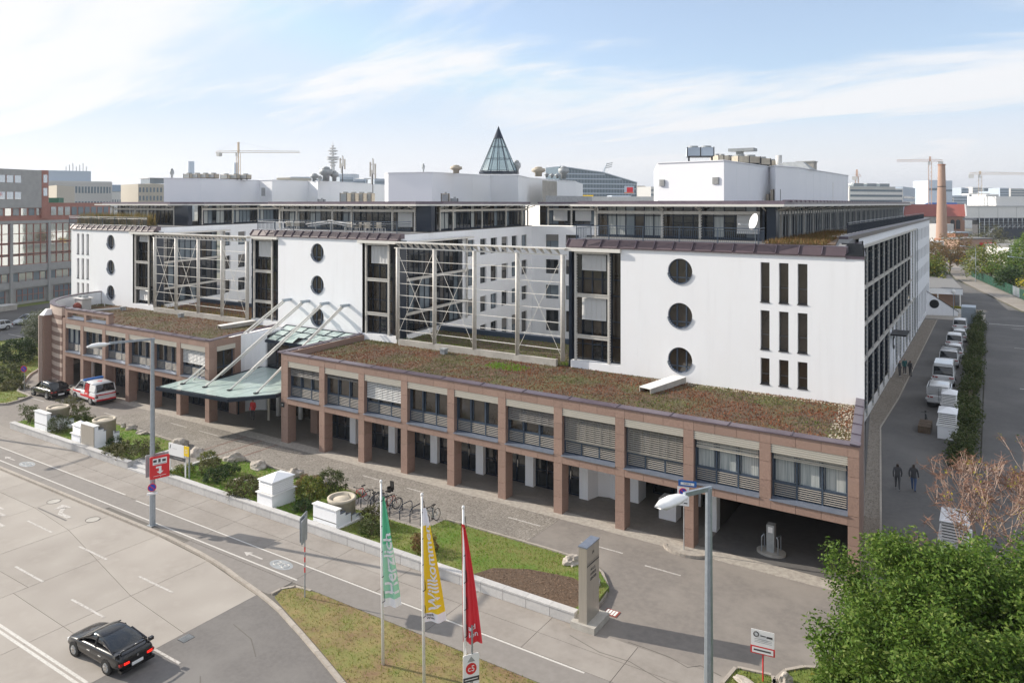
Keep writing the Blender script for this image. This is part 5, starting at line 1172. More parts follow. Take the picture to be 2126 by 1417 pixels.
# white info board at the steps
t = T('information_board', 'white and yellow information board on two posts beside the steps', 'sign', (-45.4,29.4,.4)); M = FR((-45.35,29.35,2.0), 4)
for x in (-.82,.72): MB(M).box(x-.04,-.03,-1.7,x+.04,.03,.55).build('post', 'white_paint', t)
MB(M).box(1.05,-.02,-1.7,1.12,.05,.45).build('post', 'galv', t)
MB(M).box(-.9,-.06,-.25,.62,-.02,.55).build('panel', 'sign_white', t); MB(M).box(.64,-.06,-.1,1.12,-.02,.55).build('panel', 'yellow', t); MB(M).box(-.9,-.06,-.5,.75,-.02,-.27).build('panel', 'dark_grey', t)
face(t, M, [[(-.8,.2),(-.72,.2),(-.66,.45),(-.7,.48)]], 'dark_grey', y=-.066); face(t, M, [R4(-.5,.22,-.05,.25), R4(-.4,-.38,.5,-.36)], 'light_grey', y=-.067); face(t, M, [R4(.75,.3,1.0,.33), R4(.75,.2,1.0,.23), R4(.75,.1,1.0,.13)], 'plinth_white', y=-.067)
# ---- flag poles and flags
RV = Vector((math.cos(YAW), math.sin(YAW), 0)); NV = Vector((math.sin(YAW), -math.cos(YAW), 0))
def flagpole(x, y, h, label):
    t = T('flagpole', label, 'flagpole', (x, y, 0), group=None); MB().tube((x,y,0),(x-.12,y,h),.065,.04,n=10).build('pole', 'white_paint', t, True)
    MB().lathe([(.0,-.05),(.05,0),(.06,.05),(.04,.1),(.0,.12)], (x-.12,y,h), 10).build('finial', 'white_paint', t, True); return t
def cloth(x, y, h, zt, zb, w0, w1, folds, amp, mats, bands, label, name='flag', skew=0, left=0.0, dz=.18, seed=0):
    t = T(name, label, 'flag', (x, y, zb))
    def pos(u, s, off=0):
        w = 1.12*(w0+(w1-w0)*s**.8); k = (zt-(zt-zb)*s)/h
        P = Vector((x-.12*k, y, zt-(zt-zb)*s-dz*s*math.sin(u*PI)*.3+dz*(u-.5)*skew*s)) + RV*(.05-left+u*w)
        return P + NV*(amp*(.3+.7*s)*math.sin(u*PI*folds+1.2*s+seed)+.06*math.sin(s*5+seed)+off)
    n, m = 26, 40; mb = MB(); mb.v = [tuple(pos(i/n, j/m)) for j in range(m+1) for i in range(n+1)]
    for j in range(m):
        s = (j+.5)/m; mi = 0
        for b, k in bands:
            if s >= b: mi = k
        for i in range(n): a = j*(n+1)+i; mb.f.append((a, a+1, a+n+2, a+n+1)); mb.mi.append(mi)
    f = mb.build('cloth', mats, t, True)
    hk = MB()
    for k in range(5):
        s = .04+.23*k; c = Vector((x-.12*(zt-(zt-zb)*s)/h, y, zt-(zt-zb)*s)); hk.path([c+RV*.0+NV*.07, c-NV*.0+RV*.1+Vector((0,0,.04)), c+RV*.08+Vector((0,0,.28)), c+RV*.06+Vector((0,0,.45))], .012, 4)
    hk.build('halyard_ring', 'black_rubber', t, kind='stuff')
    return t, pos
def flagtext(t, pos, body, size, m, s0, u0, L, w, off=.02):
    textmesh(body, size, m, parent=t, align='LEFT', fn=lambda v: pos(u0-v.y/w, s0-v.x/L, off), extrude=0)
flagpole(-20.5,22.2,7.3,'white flagpole of the green flag at the left of the three'); flagpole(-18.25,22.05,7.3,'white flagpole of the yellow flag between the other two'); flagpole(-16.2,21.95,7.3,'white flagpole of the red flag at the right of the three')
t, ps = cloth(-20.5,22.2,7.3,6.75,2.35,.05,.62,3.2,.07,['green_flag','green_flag_pale','flag_white'],[(.42,1),(.93,2)],'green and white flag lettered Herzlich hanging from the left flagpole')
flagtext(t, ps, 'Herzlich', .74, 'flag_white', .89, .58, 4.4, .62)
t, ps = cloth(-18.25,22.05,7.3,6.85,2.5,.08,.74,3.0,.07,['flag_white','yellow_flag','flag_white'],[(.15,1),(.92,2)],'yellow and white flag lettered Willkommen hanging from the middle flagpole', seed=.7)
flagtext(t, ps, 'Willkommen', .66, 'flag_white', .90, .55, 4.55, .74); textmesh('Stadt\nWien', .12, 'text_dark', parent=t, align='LEFT', fn=lambda v: ps(.1+v.x/.74, .955-v.y/4.5, .02), extrude=0)
t, ps = cloth(-16.2,21.95,7.3,6.75,2.45,.10,.64,3.6,.09,['red_flag'],[],'red flag with small white letters hanging from the right flagpole', left=.12, seed=1.9)
textmesh('ad\nien', .26, 'flag_white', parent=t, align='LEFT', fn=lambda v: ps(.32+v.x/.62, .90-v.y/4.6, .02), extrude=0)
# ---- steel pylon
t = T('sign_pylon', 'tall brushed steel pylon with number 14 on a concrete foot', 'sign', (-14.7,29.3,0))
MB().box(-15.45,28.62,0,-14.3,30.15,.28).build('concrete_foot', 'concrete', t)
MB().box(-15.12,28.75,.28,-14.72,29.95,3.55).build('steel_body', 'pylon_steel', t)
MB().box(-15.14,28.73,3.55,-14.70,29.97,3.6).build('top_cap', 'sill_metal', t)
Mp = Matrix.Translation((-14.715,29.35,0)) @ Matrix.Rotation(PI/2, 4, 'Z')
textmesh('14', .2, 'text_dark', Mp @ TR(0,0,3.2) @ UP, t)
face(t, Mp, [R4(-.57,2.86,.57,2.87), R4(-.57,2.74,.57,2.79)], 'text_dark')
for i, s in enumerate(('M.G.C.','OFFICE','CENTER')): textmesh(s, .17, 'text_dark', Mp @ TR(.02,0,2.5-.2*i) @ UP, t)
t = T('drain_cover', 'rusty grate with bright inlay beside the pylon foot', 'drain', (-14.4,30.6,0)); MB().box(-14.75,30.4,0,-14.1,30.9,.02).build('frame', 'red_roof', t); 
for i in range(4): MB().box(-14.7+i*.14,30.46,.02,-14.6+i*.14,30.84,.03).build('bar', 'plinth_white', t)
# ---- bicycle stands and bicycles
st = T('bicycle_stand', 'dark steel bicycle hoop nearest the white vent housing', 'bicycle stand', (-32.2,32.9,.03), group='bicycle hoops on the paved pad')
P = [(0,0,0),(0,0,.62),(0,.14,.78),(0,.3,.83),(0,.85,.83),(0,1.0,.78),(0,1.1,.65),(0,1.1,0)]
MB().path(P, .028, 8).build('hoop', 'navy', st, True, local=True)
sl = ['second dark steel bicycle hoop from the white vent housing','third dark steel bicycle hoop beside the bicycle with the child seat','middle dark steel bicycle hoop under the green flag','empty dark steel bicycle hoop in the middle of the pad','empty dark steel bicycle hoop next to the last but one','dark steel bicycle hoop nearest the grey bicycle at the right']
for i, s in enumerate(sl): dup(st, (-31.4+.78*i-(.0 if i < 2 else 0), 32.88, .03), 0, s)
def bicycle(loc, rz, m, label, seat=False, lean=.08):
    t = T('bicycle', label, 'bicycle', loc, rz); L = Matrix.Rotation(lean, 4, 'X')
    for x in (0, 1.05):
        w = MB(L).torus((x,0,.34),(0,1,0),.33,.02,24,6).build('wheel', 'black_rubber', t, True, local=True); mb = MB(L)
        for k in range(12): a = 2*PI*k/12; mb.tube((x,0,.34),(x+.31*math.cos(a),0,.34+.31*math.sin(a)),.004,n=3)
        mb.build('spokes', 'galv', w, local=True, kind='stuff')
    f = MB(L); A, Bq, C_, D_, E_ = (0,0,.34),(.42,0,.3),(.3,0,.82),(.86,0,.86),(1.05,0,.34)
    for a, b in ((A,Bq),(A,C_),(Bq,C_),(Bq,D_),(C_,D_),(D_,E_)): f.tube(a, b, .019, n=6)
    f.build('frame', m, t, local=True)
    MB(L).tube(C_,(.26,0,.95),.014,n=6).box(.12,-.07,.94,.38,.07,.99).build('saddle', 'black_rubber', t, local=True)
    MB(L).tube(D_,(.84,0,1.0),.014,n=6).tube((.8,-.3,1.0),(.8,.3,1.0),.014,n=6).tube((.8,-.3,1.0),(.7,-.3,1.0),.02,n=6).tube((.8,.3,1.0),(.7,.3,1.0),.02,n=6).build('handlebar', 'black_metal', t, local=True)
    MB(L).torus(Bq,(0,1,0),.09,.012,12,4).tube((.42,-.09,.3),(.42,-.09,.14),.012,n=4).tube((.42,.09,.3),(.42,.09,.46),.012,n=4).build('crank', 'black_metal', t, local=True)
    if seat: MB(L).box(-.1,-.13,.85,.2,.13,.98).box(-.16,-.14,.95,-.08,.14,1.45).box(-.1,-.16,.95,.15,-.13,1.15).box(-.1,.13,.95,.15,.16,1.15).build('child_seat', 'black_rubber', t, local=True)
    return t
bicycle((-32.75,34.0,.03),-PI/2+.03,'red','red bicycle leaning on the first hoop beside the vent housing')
bicycle((-30.85,34.15,.03),-PI/2-.15,'galv_dull','dark bicycle with a black child seat behind the green flag',True)
bicycle((-30.55,33.0,.03),PI/2-.2,'red_roof','dark red bicycle parked between the middle hoops')
bicycle((-31.5,33.0,.03),PI/2+.1,'black_metal','black bicycle leaning on the second hoop')
bicycle((-27.2,34.05,.03),-PI/2+.05,'galv_dull','grey bicycle with orange panel at the right end of the pad')
# ---- boulders
def rock(loc, s, label, seed, flat=.7, m='rock'):
    bm = bmesh.new(); bmesh.ops.create_icosphere(bm, subdivisions=3, radius=1)
    for v in bm.verts:
        n_ = mnoise.noise(v.co*1.1+Vector((seed,0,0)))*.45+mnoise.noise(v.co*2.9+Vector((0,seed,0)))*.20+mnoise.noise(v.co*7+Vector((0,0,seed)))*.07
        v.co = v.co*(1+n_); v.co.z *= flat
        q = .35; v.co = Vector((round(v.co.x/q)*q*.35+v.co.x*.65, round(v.co.y/q)*q*.35+v.co.y*.65, round(v.co.z/q)*q*.35+v.co.z*.65))
    me = bpy.data.meshes.new('boulder'); bm.to_mesh(me); bm.free(); me.materials.append(MAT[m])
    o = link('boulder', me, None, Matrix.Translation(loc) @ Matrix.Rotation(seed, 4, 'Z') @ Matrix.Diagonal((s[0]*.85, s[1]*.85, s[2]*.85, 1)), label=label, cat='boulder'); return o
for k, (x, y, s, l) in enumerate([(-60.1,34.0,(.3,.25,.5),'upright pale slab left of the two small rocks on the left lawn edge'),(-59.2,34.1,(.6,.4,.4),'small grey rock on the left lawn edge next to the upright slab'),(-57.2,33.8,(.6,.4,.35),'low flat grey rock at the right of the left lawn edge'),
    (-52.0,33.75,(.75,.6,.75),'pointed pale boulder where the left lawn meets the plaza'),(-49.0,33.2,(.75,.6,.65),'smooth brown grey boulder in the passage between the lawns'),(-45.6,33.9,(.85,.65,.8),'jagged pale boulder at the left corner of the middle lawn'),(-43.0,33.9,(.95,.6,.6),'broad low pale boulder on the back edge of the middle lawn'),
    (-39.6,34.1,(.7,.6,.8),'pointed boulder behind the louvred vent box'),(-36.9,34.4,(.6,.5,.5),'half hidden boulder behind the shrubs near the bicycle pad'),(-41.6,31.4,(.6,.45,.45),'dark low rock among the shrubs of the middle lawn'),
    (-18.1,33.6,(.62,.5,.5),'white boulder on the right lawn near the pylon'),(-16.3,32.1,(.6,.45,.6),'pinkish boulder leaning behind the steel pylon'),(-6.6,29.6,(.3,.28,.5),'small white rock in the lower right bed'),(-7.9,28.7,(.6,.25,.16),'flat pale slab lying in the lower right bed')]): rock((x,y,.18 if x < -17 else .22), s, l, k*1.37+.5)
# ---- shrubs
def shrub(x, y, r, h, m, label, n=90, per=26, size=.13, z=.3, box=None, seed=1, cat='shrub', name='shrub', stems=True):
    rng = np.random.default_rng(seed); t = T(name, label, cat, (x, y, z))
    if box: c = np.stack([rng.uniform(-1,1,n)*box[0]/2, rng.uniform(-1,1,n)*box[1]/2, rng.uniform(.15,1,n)*h], 1)
    else:
        a = rng.uniform(0,2*PI,n); e = rng.random(n)**.5; zz = rng.uniform(.1,1,n); rr = r*np.sqrt(np.clip(1-(zz-.35)**2/.5,.05,1))*(.55+.45*e)*(1+.18*np.sin(3*a+seed)); c = np.stack([rr*np.cos(a), rr*np.sin(a), zz*h], 1)
    c += np.array([x, y, z]); v, f = leaves(c, per, size*1.5, size, seed); npmesh('foliage', v, f, m, t)
    mb = MB()
    for k in range(6): a = 2*PI*k/6; mb.tube((x,y,z-.1),(x+.5*r*math.cos(a),y+.5*r*math.sin(a),z+h*.6),.03,.012,n=5)
    mb.build('stems', 'bark', t)
    return t
J = 'leaf_juniper'
for k, a in enumerate([(-67.1,30.0,.8,1.5,'leaf_hedge','clipped dark cube shrub at the far left end of the planter wall',70,30,.1,.35,(1.7,1.0)),(-66.7,33.0,1.2,1.45,'leaf_juniper','large clipped hedge block behind the first vent housing',150,30,.1,.3,(2.6,1.3)),(-63.1,32.2,.9,1.4,'leaf_hedge','clipped cube hedge between the two left vent housings',90,30,.1,.3,(1.6,1.2)),(-62.4,30.0,.8,1.2,'leaf_hedge','rounded green shrub right of the first vent housing',70,30,.1,.4,None),
    (-54.9,30.4,.6,.7,'leaf_dark','small dark juniper right of the brown steel door',35,26,.1,.4,None),(-54.2,29.7,.5,.4,'leaf_hedge','low dark shrub on the planter wall left of the lamp',30,26,.1,.45,None),(-52.3,30.3,1.7,.8,J,'wide low juniper in front of the left lawn near the steps',130,28,.12,.35,None),
    (-46.0,32.0,.6,.8,'leaf_mixed','bright round shrub in the corner of the middle lawn',50,28,.1,.35,None),(-44.2,30.9,.75,1.0,'leaf_juniper','golden green round shrub behind the information board',70,28,.1,.35,None),(-42.6,30.2,.8,.85,'leaf_dark','dark blue green shrub in the middle of the shrub group',70,28,.1,.4,None),(-43.2,31.8,.6,.7,'leaf_dark','dark little shrub at the back of the shrub group',45,28,.1,.3,None),(-45.6,29.9,.8,.5,'leaf_mixed','yellowish low shrub at the foot of the information board',60,26,.1,.45,None),
    (-39.2,29.9,1.1,.95,J,'wide brown green juniper left of the louvred vent box',110,28,.12,.4,None),(-37.9,30.6,.8,.7,J,'low juniper touching the louvred vent box',60,28,.12,.35,None),(-34.7,31.2,.8,1.5,'leaf_mixed','tall leafy shrub between louvred box and stepped vent',100,28,.12,.35,None),(-35.3,33.3,1.0,1.2,'leaf_hedge','round green shrub on the lawn behind the vents',100,28,.12,.3,None),(-36.4,32.6,.9,.9,'leaf_brown','reddish green shrub behind the louvred vent box',70,28,.12,.3,None),(-34.0,30.0,.5,.7,'leaf_dark','dark shrub squeezed against the stepped vent housing',40,26,.1,.4,None),
    (-29.4,31.2,.75,1.0,J,'feathery shrub on the lawn in front of the bicycle pad',60,26,.12,.35,None),(-28.6,30.0,.6,.75,'leaf_hedge','small shrub near the wall behind the green flag',45,26,.1,.4,None),(-24.9,30.1,.7,.8,'leaf_brown','brown green shrub near the wall behind the yellow flag',50,26,.12,.4,None)]): shrub(*a[:6], *a[6:9], a[9], a[10], seed=k+3)
# left bed shrubs and the silver tree
for k, a in enumerate([(-95.5,41.5,1.9,2.6,'leaf_dark','dark round tree standing at the left picture edge',220,30,.2,0,None),(-90.0,38.2,1.1,1.0,'leaf_hedge','low dark shrub on the far left lawn',80,26,.16,0,None),(-85.5,36.3,1.3,.8,'leaf_hedge','spreading shrub left of the black estate car',100,26,.16,0,None),(-82.3,35.2,1.2,.7,'leaf_juniper','low shrub beside the round no stopping sign',80,26,.16,0,None),(-93.5,36.0,1.2,.8,'leaf_hedge','dark shrub low on the far left lawn edge',80,26,.16,0,None),(-89.0,35.3,1.0,.6,'leaf_hedge','small shrub behind the forecourt kerb at the left',60,26,.16,0,None)]): shrub(*a[:6], *a[6:9], a[9], a[10], seed=k+40)
t = T('silver_tree', 'silver green bushy tree beside the striped granite drum', 'tree', (-100.5,48.2,0)); rng = np.random.default_rng(8)
c = rng.normal(size=(420,3)); c /= np.linalg.norm(c,axis=1)[:,None]; c *= (rng.random(420)**.35)[:,None]*np.array([4.6,4.0,2.2]); c[:,2] += 2.9; c += np.array([-100.5,48.2,0]); v, f = leaves(c, 30, .55, .26, 9, droop=-.2); npmesh('crown', v, f, 'leaf_silver', t)
mb = MB(); 
for k in range(9): a = 2*PI*k/9; mb.tube((-100.5,48.2,-.1),(-100.5+1.8*math.cos(a),48.2+1.6*math.sin(a),2.4),.09,.04,n=6)
mb.build('trunk', 'bark', t)
# ---- terraces: railings, chairs, tables, dish, grasses
def railing(pts, label, m='blue_metal', h=1.02, step=2.6, z=15.9, bars=.13):
    t = T('terrace_railing', label, 'railing', (*pts[0], z)); k = 0
    for a, b in zip(pts, pts[1:]):
        a = Vector((*a, z)); b = Vector((*b, z)); L = (b-a).length; n = max(1, round(L/step))
        for i in range(n+(1 if b.xy[:] == pts[-1] else 0)): p = a.lerp(b, i/n); MB().tube(p, p+Vector((0,0,h)), .028, n=6).build('post', m, t)
        MB().tube(a+Vector((0,0,h)), b+Vector((0,0,h)), .03, n=6).build('handrail', m, t); MB().tube(a+Vector((0,0,h-.16)), b+Vector((0,0,h-.16)), .015, n=5).build('lower_rail', m, t)
        MB().tube(a+Vector((0,0,.1)), b+Vector((0,0,.1)), .015, n=5).build('lower_rail', m, t); mb = MB(); nb = int(L/bars)
        for i in range(nb): p = a.lerp(b, (i+.5)/nb); mb.box(p.x-.008,p.y-.008,z+.1,p.x+.008,p.y+.008,z+h-.16)
        mb.build('bars', m, t, kind='stuff')
railing([(-25.5,50.5),(-25.4,47.95),(-12.4,47.95),(-12.4,49.5)], 'blue steel railing along the front terrace of the right wing')
railing([(-9.9,66),(-9.7,145)], 'dark blue railing along the roof edge above the right side facade', m='navy', step=4)
railing([(-60.9,50),(-60.9,47.95),(-45.4,47.95),(-42.7,47.95),(-42.9,50)], 'grey railing along the front terrace of the middle wing')
railing([(-97,50),(-97,47.95),(-81.6,47.95),(-80.0,47.95)], 'grey railing in front of the ornamental grasses on the left wing', m='blue_metal')
ch = T('terrace_chair', 'pale terrace chair at the left table behind the railing', 'chair', (-57.9,49.3,15.9), 1.2, group='pale chairs on the middle terrace')
MB().box(-.24,-.24,.42,.24,.24,.46).build('seat', 'beige_wall', ch, local=True); MB().box(-.24,.2,.46,.24,.25,.92).build('backrest', 'beige_wall', ch, local=True)
for a, b in ((-.22,-.22),(.22,-.22),(-.22,.22),(.22,.22)): MB().box(a-.02,b-.02,0,a+.02,b+.02,.42).build('leg', 'plinth_white', ch, local=True)
for s in (-.25, .25): MB().box(s-.02,-.22,.64,s+.02,.22,.67).build('armrest', 'beige_wall', ch, local=True)
for k, (x, y, r) in enumerate([(-57.1,49.5,.6),(-49.2,49.4,2.6),(-48.4,49.1,-1.2),(-47.7,49.5,2.2),(-47.1,49.2,1.4),(-46.5,49.5,-1.6),(-50.1,49.5,.4),(-45.6,49.2,1.7)]):
    dup(ch, (x,y,15.9), r, ['second pale chair at the left terrace table','dark shaded terrace chair left in the right hand group','terrace chair turned away in the right hand group','terrace chair with its back to the window','pale armchair in the right hand group','terrace chair facing the railing','terrace chair beside the slanted timber','rightmost pale terrace chair'][k])
tb = T('terrace_table', 'round white table near the left end of the middle terrace', 'table', (-59.0,49.3,15.9)); MB().tube((-59,49.3,16.6),(-59,49.3,16.64),.5,n=20).build('tabletop', 'plinth_white', tb); MB().tube((-59,49.3,15.9),(-59,49.3,16.6),.04,n=8).build('leg', 'galv', tb)
tb = T('terrace_table', 'small table among the chairs at the right of the middle terrace', 'table', (-48.0,49.6,15.9)); MB().box(-48.5,49.3,16.58,-47.5,49.9,16.62).build('tabletop', 'plinth_white', tb); MB().tube((-48,49.6,15.9),(-48,49.6,16.58),.04,n=8).build('leg', 'galv', tb)
t = T('timber_rack', 'slanting pale timber rails leaning along the middle terrace', 'timber frame', (-52,49.2,15.9))
for a, b in (((-55.2,49.0,16.55),(-51.9,49.3,16.95)),((-55.0,49.1,16.35),(-51.9,49.4,16.75)),((-52.2,49.0,16.95),(-48.9,49.3,16.6)),((-52.2,49.1,16.75),(-49.4,49.4,16.4))): MB().bar(a,b,.08,.1).build('rail', 'plinth_white', t)
for x in (-54.0,-52.0,-50.0): MB().box(x-.04,49.1,15.9,x+.04,49.2,16.7).build('leg', 'galv_dull', t)
t = T('satellite_dish', 'white satellite dish at the right end of the front terrace railing', 'satellite dish', (-12.9,48.6,15.9))
Md = TR(-12.75,48.3,17.35) @ Matrix.Rotation(math.radians(-48), 4, 'Z') @ Matrix.Rotation(math.radians(75), 4, 'X')
mb = MB(Md); mb.lathe([(.01,-.1),(.22,-.08),(.4,-.03),(.52,.04),(.54,.05),(.52,.07),(.4,.0),(.01,-.06)], (0,0,0), 24); mb.build('dish', 'white_paint', t, True)
MB().tube((-12.75,48.6,15.9),(-12.75,48.5,17.3),.03,n=6).build('mast', 'galv', t); MB().tube((-12.8,48.4,17.2),(-13.5,47.9,17.15),.012,n=5).build('feed_arm', 'galv', t); MB().tube((-13.5,47.9,17.15),(-13.62,47.85,17.2),.05,n=8).build('receiver', 'plinth_white', t)
v, f = tufts([(-96.5,48.6),(-81.8,48.6),(-81.8,50.2),(-96.5,50.2)], 170, lambda x, y: 15.9, 1.15, .11, 71, lean=.4, mask=lambda x, y, r: nn(x, y, 1.1) > -.35); npmesh('ornamental_grass', v, f, 'grass_tall', kind='stuff', label='golden and green ornamental grasses on the left wing terrace', cat='grass')
rng = np.random.default_rng(3); c = np.stack([rng.uniform(-96.3,-81.5,160), rng.uniform(48.8,50,160), 15.9+rng.uniform(.1,.7,160)*(1+.5*np.sin(np.linspace(0,9,160)))], 1); v, f = leaves(c, 18, .22, .13, 4); npmesh('planter_foliage', v, f, 'leaf_brown', kind='stuff', label='brown leafy planting between the terrace grasses of the left wing', cat='plants')
t = T('planter_trough', 'long grey planter holding the grasses on the left wing terrace', 'planter', (-89,49.4,15.9)); MB().box(-96.6,48.5,15.87,-81.7,50.3,15.98).build('trough', 'gravel', t)
t = T('parasol', 'folded beige parasol on the left wing terrace', 'parasol', (-92.6,50.9,15.9)); MB().lathe([(.04,0),(.04,.6),(.3,.7),(.02,1.9)], (-92.6,50.9,15.9), 10).build('canopy', 'beige_wall', t)
# ---- small things on the podium roofs
def roofbeam(a, b, w, h, label):
    t = T('drain_chute', label, 'concrete channel', (*a, 6.5)); A = Vector((*a, 6.62)); B_ = Vector((*b, 6.78)); d = (B_-A).normalized(); r = d.cross(Vector((0,0,1))).normalized()
    for s in (-1, 1): MB().bar(A+r*s*w/2, B_+r*s*w/2, .05, h).build('side', 'concrete', t)
    MB().bar(A+Vector((0,0,h/2)), B_+Vector((0,0,h/2)), w+.05, .05).build('cover', 'plinth_white', t); MB().bar(A+Vector((0,0,-h/2+.02)), B_+Vector((0,0,-h/2+.02)), w, .04).build('floor', 'black_metal', t)
    MB().box(B_.x-.3,B_.y-.3,6.45,B_.x+.3,B_.y+.2,6.6).build('support', 'concrete', t)
roofbeam((-18.5,44.2),(-17.5,47.9),.85,.36,'pale box channel sticking out over the right roof planting below the round windows')
roofbeam((-62.3,44.6),(-61.5,48.0),.8,.34,'pale box channel lying on the left roof planting beside the masts')
def roofvent(x, y, label, h=.45):
    t = T('roof_outlet', label, 'vent', (x, y, 6.5)); MB().box(x-.22,y-.22,6.45,x+.22,y+.22,6.5+h*.75).build('body', 'galv', t); MB().box(x-.27,y-.27,6.5+h*.8,x+.27,y+.27,6.5+h).build('lid', 'galv_dull', t)
roofvent(-36.8,46.9,'small grey metal roof outlet on the right roof planting'); roofvent(-72.0,46.9,'small grey metal roof outlet on the left roof planting'); roofvent(-82.1,46.4,'grey metal roof outlet near the pipe on the far left roof')
t = T('roof_pipe', 'long grey pipe lying on the far left roof', 'pipe', (-84,44.5,6.6)); MB().tube((-83.8,42.3,6.75),(-82.3,46.2,6.75),.12,n=10).build('pipe', 'light_grey', t)
t = T('roof_hatch', 'grey housing with a red ball on top of the striped drum', 'hatch', (-86.6,44.6,6.5)); MB().box(-87.6,43.9,6.4,-86.0,44.9,7.75).build('housing', 'stone_grey', t); MB().box(-87.8,43.8,7.75,-85.8,45.1,7.85).build('lid', 'plinth_white', t); MB().box(-87.4,44.1,7.85,-87.0,44.7,8.1).box(-86.6,44.1,7.85,-86.2,44.7,8.1).build('roof_vents', 'galv_dull', t)
bm = MB().lathe([(.01,-.42),(.25,-.34),(.4,-.15),(.43,0),(.4,.15),(.25,.34),(.01,.42)], (-86.3,43.5,7.0), 16).build('red_ball', 'red_roof', t, True)
t = T('tripod_mast', 'thin white tripod on the far left roof corner', 'antenna', (-88,47.2,6.5))
for a in (0,2.1,4.2): MB().tube((-88+.6*math.cos(a),47.2+.6*math.sin(a),6.5),(-88,47.2,7.5),.02,n=5).build('leg', 'white_paint', t)
MB().tube((-88,47.2,7.4),(-88,47.2,8.2),.02,n=5).build('rod', 'white_paint', t)
# ---- plant on top of the roof
def ac(px, Z, z, w, d, h, label, fans=2, deg=20, m='light_grey', legs=.0, name='cooling_unit'):
    t = T(name, label, 'air conditioning unit', (*D(px, Z), z), math.radians(deg))
    MB().box(0,0,legs,w,d,legs+h).build('casing', m, t, local=True)
    for i in range(fans): MB().tube((w*(i+.5)/fans,d/2,legs+h),(w*(i+.5)/fans,d/2,legs+h+.18),min(w/fans,d)*.38,n=14).build('fan', 'galv_dull', t, local=True)
    for i in range(fans+1): MB().box(w*i/fans-.04,-.03,legs-.05,w*i/fans+.04,0,legs+h+.04).build('frame_post', 'dark_grey', t, local=True)
    MB().box(.1,-.02,legs+.1,w-.1,-.002,legs+h-.1).build('grille', 'galv_dull', t, local=True) if fans < 2 else None
    if legs:
        for x in (.15,w-.15): MB().box(x-.07,.1,0,x+.07,.3,legs).build('leg', 'black_metal', t, local=True)
        MB().box(.05,-.03,legs-.08,w-.05,d,legs).build('frame', 'dark_grey', t, local=True)
ac(1427,66,22.25,2.3,1.6,.75,'blue grey cooling tower on legs at the front of the right plant room',2,24,'pale_blue',.5)
for k, (px, Z, w) in enumerate([(1492,70,1.2),(1516,72,1.6),(1533,71,2.6),(1560,74,2.4),(1584,78,2.2)]): ac(px, Z, 22.2, w, 1.3, .62, ['small pale unit behind the cooling tower on the right roof','pale unit left of the long condenser bank on the right roof','first long pale condenser of the bank on the right roof','second long pale condenser of the bank on the right roof','last pale condenser of the bank on the right roof'][k], 2, 55, 'ring_cream', .25)
t = T('roof_cowl', 'large grey pyramid shaped cowl on the right plant room', 'vent', (*D(1648,82),22.2)); x, y = D(1648,82)
MB().add([(x-2,y-1,22.2),(x+2,y-1,22.2),(x+2,y+2,22.2),(x-2,y+2,22.2),(x-1,y-.4,23.1),(x+1,y-.4,23.1),(x+1,y+1,23.1),(x-1,y+1,23.1)], [(4,5,6,7),(0,1,5,4),(1,2,6,5),(2,3,7,6),(3,0,4,7)]).build('cowl', 'galv_dull', t)
x, y = D(1675,84); t = T('roof_cowl', 'dark slatted square vent at the right of the pyramid cowl', 'vent', (x,y,22)); MB().box(x-.9,y-.9,22,x+.9,y+.9,23.2).build('casing', 'concrete', t); MB().box(x-1,y-1,23.2,x+1,y+1,23.3).build('lid', 'stone_grey', t)
x, y = D(1617,78); t = T('exhaust_pipe', 'round steel exhaust on the right plant room', 'pipe', (x,y,22)); MB().tube((x,y,22),(x,y,23.6),.32,n=14).build('pipe', 'stone_grey', t, True)
x, y = D(1536,74); t = T('duct', 'flat grey duct head above the condensers on the right roof', 'duct', (x,y,22)); MB().box(x-.3,y-.3,22,x+.3,y+.3,23.7).build('duct', 'galv_dull', t); MB().box(x-1.0,y-.6,23.7,x+1.5,y+.8,24.0).build('head', 'galv_dull', t)
for px, Z, k in ((1597,73.5,0),(1606,72.9,1)): ac(px, Z, 18.7, .9, .4, .75+.45*k, ['low split unit beside the right plant room wall','taller split unit beside the right plant room wall'][k], 1, 60, 'ring_cream')
ac(916,84,18.7,.9,.4,.95,'split air conditioner beside the middle plant room',1,20,'ring_cream'); ac(936,84,18.7,.8,.4,.4,'low split unit beside the middle plant room',1,20,'galv_dull')
ac(660,115,18.7,1.1,.5,.5,'small split unit beside the left plant room',1,10,'galv_dull')
for k in range(4): ac(706+17*k,100+k,18.7,1.05,1,1.25,['leftmost pale box unit between left and middle plant rooms','second pale box unit between left and middle plant rooms','third pale box unit between left and middle plant rooms','rightmost pale box unit between left and middle plant rooms'][k],1,14,'ring_cream')
def mushroom(px, Z, z, r, h, label, m='galv_dull'):
    x, y = D(px, Z); t = T('exhaust_fan', label, 'vent', (x,y,z)); MB().lathe([(r*.5,0),(r*.5,h*.4),(r,h*.6),(r*.95,h*.95),(r*.5,h)], (x,y,z), 14).build('casing', m, t, True); MB().lathe([(r*.6,h),(r*.45,h*1.15),(.01,h*1.2)], (x,y,z), 14).build('cap', m, t, True)
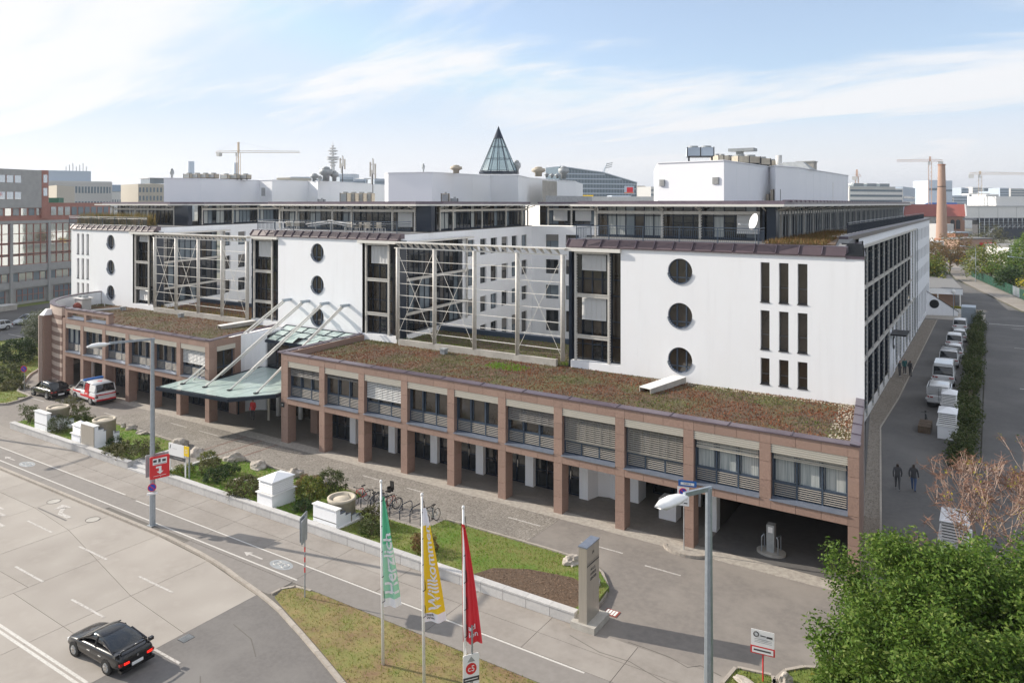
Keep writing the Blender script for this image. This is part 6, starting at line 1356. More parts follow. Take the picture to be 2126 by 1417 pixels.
for px, Z, r, h, l in ((1073,93,.5,1.5,'grey exhaust fan at the foot of the glass cone'),(947,90,.75,.85,'cream drum shaped vent left of the glass cone'),(1118,100,.95,1.1,'cream drum vent right of the glass cone'),(1135,104,.35,.55,'first small round vent right of the glass cone'),(1146,106,.35,.55,'second small round vent right of the glass cone'),(1157,108,.4,.6,'third small round vent right of the glass cone'),(1170,110,.8,1.6,'tall grey twin exhaust near the blue glass tower block'),(879,90,.18,1.0,'thin dark flue on the middle plant room'),
    (653,122,.7,1.1,'first hourglass vent on the left plant room'),(664,123,.4,.8,'small vent between the hourglass vents'),(677,121,1.1,2.0,'largest hourglass vent on the left plant room'),(694,122,.7,1.5,'hourglass vent nearest the antenna mast'),(357,110,.3,1.3,'dark flue with round cap on the far left plant room')): mushroom(px, Z, 22.2, r, h, l, 'ring_cream' if 'cream' in l else 'galv_dull')
for k in range(4): ac(381+17*k,112,22.2,1.25,1.0,.6,['first condenser of the left bank','second condenser of the left bank','third condenser of the left bank','fourth condenser of the left bank'][k]+' on the far left plant room',1,8,'ring_cream',.2)
for k in range(3): ac(458+20*k,115,22.2,1.4,1.0,.6,['fifth condenser of the left bank','sixth condenser of the left bank','last condenser of the left bank'][k]+' on the far left plant room',1,8,'ring_cream',.2)
def antenna(px, Z, z0, h, label):
    x, y = D(px, Z); t = T('antenna_mast', label, 'antenna', (x,y,z0))
    MB().tube((x,y,z0),(x,y,z0+h),.07,n=6).build('mast', 'dark_grey', t)
    for k, (dx, zz) in enumerate(((-.5,.55),(.1,.62),(.55,.5),(-.2,.35))): MB().box(x+dx-.11,y-.1,z0+h*zz-.1,x+dx+.11,y+.05,z0+h*(zz+.36)).build('panel_antenna', 'stone_grey' if k % 2 else 'concrete', t)
    MB().bar((x-.5,y,z0+h*.6),(x+.55,y,z0+h*.6),.06,.06).bar((x-.5,y,z0+h*.85),(x+.55,y,z0+h*.85),.06,.06).build('crossbar', 'dark_grey', t)
antenna(711,125,22.2,4.4,'mobile phone antenna mast with several panels on the left plant room'); antenna(774,118,19.5,6.2,'second antenna mast left of the middle plant room')
# ticket machine in the garage entrance
t = T('ticket_machine', 'steel ticket column with hoop guards in the garage entrance', 'ticket machine', (-9.8,40.5,0)); x, y = -9.8, 40.5
MB().prism([(x+.75*math.cos(a),y+.55*math.sin(a)) for a in [2*PI*i/20 for i in range(20)]],0,.13).build('plinth', 'concrete', t); MB().box(x-.2,y-.2,.13,x+.2,y+.2,1.55).build('column', 'galv_dull', t); MB().box(x-.12,y-.21,1.15,x+.12,y-.2,1.45).build('screen', 'sign_white', t)
for s in (-.42,.42): MB().path([(x+s,y-.3,.1),(x+s,y-.3,.9),(x+s*.8,y-.25,1.0),(x+s,y+.3,.9),(x+s,y+.3,.1)], .03, 6).build('hoop', 'galv', t)
t = T('wall_sign', 'small black house number plate on the first pillar of the right arcade', 'sign', (-46.3,38.7,3.1)); MB().box(-46.4,38.68,2.75,-46.05,38.74,3.1).build('plate', 'black_metal', t); textmesh('14', .2, 'sign_white', TR(-46.22,38.67,2.92) @ UP, t)
# ============================================================ VEHICLES
def loft(mb, rings):
    n = len(rings[0]); vs = [p for r in rings for p in r]; fs = []
    for i in range(len(rings)-1):
        for k in range(n): fs.append((i*n+k, i*n+(k+1) % n, (i+1)*n+(k+1) % n, (i+1)*n+k))
    fs += [tuple(range(n-1, -1, -1)), tuple((len(rings)-1)*n+k for k in range(n))]
    mb.add(vs, fs); return mb
CARMAT = {}
def carpaint(name, c): 
    if name not in MAT: mat(name, c, .25, metal=.0, spec=.4, coat=.55)
    return name
carpaint('paint_black', (.006,.006,.007)); carpaint('paint_white', (.72,.73,.74)); carpaint('paint_silver', (.50,.53,.56)); carpaint('paint_green', (.05,.30,.20)); carpaint('paint_yellow', (.80,.50,.01))
mat('lit_brake', (.9,.02,.01), .3, em=.9)
mat('car_glass', (.012,.016,.02), .05, spec=.9)
def vehicle(loc, rz, label, paint_, L, W, body, cabin, wb, wheel=.32, cat='car', name='parked_car', tail='rear_lens', sc=1, z=0):
    """body: stations (x, belt z, half width factor); cabin: stations (x, roof z, half width factor at roof) ; +x is the front"""
    t = T(name, label, cat, (loc[0], loc[1], z), rz); t.scale = (sc, sc, sc); hw = W/2
    rings = []
    for x, zt, k in body:
        w = hw*k; zl = .24 if abs(x) < L/2-.15 else .36
        rings.append([(x,-w*.90,zl),(x,-w,zl+.14),(x,-w*1.0,zt-.26),(x,-w*.97,zt-.10),(x,-w*.86,zt-.01),(x,-w*.45,zt+.02),(x,w*.45,zt+.02),(x,w*.86,zt-.01),(x,w*.97,zt-.10),(x,w*1.0,zt-.26),(x,w,zl+.14),(x,w*.90,zl)])
    bd = loft(MB(), rings).build('body', paint_, t, True, local=True); bd.modifiers.new('round', 'SUBSURF').levels = 1; bd.modifiers[0].render_levels = 2
    def belt(x):
        for a, b in zip(body, body[1:]):
            if a[0] <= x <= b[0]: return a[1]+(b[1]-a[1])*(x-a[0])/(b[0]-a[0])
        return body[-1][1]
    rings = []
    for x, zr, k in cabin:
        zb = belt(x)-.03; wb_ = hw*.90; w = wb_+(hw*k-wb_)*min(1,(zr-zb)/.45) if zr > zb+.02 else wb_
        zm = max(zr-.07, zb+.005); zr_ = max(zr, zb+.01)
        rings.append([(x,-wb_,zb),(x,-w,zm),(x,-w*.86,zr_),(x,0,zr_+.025),(x,w*.86,zr_),(x,w,zm),(x,wb_,zb)])
    gl = loft(MB(), rings).build('windows', 'car_glass', t, True, local=True)
    if name == 'black_coupe': gl.modifiers.new('round', 'SUBSURF').levels = 1; gl.modifiers[0].render_levels = 2
    rr = [r for r, c in zip(rings, cabin) if c[2] < 1 and c[1] > max(q[1] for q in cabin)-.16]
    up = []
    for r in rr: up.append([(p[0], p[1]*1.01, p[2]+.012) for p in r[1:6]]+[(p[0], p[1]*.9, p[2]-.05) for p in r[1:6]][::-1])
    rf = loft(MB(), up).build('roof', paint_, t, True, local=True)
    if name == 'black_coupe': rf.modifiers.new('round', 'SUBSURF').levels = 1; rf.modifiers[0].render_levels = 2
    # pillars
    mb = MB()
    for i in range(len(cabin)-1):
        if len(cabin[i]) > 3 or True:
            pass
    def edge(i, s, w_=.06, dx=0):
        r = rings[i]; a = Vector(r[0] if s < 0 else r[6]); b = Vector(r[1] if s < 0 else r[5]); mb.bar(a+Vector((dx,0,0)), b, w_, .05, up=(0,1,0))
    n = len(rings)
    for s in (-1, 1):
        a = Vector(rings[0][0] if s < 0 else rings[0][6]); j = next(i for i in range(n) if cabin[i][1] > max(c[1] for c in cabin)-.12); b = Vector(rings[j][1] if s < 0 else rings[j][5]); mb.bar(a, b, .07, .05)
        a2_ = Vector(rings[-1][0] if s < 0 else rings[-1][6]); j2 = max(i for i in range(n) if cabin[i][1] > max(c[1] for c in cabin)-.12); b2 = Vector(rings[j2][1] if s < 0 else rings[j2][5]); mb.bar(a2_, b2, .13, .05)
        for i in range(j+1, j2):
            edge(i, s, .07)
    mb.build('pillars', paint_, t, local=True)
    for x in (wb/2+.05, -wb/2+.05):
        for s in (-1, 1):
            MB().tube((x,s*(hw-.14),wheel+.02),(x,s*(hw+.006),wheel+.02),wheel+.055,n=22).build('wheel_arch', 'black_rubber', t, local=True)
            w = MB().tube((x,s*(hw-.2),wheel),(x,s*(hw+.012),wheel),wheel,n=22).build('wheel', 'black_rubber', t, local=True)
            r = MB().tube((x,s*(hw+.0),wheel),(x,s*(hw+.018),wheel),wheel*.66,n=18)
            r.build('rim', 'galv_dull', w, local=True); sp = MB()
            for k in range(7): a = 2*PI*k/7; sp.bar((x,s*(hw+.024),wheel),(x+wheel*.62*math.cos(a),s*(hw+.024),wheel+wheel*.62*math.sin(a)),.05,.02,up=(0,1,0))
            sp.build('spokes', 'chrome', w, local=True)
    zb = body[0][1]
    for s in (-1, 1):
        MB().box(-L/2-.012,s*hw*.62-.16,zb-.25,-L/2+.25,s*hw*.62+.08,zb-.16).build('tail_light', tail, t, local=True)
        MB().box(-L/2+.02,s*(hw*.86)-.07,zb-.26,-L/2+.3,s*(hw*.86)+.06,zb-.15).build('tail_light', 'rear_lens', t, local=True)
        MB().box(L/2-.32,s*hw*.62-.17,body[-1][1]-.20,L/2-.035,s*hw*.62+.15,body[-1][1]-.07).build('headlight', 'sign_white', t, local=True)
        j = cabin[0][0]-.25; MB().box(j-.1,s*(hw-.05)-.1,belt(j)-.02,j+.06,s*(hw-.05)+.1,belt(j)+.11).build('wing_mirror', paint_ if name != 'ambulance_van' else 'black_rubber', t, local=True)
        for x in ((.15,-.75) if L < 4.7 else (.7,)): MB().box(x-.12,s*(hw+.005)-.012,zb-.18,x+.1,s*(hw+.005)+.012,zb-.14).build('door_handle', 'chrome', t, local=True)
    MB().box(-L/2-.02,-.26,.42+.1*(zb > 1),-L/2+.03,.26,.54+.1*(zb > 1)).build('number_plate', 'sign_white', t, local=True)
    MB().box(-L/2-.05,-hw*.9,.28,-L/2+.2,hw*.9,.42).build('rear_bumper', 'black_rubber' if 'van' in name else paint_, t, local=True)
    return t
# black coupe in the foreground, heading left along the carriageway
t = vehicle((-30.55,16.66), PI+.03, 'black two door coupe with lit brake lights driving left in the foreground', 'paint_black', 4.55, 1.76,
    [(-2.27,.84,.86),(-2.15,.96,.96),(-1.6,1.0,1.0),(-.6,.96,1.0),(.5,.93,1.0),(.95,.90,1.0),(1.5,.82,.98),(2.0,.70,.93),(2.2,.60,.84)],
    [(-1.72,.98,.9),(-1.3,1.14,.80),(-.72,1.31,.74),(-.25,1.36,.73),(.2,1.34,.73),(.6,1.16,.79),(1.12,.92,.9)][::1], 2.62, .31, name='black_coupe', tail='lit_brake', z=-.10, sc=.88)
MB().path([(-1.95,-.62,.95),(-2.02,-.6,1.10),(-2.06,0,1.13),(-2.02,.6,1.10),(-1.95,.62,.95)], .035, 6).build('rear_spoiler', 'paint_black', t, True, local=True)
MB().tube((-2.3,0,.78),(-2.285,0,.78),.05,n=10).build('badge', 'chrome', t, local=True)
# black estate beside the drum
vehicle((-76.35,35.95), PI-.03, 'black estate car parked left of the ambulance van', 'paint_black', 4.6, 1.82,
    [(-2.3,.95,.9),(-2.1,1.0,.98),(-.6,.98,1.0),(.5,.95,1.0),(.95,.94,1.0),(1.6,.86,.97),(2.1,.76,.92),(2.28,.62,.82)],
    [(-2.05,1.02,.9),(-1.75,1.40,.74),(-1.0,1.46,.73),(-.1,1.49,.73),(.4,1.46,.73),(1.15,.96,.9)], 2.8, .33)
# ambulance van
t = vehicle((-71.1,37.35), PI-.06, 'white and red ambulance van with blue light bar parked by the arcade', 'paint_white', 4.95, 1.95,
    [(-2.46,1.18,.94),(-2.3,1.22,.99),(-1,1.2,1.0),(1.2,1.15,1.0),(1.75,1.08,.98),(2.2,.95,.95),(2.42,.8,.86)],
    [(-2.36,1.2,.94),(-2.2,1.88,.84),(-1.3,1.95,.84),(0,1.97,.84),(.75,1.93,.84),(1.1,1.72,.86),(1.8,1.1,.95)], 3.0, .34, name='ambulance_van', cat='ambulance')
for s in (-1, 1):
    MB().box(-2.3,s*.965,.62,.5,s*.99,.80).build('stripe', 'red', t, local=True); MB().box(.5,s*.965,.84,2.0,s*.985,.97).build('stripe', 'red', t, local=True)
    MB().box(-1.15,s*.945,.80,-.35,s*.99,1.22).build('red_panel', 'red', t, local=True); MB().add([(-1.15,s*.97,1.2),(-.35,s*.97,1.2),(-.35,s*.855,1.84),(-1.15,s*.855,1.84)], [(0,1,2,3),(3,2,1,0)]).build('red_panel', 'red', t, local=True)
    MB().add([(-2.25,s*.955,1.2),(-1.15,s*.955,1.2),(-1.15,s*.845,1.86),(-2.25,s*.84,1.83)], [(0,1,2,3),(3,2,1,0)]).build('side_panel', 'paint_white', t, local=True)
    MB().box(-.95,s*.99,.95,-.5,s*.995,1.0).box(-.95,s*.99,.86,-.5,s*.995,.9).build('print', 'sign_white', t, local=True)
MB().box(-2.5,-.8,.92,-2.44,.8,1.0).build('stripe', 'red', t, local=True); MB().box(-2.52,-.85,.44,-2.42,.85,.56).build('stripe', 'red', t, local=True); MB().box(-.12,-.85,1.97,.22,.85,2.13).build('light_bar', 'sign_blue', t, local=True)
MB().box(-1.5,-.05,1.975,-1.0,.05,2.0).box(-1.3,-.25,1.975,-1.2,.25,2.0).build('roof_cross', 'red', t, local=True); MB().box(.35,-.86,1.93,.72,.86,2.0).build('roof_front', 'paint_white', t, local=True)
# silver hatchback and a second car on the left street
hat = [[(-2.1,.92,.9),(-1.9,.98,.98),(-.6,.97,1.0),(.5,.95,1.0),(.9,.93,1.0),(1.5,.85,.97),(1.95,.74,.92),(2.1,.62,.84)], [(-2.0,.98,.9),(-1.6,1.40,.75),(-.9,1.47,.74),(-.1,1.48,.74),(.3,1.44,.74),(1.1,.95,.9)]]
vehicle((-125.6,56.0), -PI/2+.3, 'silver hatchback driving on the side street at the left', 'paint_silver', 4.25, 1.8, *hat, 2.6, .31, z=-.10)
vehicle((-122.6,50.2), -PI/2+.3, 'pale car cut off by the left picture edge', 'paint_silver', 4.25, 1.8, *hat, 2.6, .31, z=-.10)
# vans and cars parked nose to tail beside the hedge
van_b = [(-2.46,1.15,.95),(-2.3,1.2,.99),(-1,1.2,1.0),(1.2,1.12,1.0),(1.75,1.05,.98),(2.2,.92,.95),(2.42,.78,.86)]; van_c = [(-2.38,1.18,.94),(-2.25,1.88,.85),(-1.3,1.93,.85),(0,1.94,.85),(.75,1.9,.85),(1.1,1.68,.86),(1.8,1.1,.95)]
t = vehicle((-4.0,79.9), PI/2, 'white panel van with closed rear doors nearest the vent boxes', 'paint_white', 5.0, 1.95, van_b, van_c, 3.0, .34, cat='van', name='white_van'); MB().add([(-2.42,-.86,1.2),(-2.42,.86,1.2),(-2.28,.76,1.85),(-2.28,-.76,1.85)], [(0,1,2,3),(3,2,1,0)]).build('rear_doors', 'paint_white', t, local=True); MB().box(-2.46,-.01,.6,-2.4,.01,1.8).build('door_gap', 'black_rubber', t, local=True)
for s in (-1,1): MB().box(-2.3,s*.9,1.18,.3,s*.96,1.8).build('side_panel', 'paint_white', t, local=True)
t = vehicle((-4.1,89.2), PI/2, 'white high roof van second in the row beside the hedge', 'paint_white', 5.1, 2.0, van_b, [(a, b+.35 if b > 1.5 else b, c) for a, b, c in van_c], 3.1, .34, cat='van', name='white_van'); MB().box(-2.35,-.8,2.0,.6,.8,2.32).build('high_roof', 'paint_white', t, local=True)
t = vehicle((-4.05,99.2), PI/2, 'white van with black roof rack third in the row beside the hedge', 'paint_white', 5.0, 1.95, van_b, van_c, 3.0, .34, cat='van', name='white_van')
for x in (-1.8,-.8,.2): MB().box(x,-.85,2.02,x+.06,.85,2.08).build('rack_bar', 'black_metal', t, local=True)
vehicle((-3.7,105.5), PI/2, 'white car half hidden between the vans beside the hedge', 'paint_white', 4.25, 1.8, *hat, 2.6, .31)
vehicle((-3.95,111.5), PI/2, 'white compact van fourth in the row beside the hedge', 'paint_white', 4.5, 1.85, [(a*.9,b,c) for a,b,c in van_b], [(a*.9,b-.05 if b > 1.5 else b,c) for a,b,c in van_c], 2.7, .32, cat='van', name='white_van')
vehicle((-3.6,118.0), PI/2, 'white hatchback fifth in the row beside the hedge', 'paint_white', 4.25, 1.8, *hat, 2.6, .31)
vehicle((-3.8,126.5), PI/2, 'white small van last in the row beside the hedge', 'paint_white', 4.4, 1.8, [(a*.88,b,c) for a,b,c in van_b], [(a*.88,b-.1 if b > 1.5 else b,c) for a,b,c in van_c], 2.6, .32, cat='van', name='white_van')
vehicle((-8.6,271), PI/2+.1, 'yellow van parked far down the street under the trees', 'paint_yellow', 5.5, 2.1, van_b, [(a, b+.5 if b > 1.5 else b, c) for a, b, c in van_c], 3.1, .34, cat='van', name='yellow_van')
# ---- people
def person(loc, rz, label, jacket, legs, shoes='black_rubber', h=1.75, stride=.0, arms=.1, coat=.86, name='person', hood=False):
    s = h/1.75
    J = [('pel',(0,0,.95),.155),('sp',(0,0,1.15),.145),('ch',(0,.0,1.36),.17),('nk',(0,0,1.50),.062),('hd',(0,-.02,1.62),.095),('top',(0,-.01,1.70),.07)]
    E_ = [(0,1),(1,2),(2,3),(3,4),(4,5)]
    P = [Vector(j[1]) for j in J]; R = [j[2] for j in J]
    def add(p, r, par): P.append(Vector(p)); R.append(r); E_.append((par, len(P)-1)); return len(P)-1
    for sd_ in (-1, 1):
        st_ = stride*sd_
        a = add((.10*sd_,0,.90),.105,0); k = add((.10*sd_,-st_*.5-.02,.50),.07,a); f = add((.10*sd_,-st_+(.06 if st_ < 0 else 0),.10),.045,k); f2 = add((.11*sd_,-st_-.12,.045),.045,f)
        sh = add((.19*sd_,0,1.43),.072,2); el = add((.25*sd_,st_*.4+.03,1.14),.05,sh); ha = add((.24*sd_,st_*.8-arms,.90),.036,el); hb = add((.235*sd_,st_*.8-arms-.02,.80),.03,ha)
    me = bpy.data.meshes.new('person'); me.from_pydata([p*s for p in P], E_, []); ob = bpy.data.objects.new('tmp', me); COL.objects.link(ob)
    m = ob.modifiers.new('s', 'SKIN'); m.use_smooth_shade = True
    for i, v in enumerate(me.skin_vertices[0].data): v.radius = (R[i]*s, R[i]*s*(.72 if i in (0,1,2) else 1)); v.use_root = (i == 0)
    ob.modifiers.new('u', 'SUBSURF').levels = 2
    dg = bpy.context.evaluated_depsgraph_get(); m2 = bpy.data.meshes.new_from_object(ob.evaluated_get(dg)); COL.objects.unlink(ob); bpy.data.objects.remove(ob)
    m2.materials.clear()
    for q in ('skin', jacket, legs, shoes, 'hair'): m2.materials.append(MAT[q])
    for p in m2.polygons:
        c = p.center/s
        if c.z < .09: k = 3
        elif c.z < coat: k = 2 if abs(c.x) < .2 else (0 if c.z < .86 else 1)
        elif c.z < 1.49: k = 1
        elif c.z < 1.78: k = 4 if (c.z > 1.66 or c.y > .0 or hood) else 0
        p.material_index = k; p.use_smooth = True
    t = T('person', label, 'person', loc, rz); link('body', m2, t)
    return t
person((-53.1,41.3,.01), .3, 'person in a red jacket and dark trousers standing under the entrance canopy', 'red', 'dark_grey', h=1.8)
person((-5.1,53.9,.01), PI+.1, 'person in a long dark coat walking away down the shaded lane', 'dark_grey', 'dark_grey', 'sign_white', 1.72, .18, coat=.62, hood=True)
mat('denim', (.06,.10,.20), .8); mat('teal', (.03,.12,.12), .8)
person((-4.2,54.2,.01), PI-.1, 'person in a dark jacket and blue jeans walking beside the long coat', 'dark_grey', 'denim', h=1.76, stride=.14, hood=True)
person((-8.25,89.3,.01), 1.2, 'person in black at the left of the group at side entrance C', 'dark_grey', 'dark_grey', 'sign_white'); person((-7.9,90.8,.01), .6, 'person in teal jacket in the middle of the group at entrance C', 'teal', 'dark_grey', 'sign_white'); person((-7.3,89.9,.01), 2.4, 'person in black coat at the right of the group at entrance C', 'dark_grey', 'dark_grey', coat=.7)
mat('hi_vis', (.55,.80,.02), .7); person((-10.6,259.5,.0), 0, 'worker in a yellow green safety vest far down the street', 'hi_vis', 'dark_grey')

# ============================================================ RIGHT SIDE: lane, hedge, trees, far street
for k, (x, y, s, l) in enumerate([(-2.9,68.6,1.0,'large louvred white vent box in the shade near the walkers'),(-3.1,76.2,.9,'louvred white vent box directly behind the parked panel van'),(-1.6,45.6,1.0,'louvred vent box behind the bare branches near the lower trees')]): louvre_kiosk(x, y, 1.35*s, 2.2*s, 2.0*s, l, z=0)
t = T('wood_pallets', 'stack of brown wooden boxes beside the shaded vent box', 'pallet', (-4.6,69,0))
for i in range(3): MB().box(-5.0,68.3+.8*i,0,-4.1,69.0+.8*i,.55).build('box', 'bark', t)
bicycle((-4.6,72,.01),-PI/2,'black_metal','black bicycle leaning beside the shaded vent boxes')
t = T('waste_container', 'grey waste containers at the end of the parked row', 'container', (-3.2,136,0)); MB().box(-3.9,134,0,-2.0,137.3,2.6).build('body', 'galv', t)
t = T('hedge', 'long unclipped green hedge between shaded lane and side street', 'hedge', (-1.8,100,0)); rng = np.random.default_rng(11); n = 1500
yy = rng.uniform(60,136.5,n); c = np.stack([-1.7+rng.uniform(-.65,.65,n)-.35*np.sin(yy*.33)*(rng.random(n) < .5), yy, rng.uniform(.1,1,n)*(1.25+.55*np.sin(yy*.29)+.35*np.sin(yy*.9+1))], 1); v, f = leaves(c, 26, .42, .2, 12); npmesh('foliage', v, f, 'leaf_hedge', t)
MB().box(-1.8,60,0,-1.5,136,.6).build('stems', 'bark', t)
def tree(x, y, h, r, m, label, n=170, per=30, size=.34, seed=1, trunk=.18, cz=None, flat=.8, rc=.9, sparse=1.0, limbs=7, name='tree', z0=0, bark='bark'):
    rng = np.random.default_rng(seed); t = T(name, label, 'tree', (x, y, z0)); ch = h-r*flat*.95 if cz is None else cz
    d = rng.normal(size=(n,3)); d /= np.linalg.norm(d,axis=1)[:,None]; rad = (rng.random(n)**.4)
    lump = np.array([1+.36*mnoise.noise(Vector(q)*1.6+Vector((seed*3.1,0,0))) +.22*mnoise.noise(Vector(q)*4+Vector((0,seed*2.1,0))) for q in d])
    c = d*(rad*lump)[:,None]*np.array([r,r,r*flat]); c[:,2] += ch; c += np.array([x,y,z0]); c = c[c[:,2] > z0+h*.15]
    v, f = leaves(c, per, rc, size, seed+1); npmesh('crown', v, f, m, t)
    mb = MB(); top = Vector((x,y,z0+ch-r*.35)); mb.tube((x,y,z0-.1),top,trunk,trunk*.6,n=8)
    idx = rng.choice(len(c), min(limbs*3, len(c)), replace=False)
    for k, i in enumerate(idx):
        e = Vector(c[i]); a = Vector((x,y,z0)).lerp(top, .45+.55*rng.random()); mid = a.lerp(e,.5)+Vector((0,0,.15*r)); mb.tube(a,mid,trunk*.38,trunk*.22,n=5); mb.tube(mid,e,trunk*.22,trunk*.07,n=4)
    mb.build('trunk', bark, t); return t
# big green trees at the lower right
tree(-.9,28.2,7.4,4.3,'leaf_tree','big leafy green tree filling the lower right corner',430,300,.15,21,.22,cz=3.6,flat=.8,rc=.62,limbs=16)
tree(4.6,31.0,8.2,5.0,'leaf_tree','second big green tree at the right picture edge',380,260,.16,22,.22,cz=4.2,flat=.78,rc=.66,limbs=14)
tree(1.4,25.0,6.2,4.0,'leaf_tree','dense green tree crown at the bottom right edge',330,260,.145,24,.2,cz=2.9,flat=.85,rc=.6,limbs=12)
tree(-3.6,26.9,3.4,1.8,'leaf_tree','lower green tree at the left foot of the big trees',110,200,.14,23,.12,cz=1.9,flat=.8,rc=.45,limbs=8)
# bare branching tree
def bare(x, y, label, seed, h=8.2, n0=7, spread=.75, leafm='leaf_yellow', lf=45, r0=.12, lean=0):
    rng = random.Random(seed); t = T('bare_tree', label, 'tree', (x,y,0)); mb = MB(); tips = []
    def br(p, d, L, r, k):
        q = p; segs = 3
        for _ in range(segs):
            d = (d+Vector((rng.uniform(-.22,.22),rng.uniform(-.22,.22),rng.uniform(-.05,.18)))).normalized(); e = q+d*L/segs; mb.tube(q,e,r,r*.82,n=5 if r > .03 else 3,cap=False); q = e; r = max(r*.86, .013)
        if k == 0: tips.append(q); return
        for _ in range(rng.choice([2,3,3]) if k > 1 else rng.choice([3,4])):
            a = (d+Vector((rng.uniform(-1,1),rng.uniform(-1,1),rng.uniform(-.45,.6)))*spread).normalized(); br(q, a, L*rng.uniform(.58,.82), r*.68, k-1)
        tips.append(q)
    for i in range(n0):
        a = 2*PI*i/n0+rng.uniform(-.3,.3); br(Vector((x+.2*math.cos(a),y+.2*math.sin(a),0)), Vector((math.cos(a)*.42+lean,math.sin(a)*.42,1)).normalized(), h*.36, r0, 4)
    mb.build('branches', 'twig', t)
    tw = MB()
    for q in tips:
        for _ in range(6): d = Vector((rng.uniform(-1,1),rng.uniform(-1,1),rng.uniform(-.6,.7))).normalized()*rng.uniform(.15,.4); tw.tube(q,q+d,.010,.004,n=3,cap=False)
    tw.build('fine_twigs', 'twig_red', t, kind='stuff')
    c = np.array([tips[i] for i in rng.sample(range(len(tips)), min(lf,len(tips)))]); v, f = leaves(c, 9, .22, .13, seed); npmesh('crown', v, f, leafm, t)
bare(.7,39.4,'bare reddish branched tree with a few yellow leaves above the green trees',5,h=7.2,n0=6,lean=-.05); bare(3.8,42,'second bare branched tree at the right picture edge',6,h=8.0,n0=5,leafm='leaf_mixed')
# street trees far right
fs_ = [(-11.0,176,8.0,4.2,'leaf_mixed','light crowned street tree behind the low canopy building',110),(-15.5,225,9,6,'leaf_brown','brown autumn tree in the street near the chimney',150),(-9.5,236,9.5,6,'leaf_brown','larger brown autumn tree beside the yellow van',150),(0,213,9,7,'leaf_mixed','dark green tree behind the green fence',220),(6.5,203,10,7.5,'leaf_tree','broad green tree right of the far street lamp',230),(14,196,10,7.2,'leaf_mixed','green tree at the right edge behind the fence',200),(8.6,168,6.5,4.2,'leaf_yellow','yellow green tree along the fence',130),(12.5,162,8.5,5.6,'leaf_mixed','autumn coloured tree near the fence at right',170),(17.5,158,8.5,5.6,'leaf_mixed','green and yellow tree at the right picture edge by the fence',150),(11.5,248,12,6.5,'leaf_tree','tall green tree in front of the dark grandstand',190),(20,236,11,6,'leaf_mixed','mixed green tree far right',160),(-14.5,207,5.5,3,'leaf_mixed','small tree in front of the far pavement',80),(0,380,9,8,'leaf_juniper','yellow green tree beside the brick house',160),(-20,243,7,4,'leaf_brown','small brown tree at the foot of the chimney street',90),(21,205,9,5,'leaf_tree','green tree cut by the right picture edge',120),(3.5,190,5,3,'leaf_dark','small dark tree by the fence',80)]
for k, (x, y, h, r, m, l, n) in enumerate(fs_): tree(x, y, h, r, m, l, n, 26, .5, 60+k, .2, rc=1.1, flat=.72, limbs=6)
# low building, wall with round opening
t = T('garden_wall', 'white sloping wall with a dark round opening at the end of the lane', 'wall', (-7.2,141,0))
MB().add([(-9.4,141,0),(-4.6,142.6,0),(-4.6,142.6,.7),(-9.4,141,4.2),(-9.4,141.3,0),(-4.6,142.9,0),(-4.6,142.9,.7),(-9.4,141.3,4.2)], [(0,1,2,3),(7,6,5,4),(3,2,6,7),(0,4,5,1),(1,5,6,2),(3,7,4,0)]).build('wall', 'white_render', t)
MB().bar((-9.45,141.15,4.24),(-4.55,142.75,.74),.42,.08).build('coping', 'dark_grey', t); MB(FR((-7.95,141.45,1.9),18)).tube((0,-.03,0),(0,0,0),.72,n=24).build('round_opening', 'dark_void', t)
t = T('canopy_building', 'low flat roofed pavilion with white fascia behind the sloping wall', 'building', (-7,160,0))
pp = [(-12,151),(-4.2,152.5),(-6.8,176),(-14,175)]; MB().prism(pp, 2.5, 3.5).build('fascia', 'white_render', t); MB().prism(pp, 3.5, 3.56).build('roof', 'roof_felt', t); MB().prism([(-11.5,154),(-5.5,155),(-7.5,174),(-13.5,173)], 0, 2.5).build('wall', 'brick_light', t)
for x, y in ((-4.6,152.8),(-8,152)): MB().tube((x,y,0),(x,y,2.5),.12,n=8).build('post', 'white_paint', t)
t = T('flower_planter', 'white planter with yellow flowers before the pavilion', 'planter', (-4.9,146.5,0)); MB().box(-6.2,145,0,-3.4,146.4,.9).build('trough', 'plinth_white', t); c = np.stack([np.random.uniform(-5.8,-3.8,40), np.random.uniform(145.2,146.2,40), np.full(40,1.05)], 1); v, f = leaves(c, 20, .25, .18, 3); npmesh('flowers', v, f, 'leaf_yellow', t)
t = T('globe_lamp', 'white globe lamp on a thin post in front of the sloping wall', 'street lamp', (-5.2,141.3,0)); MB().tube((-5.2,141.3,0),(-5.2,141.3,3.9),.05,n=8).build('pole', 'galv', t); MB().lathe([(.02,-.35),(.25,-.25),(.35,0),(.25,.25),(.02,.35)], (-5.2,141.3,4.1), 14).build('globe', 'white_paint', t, True)
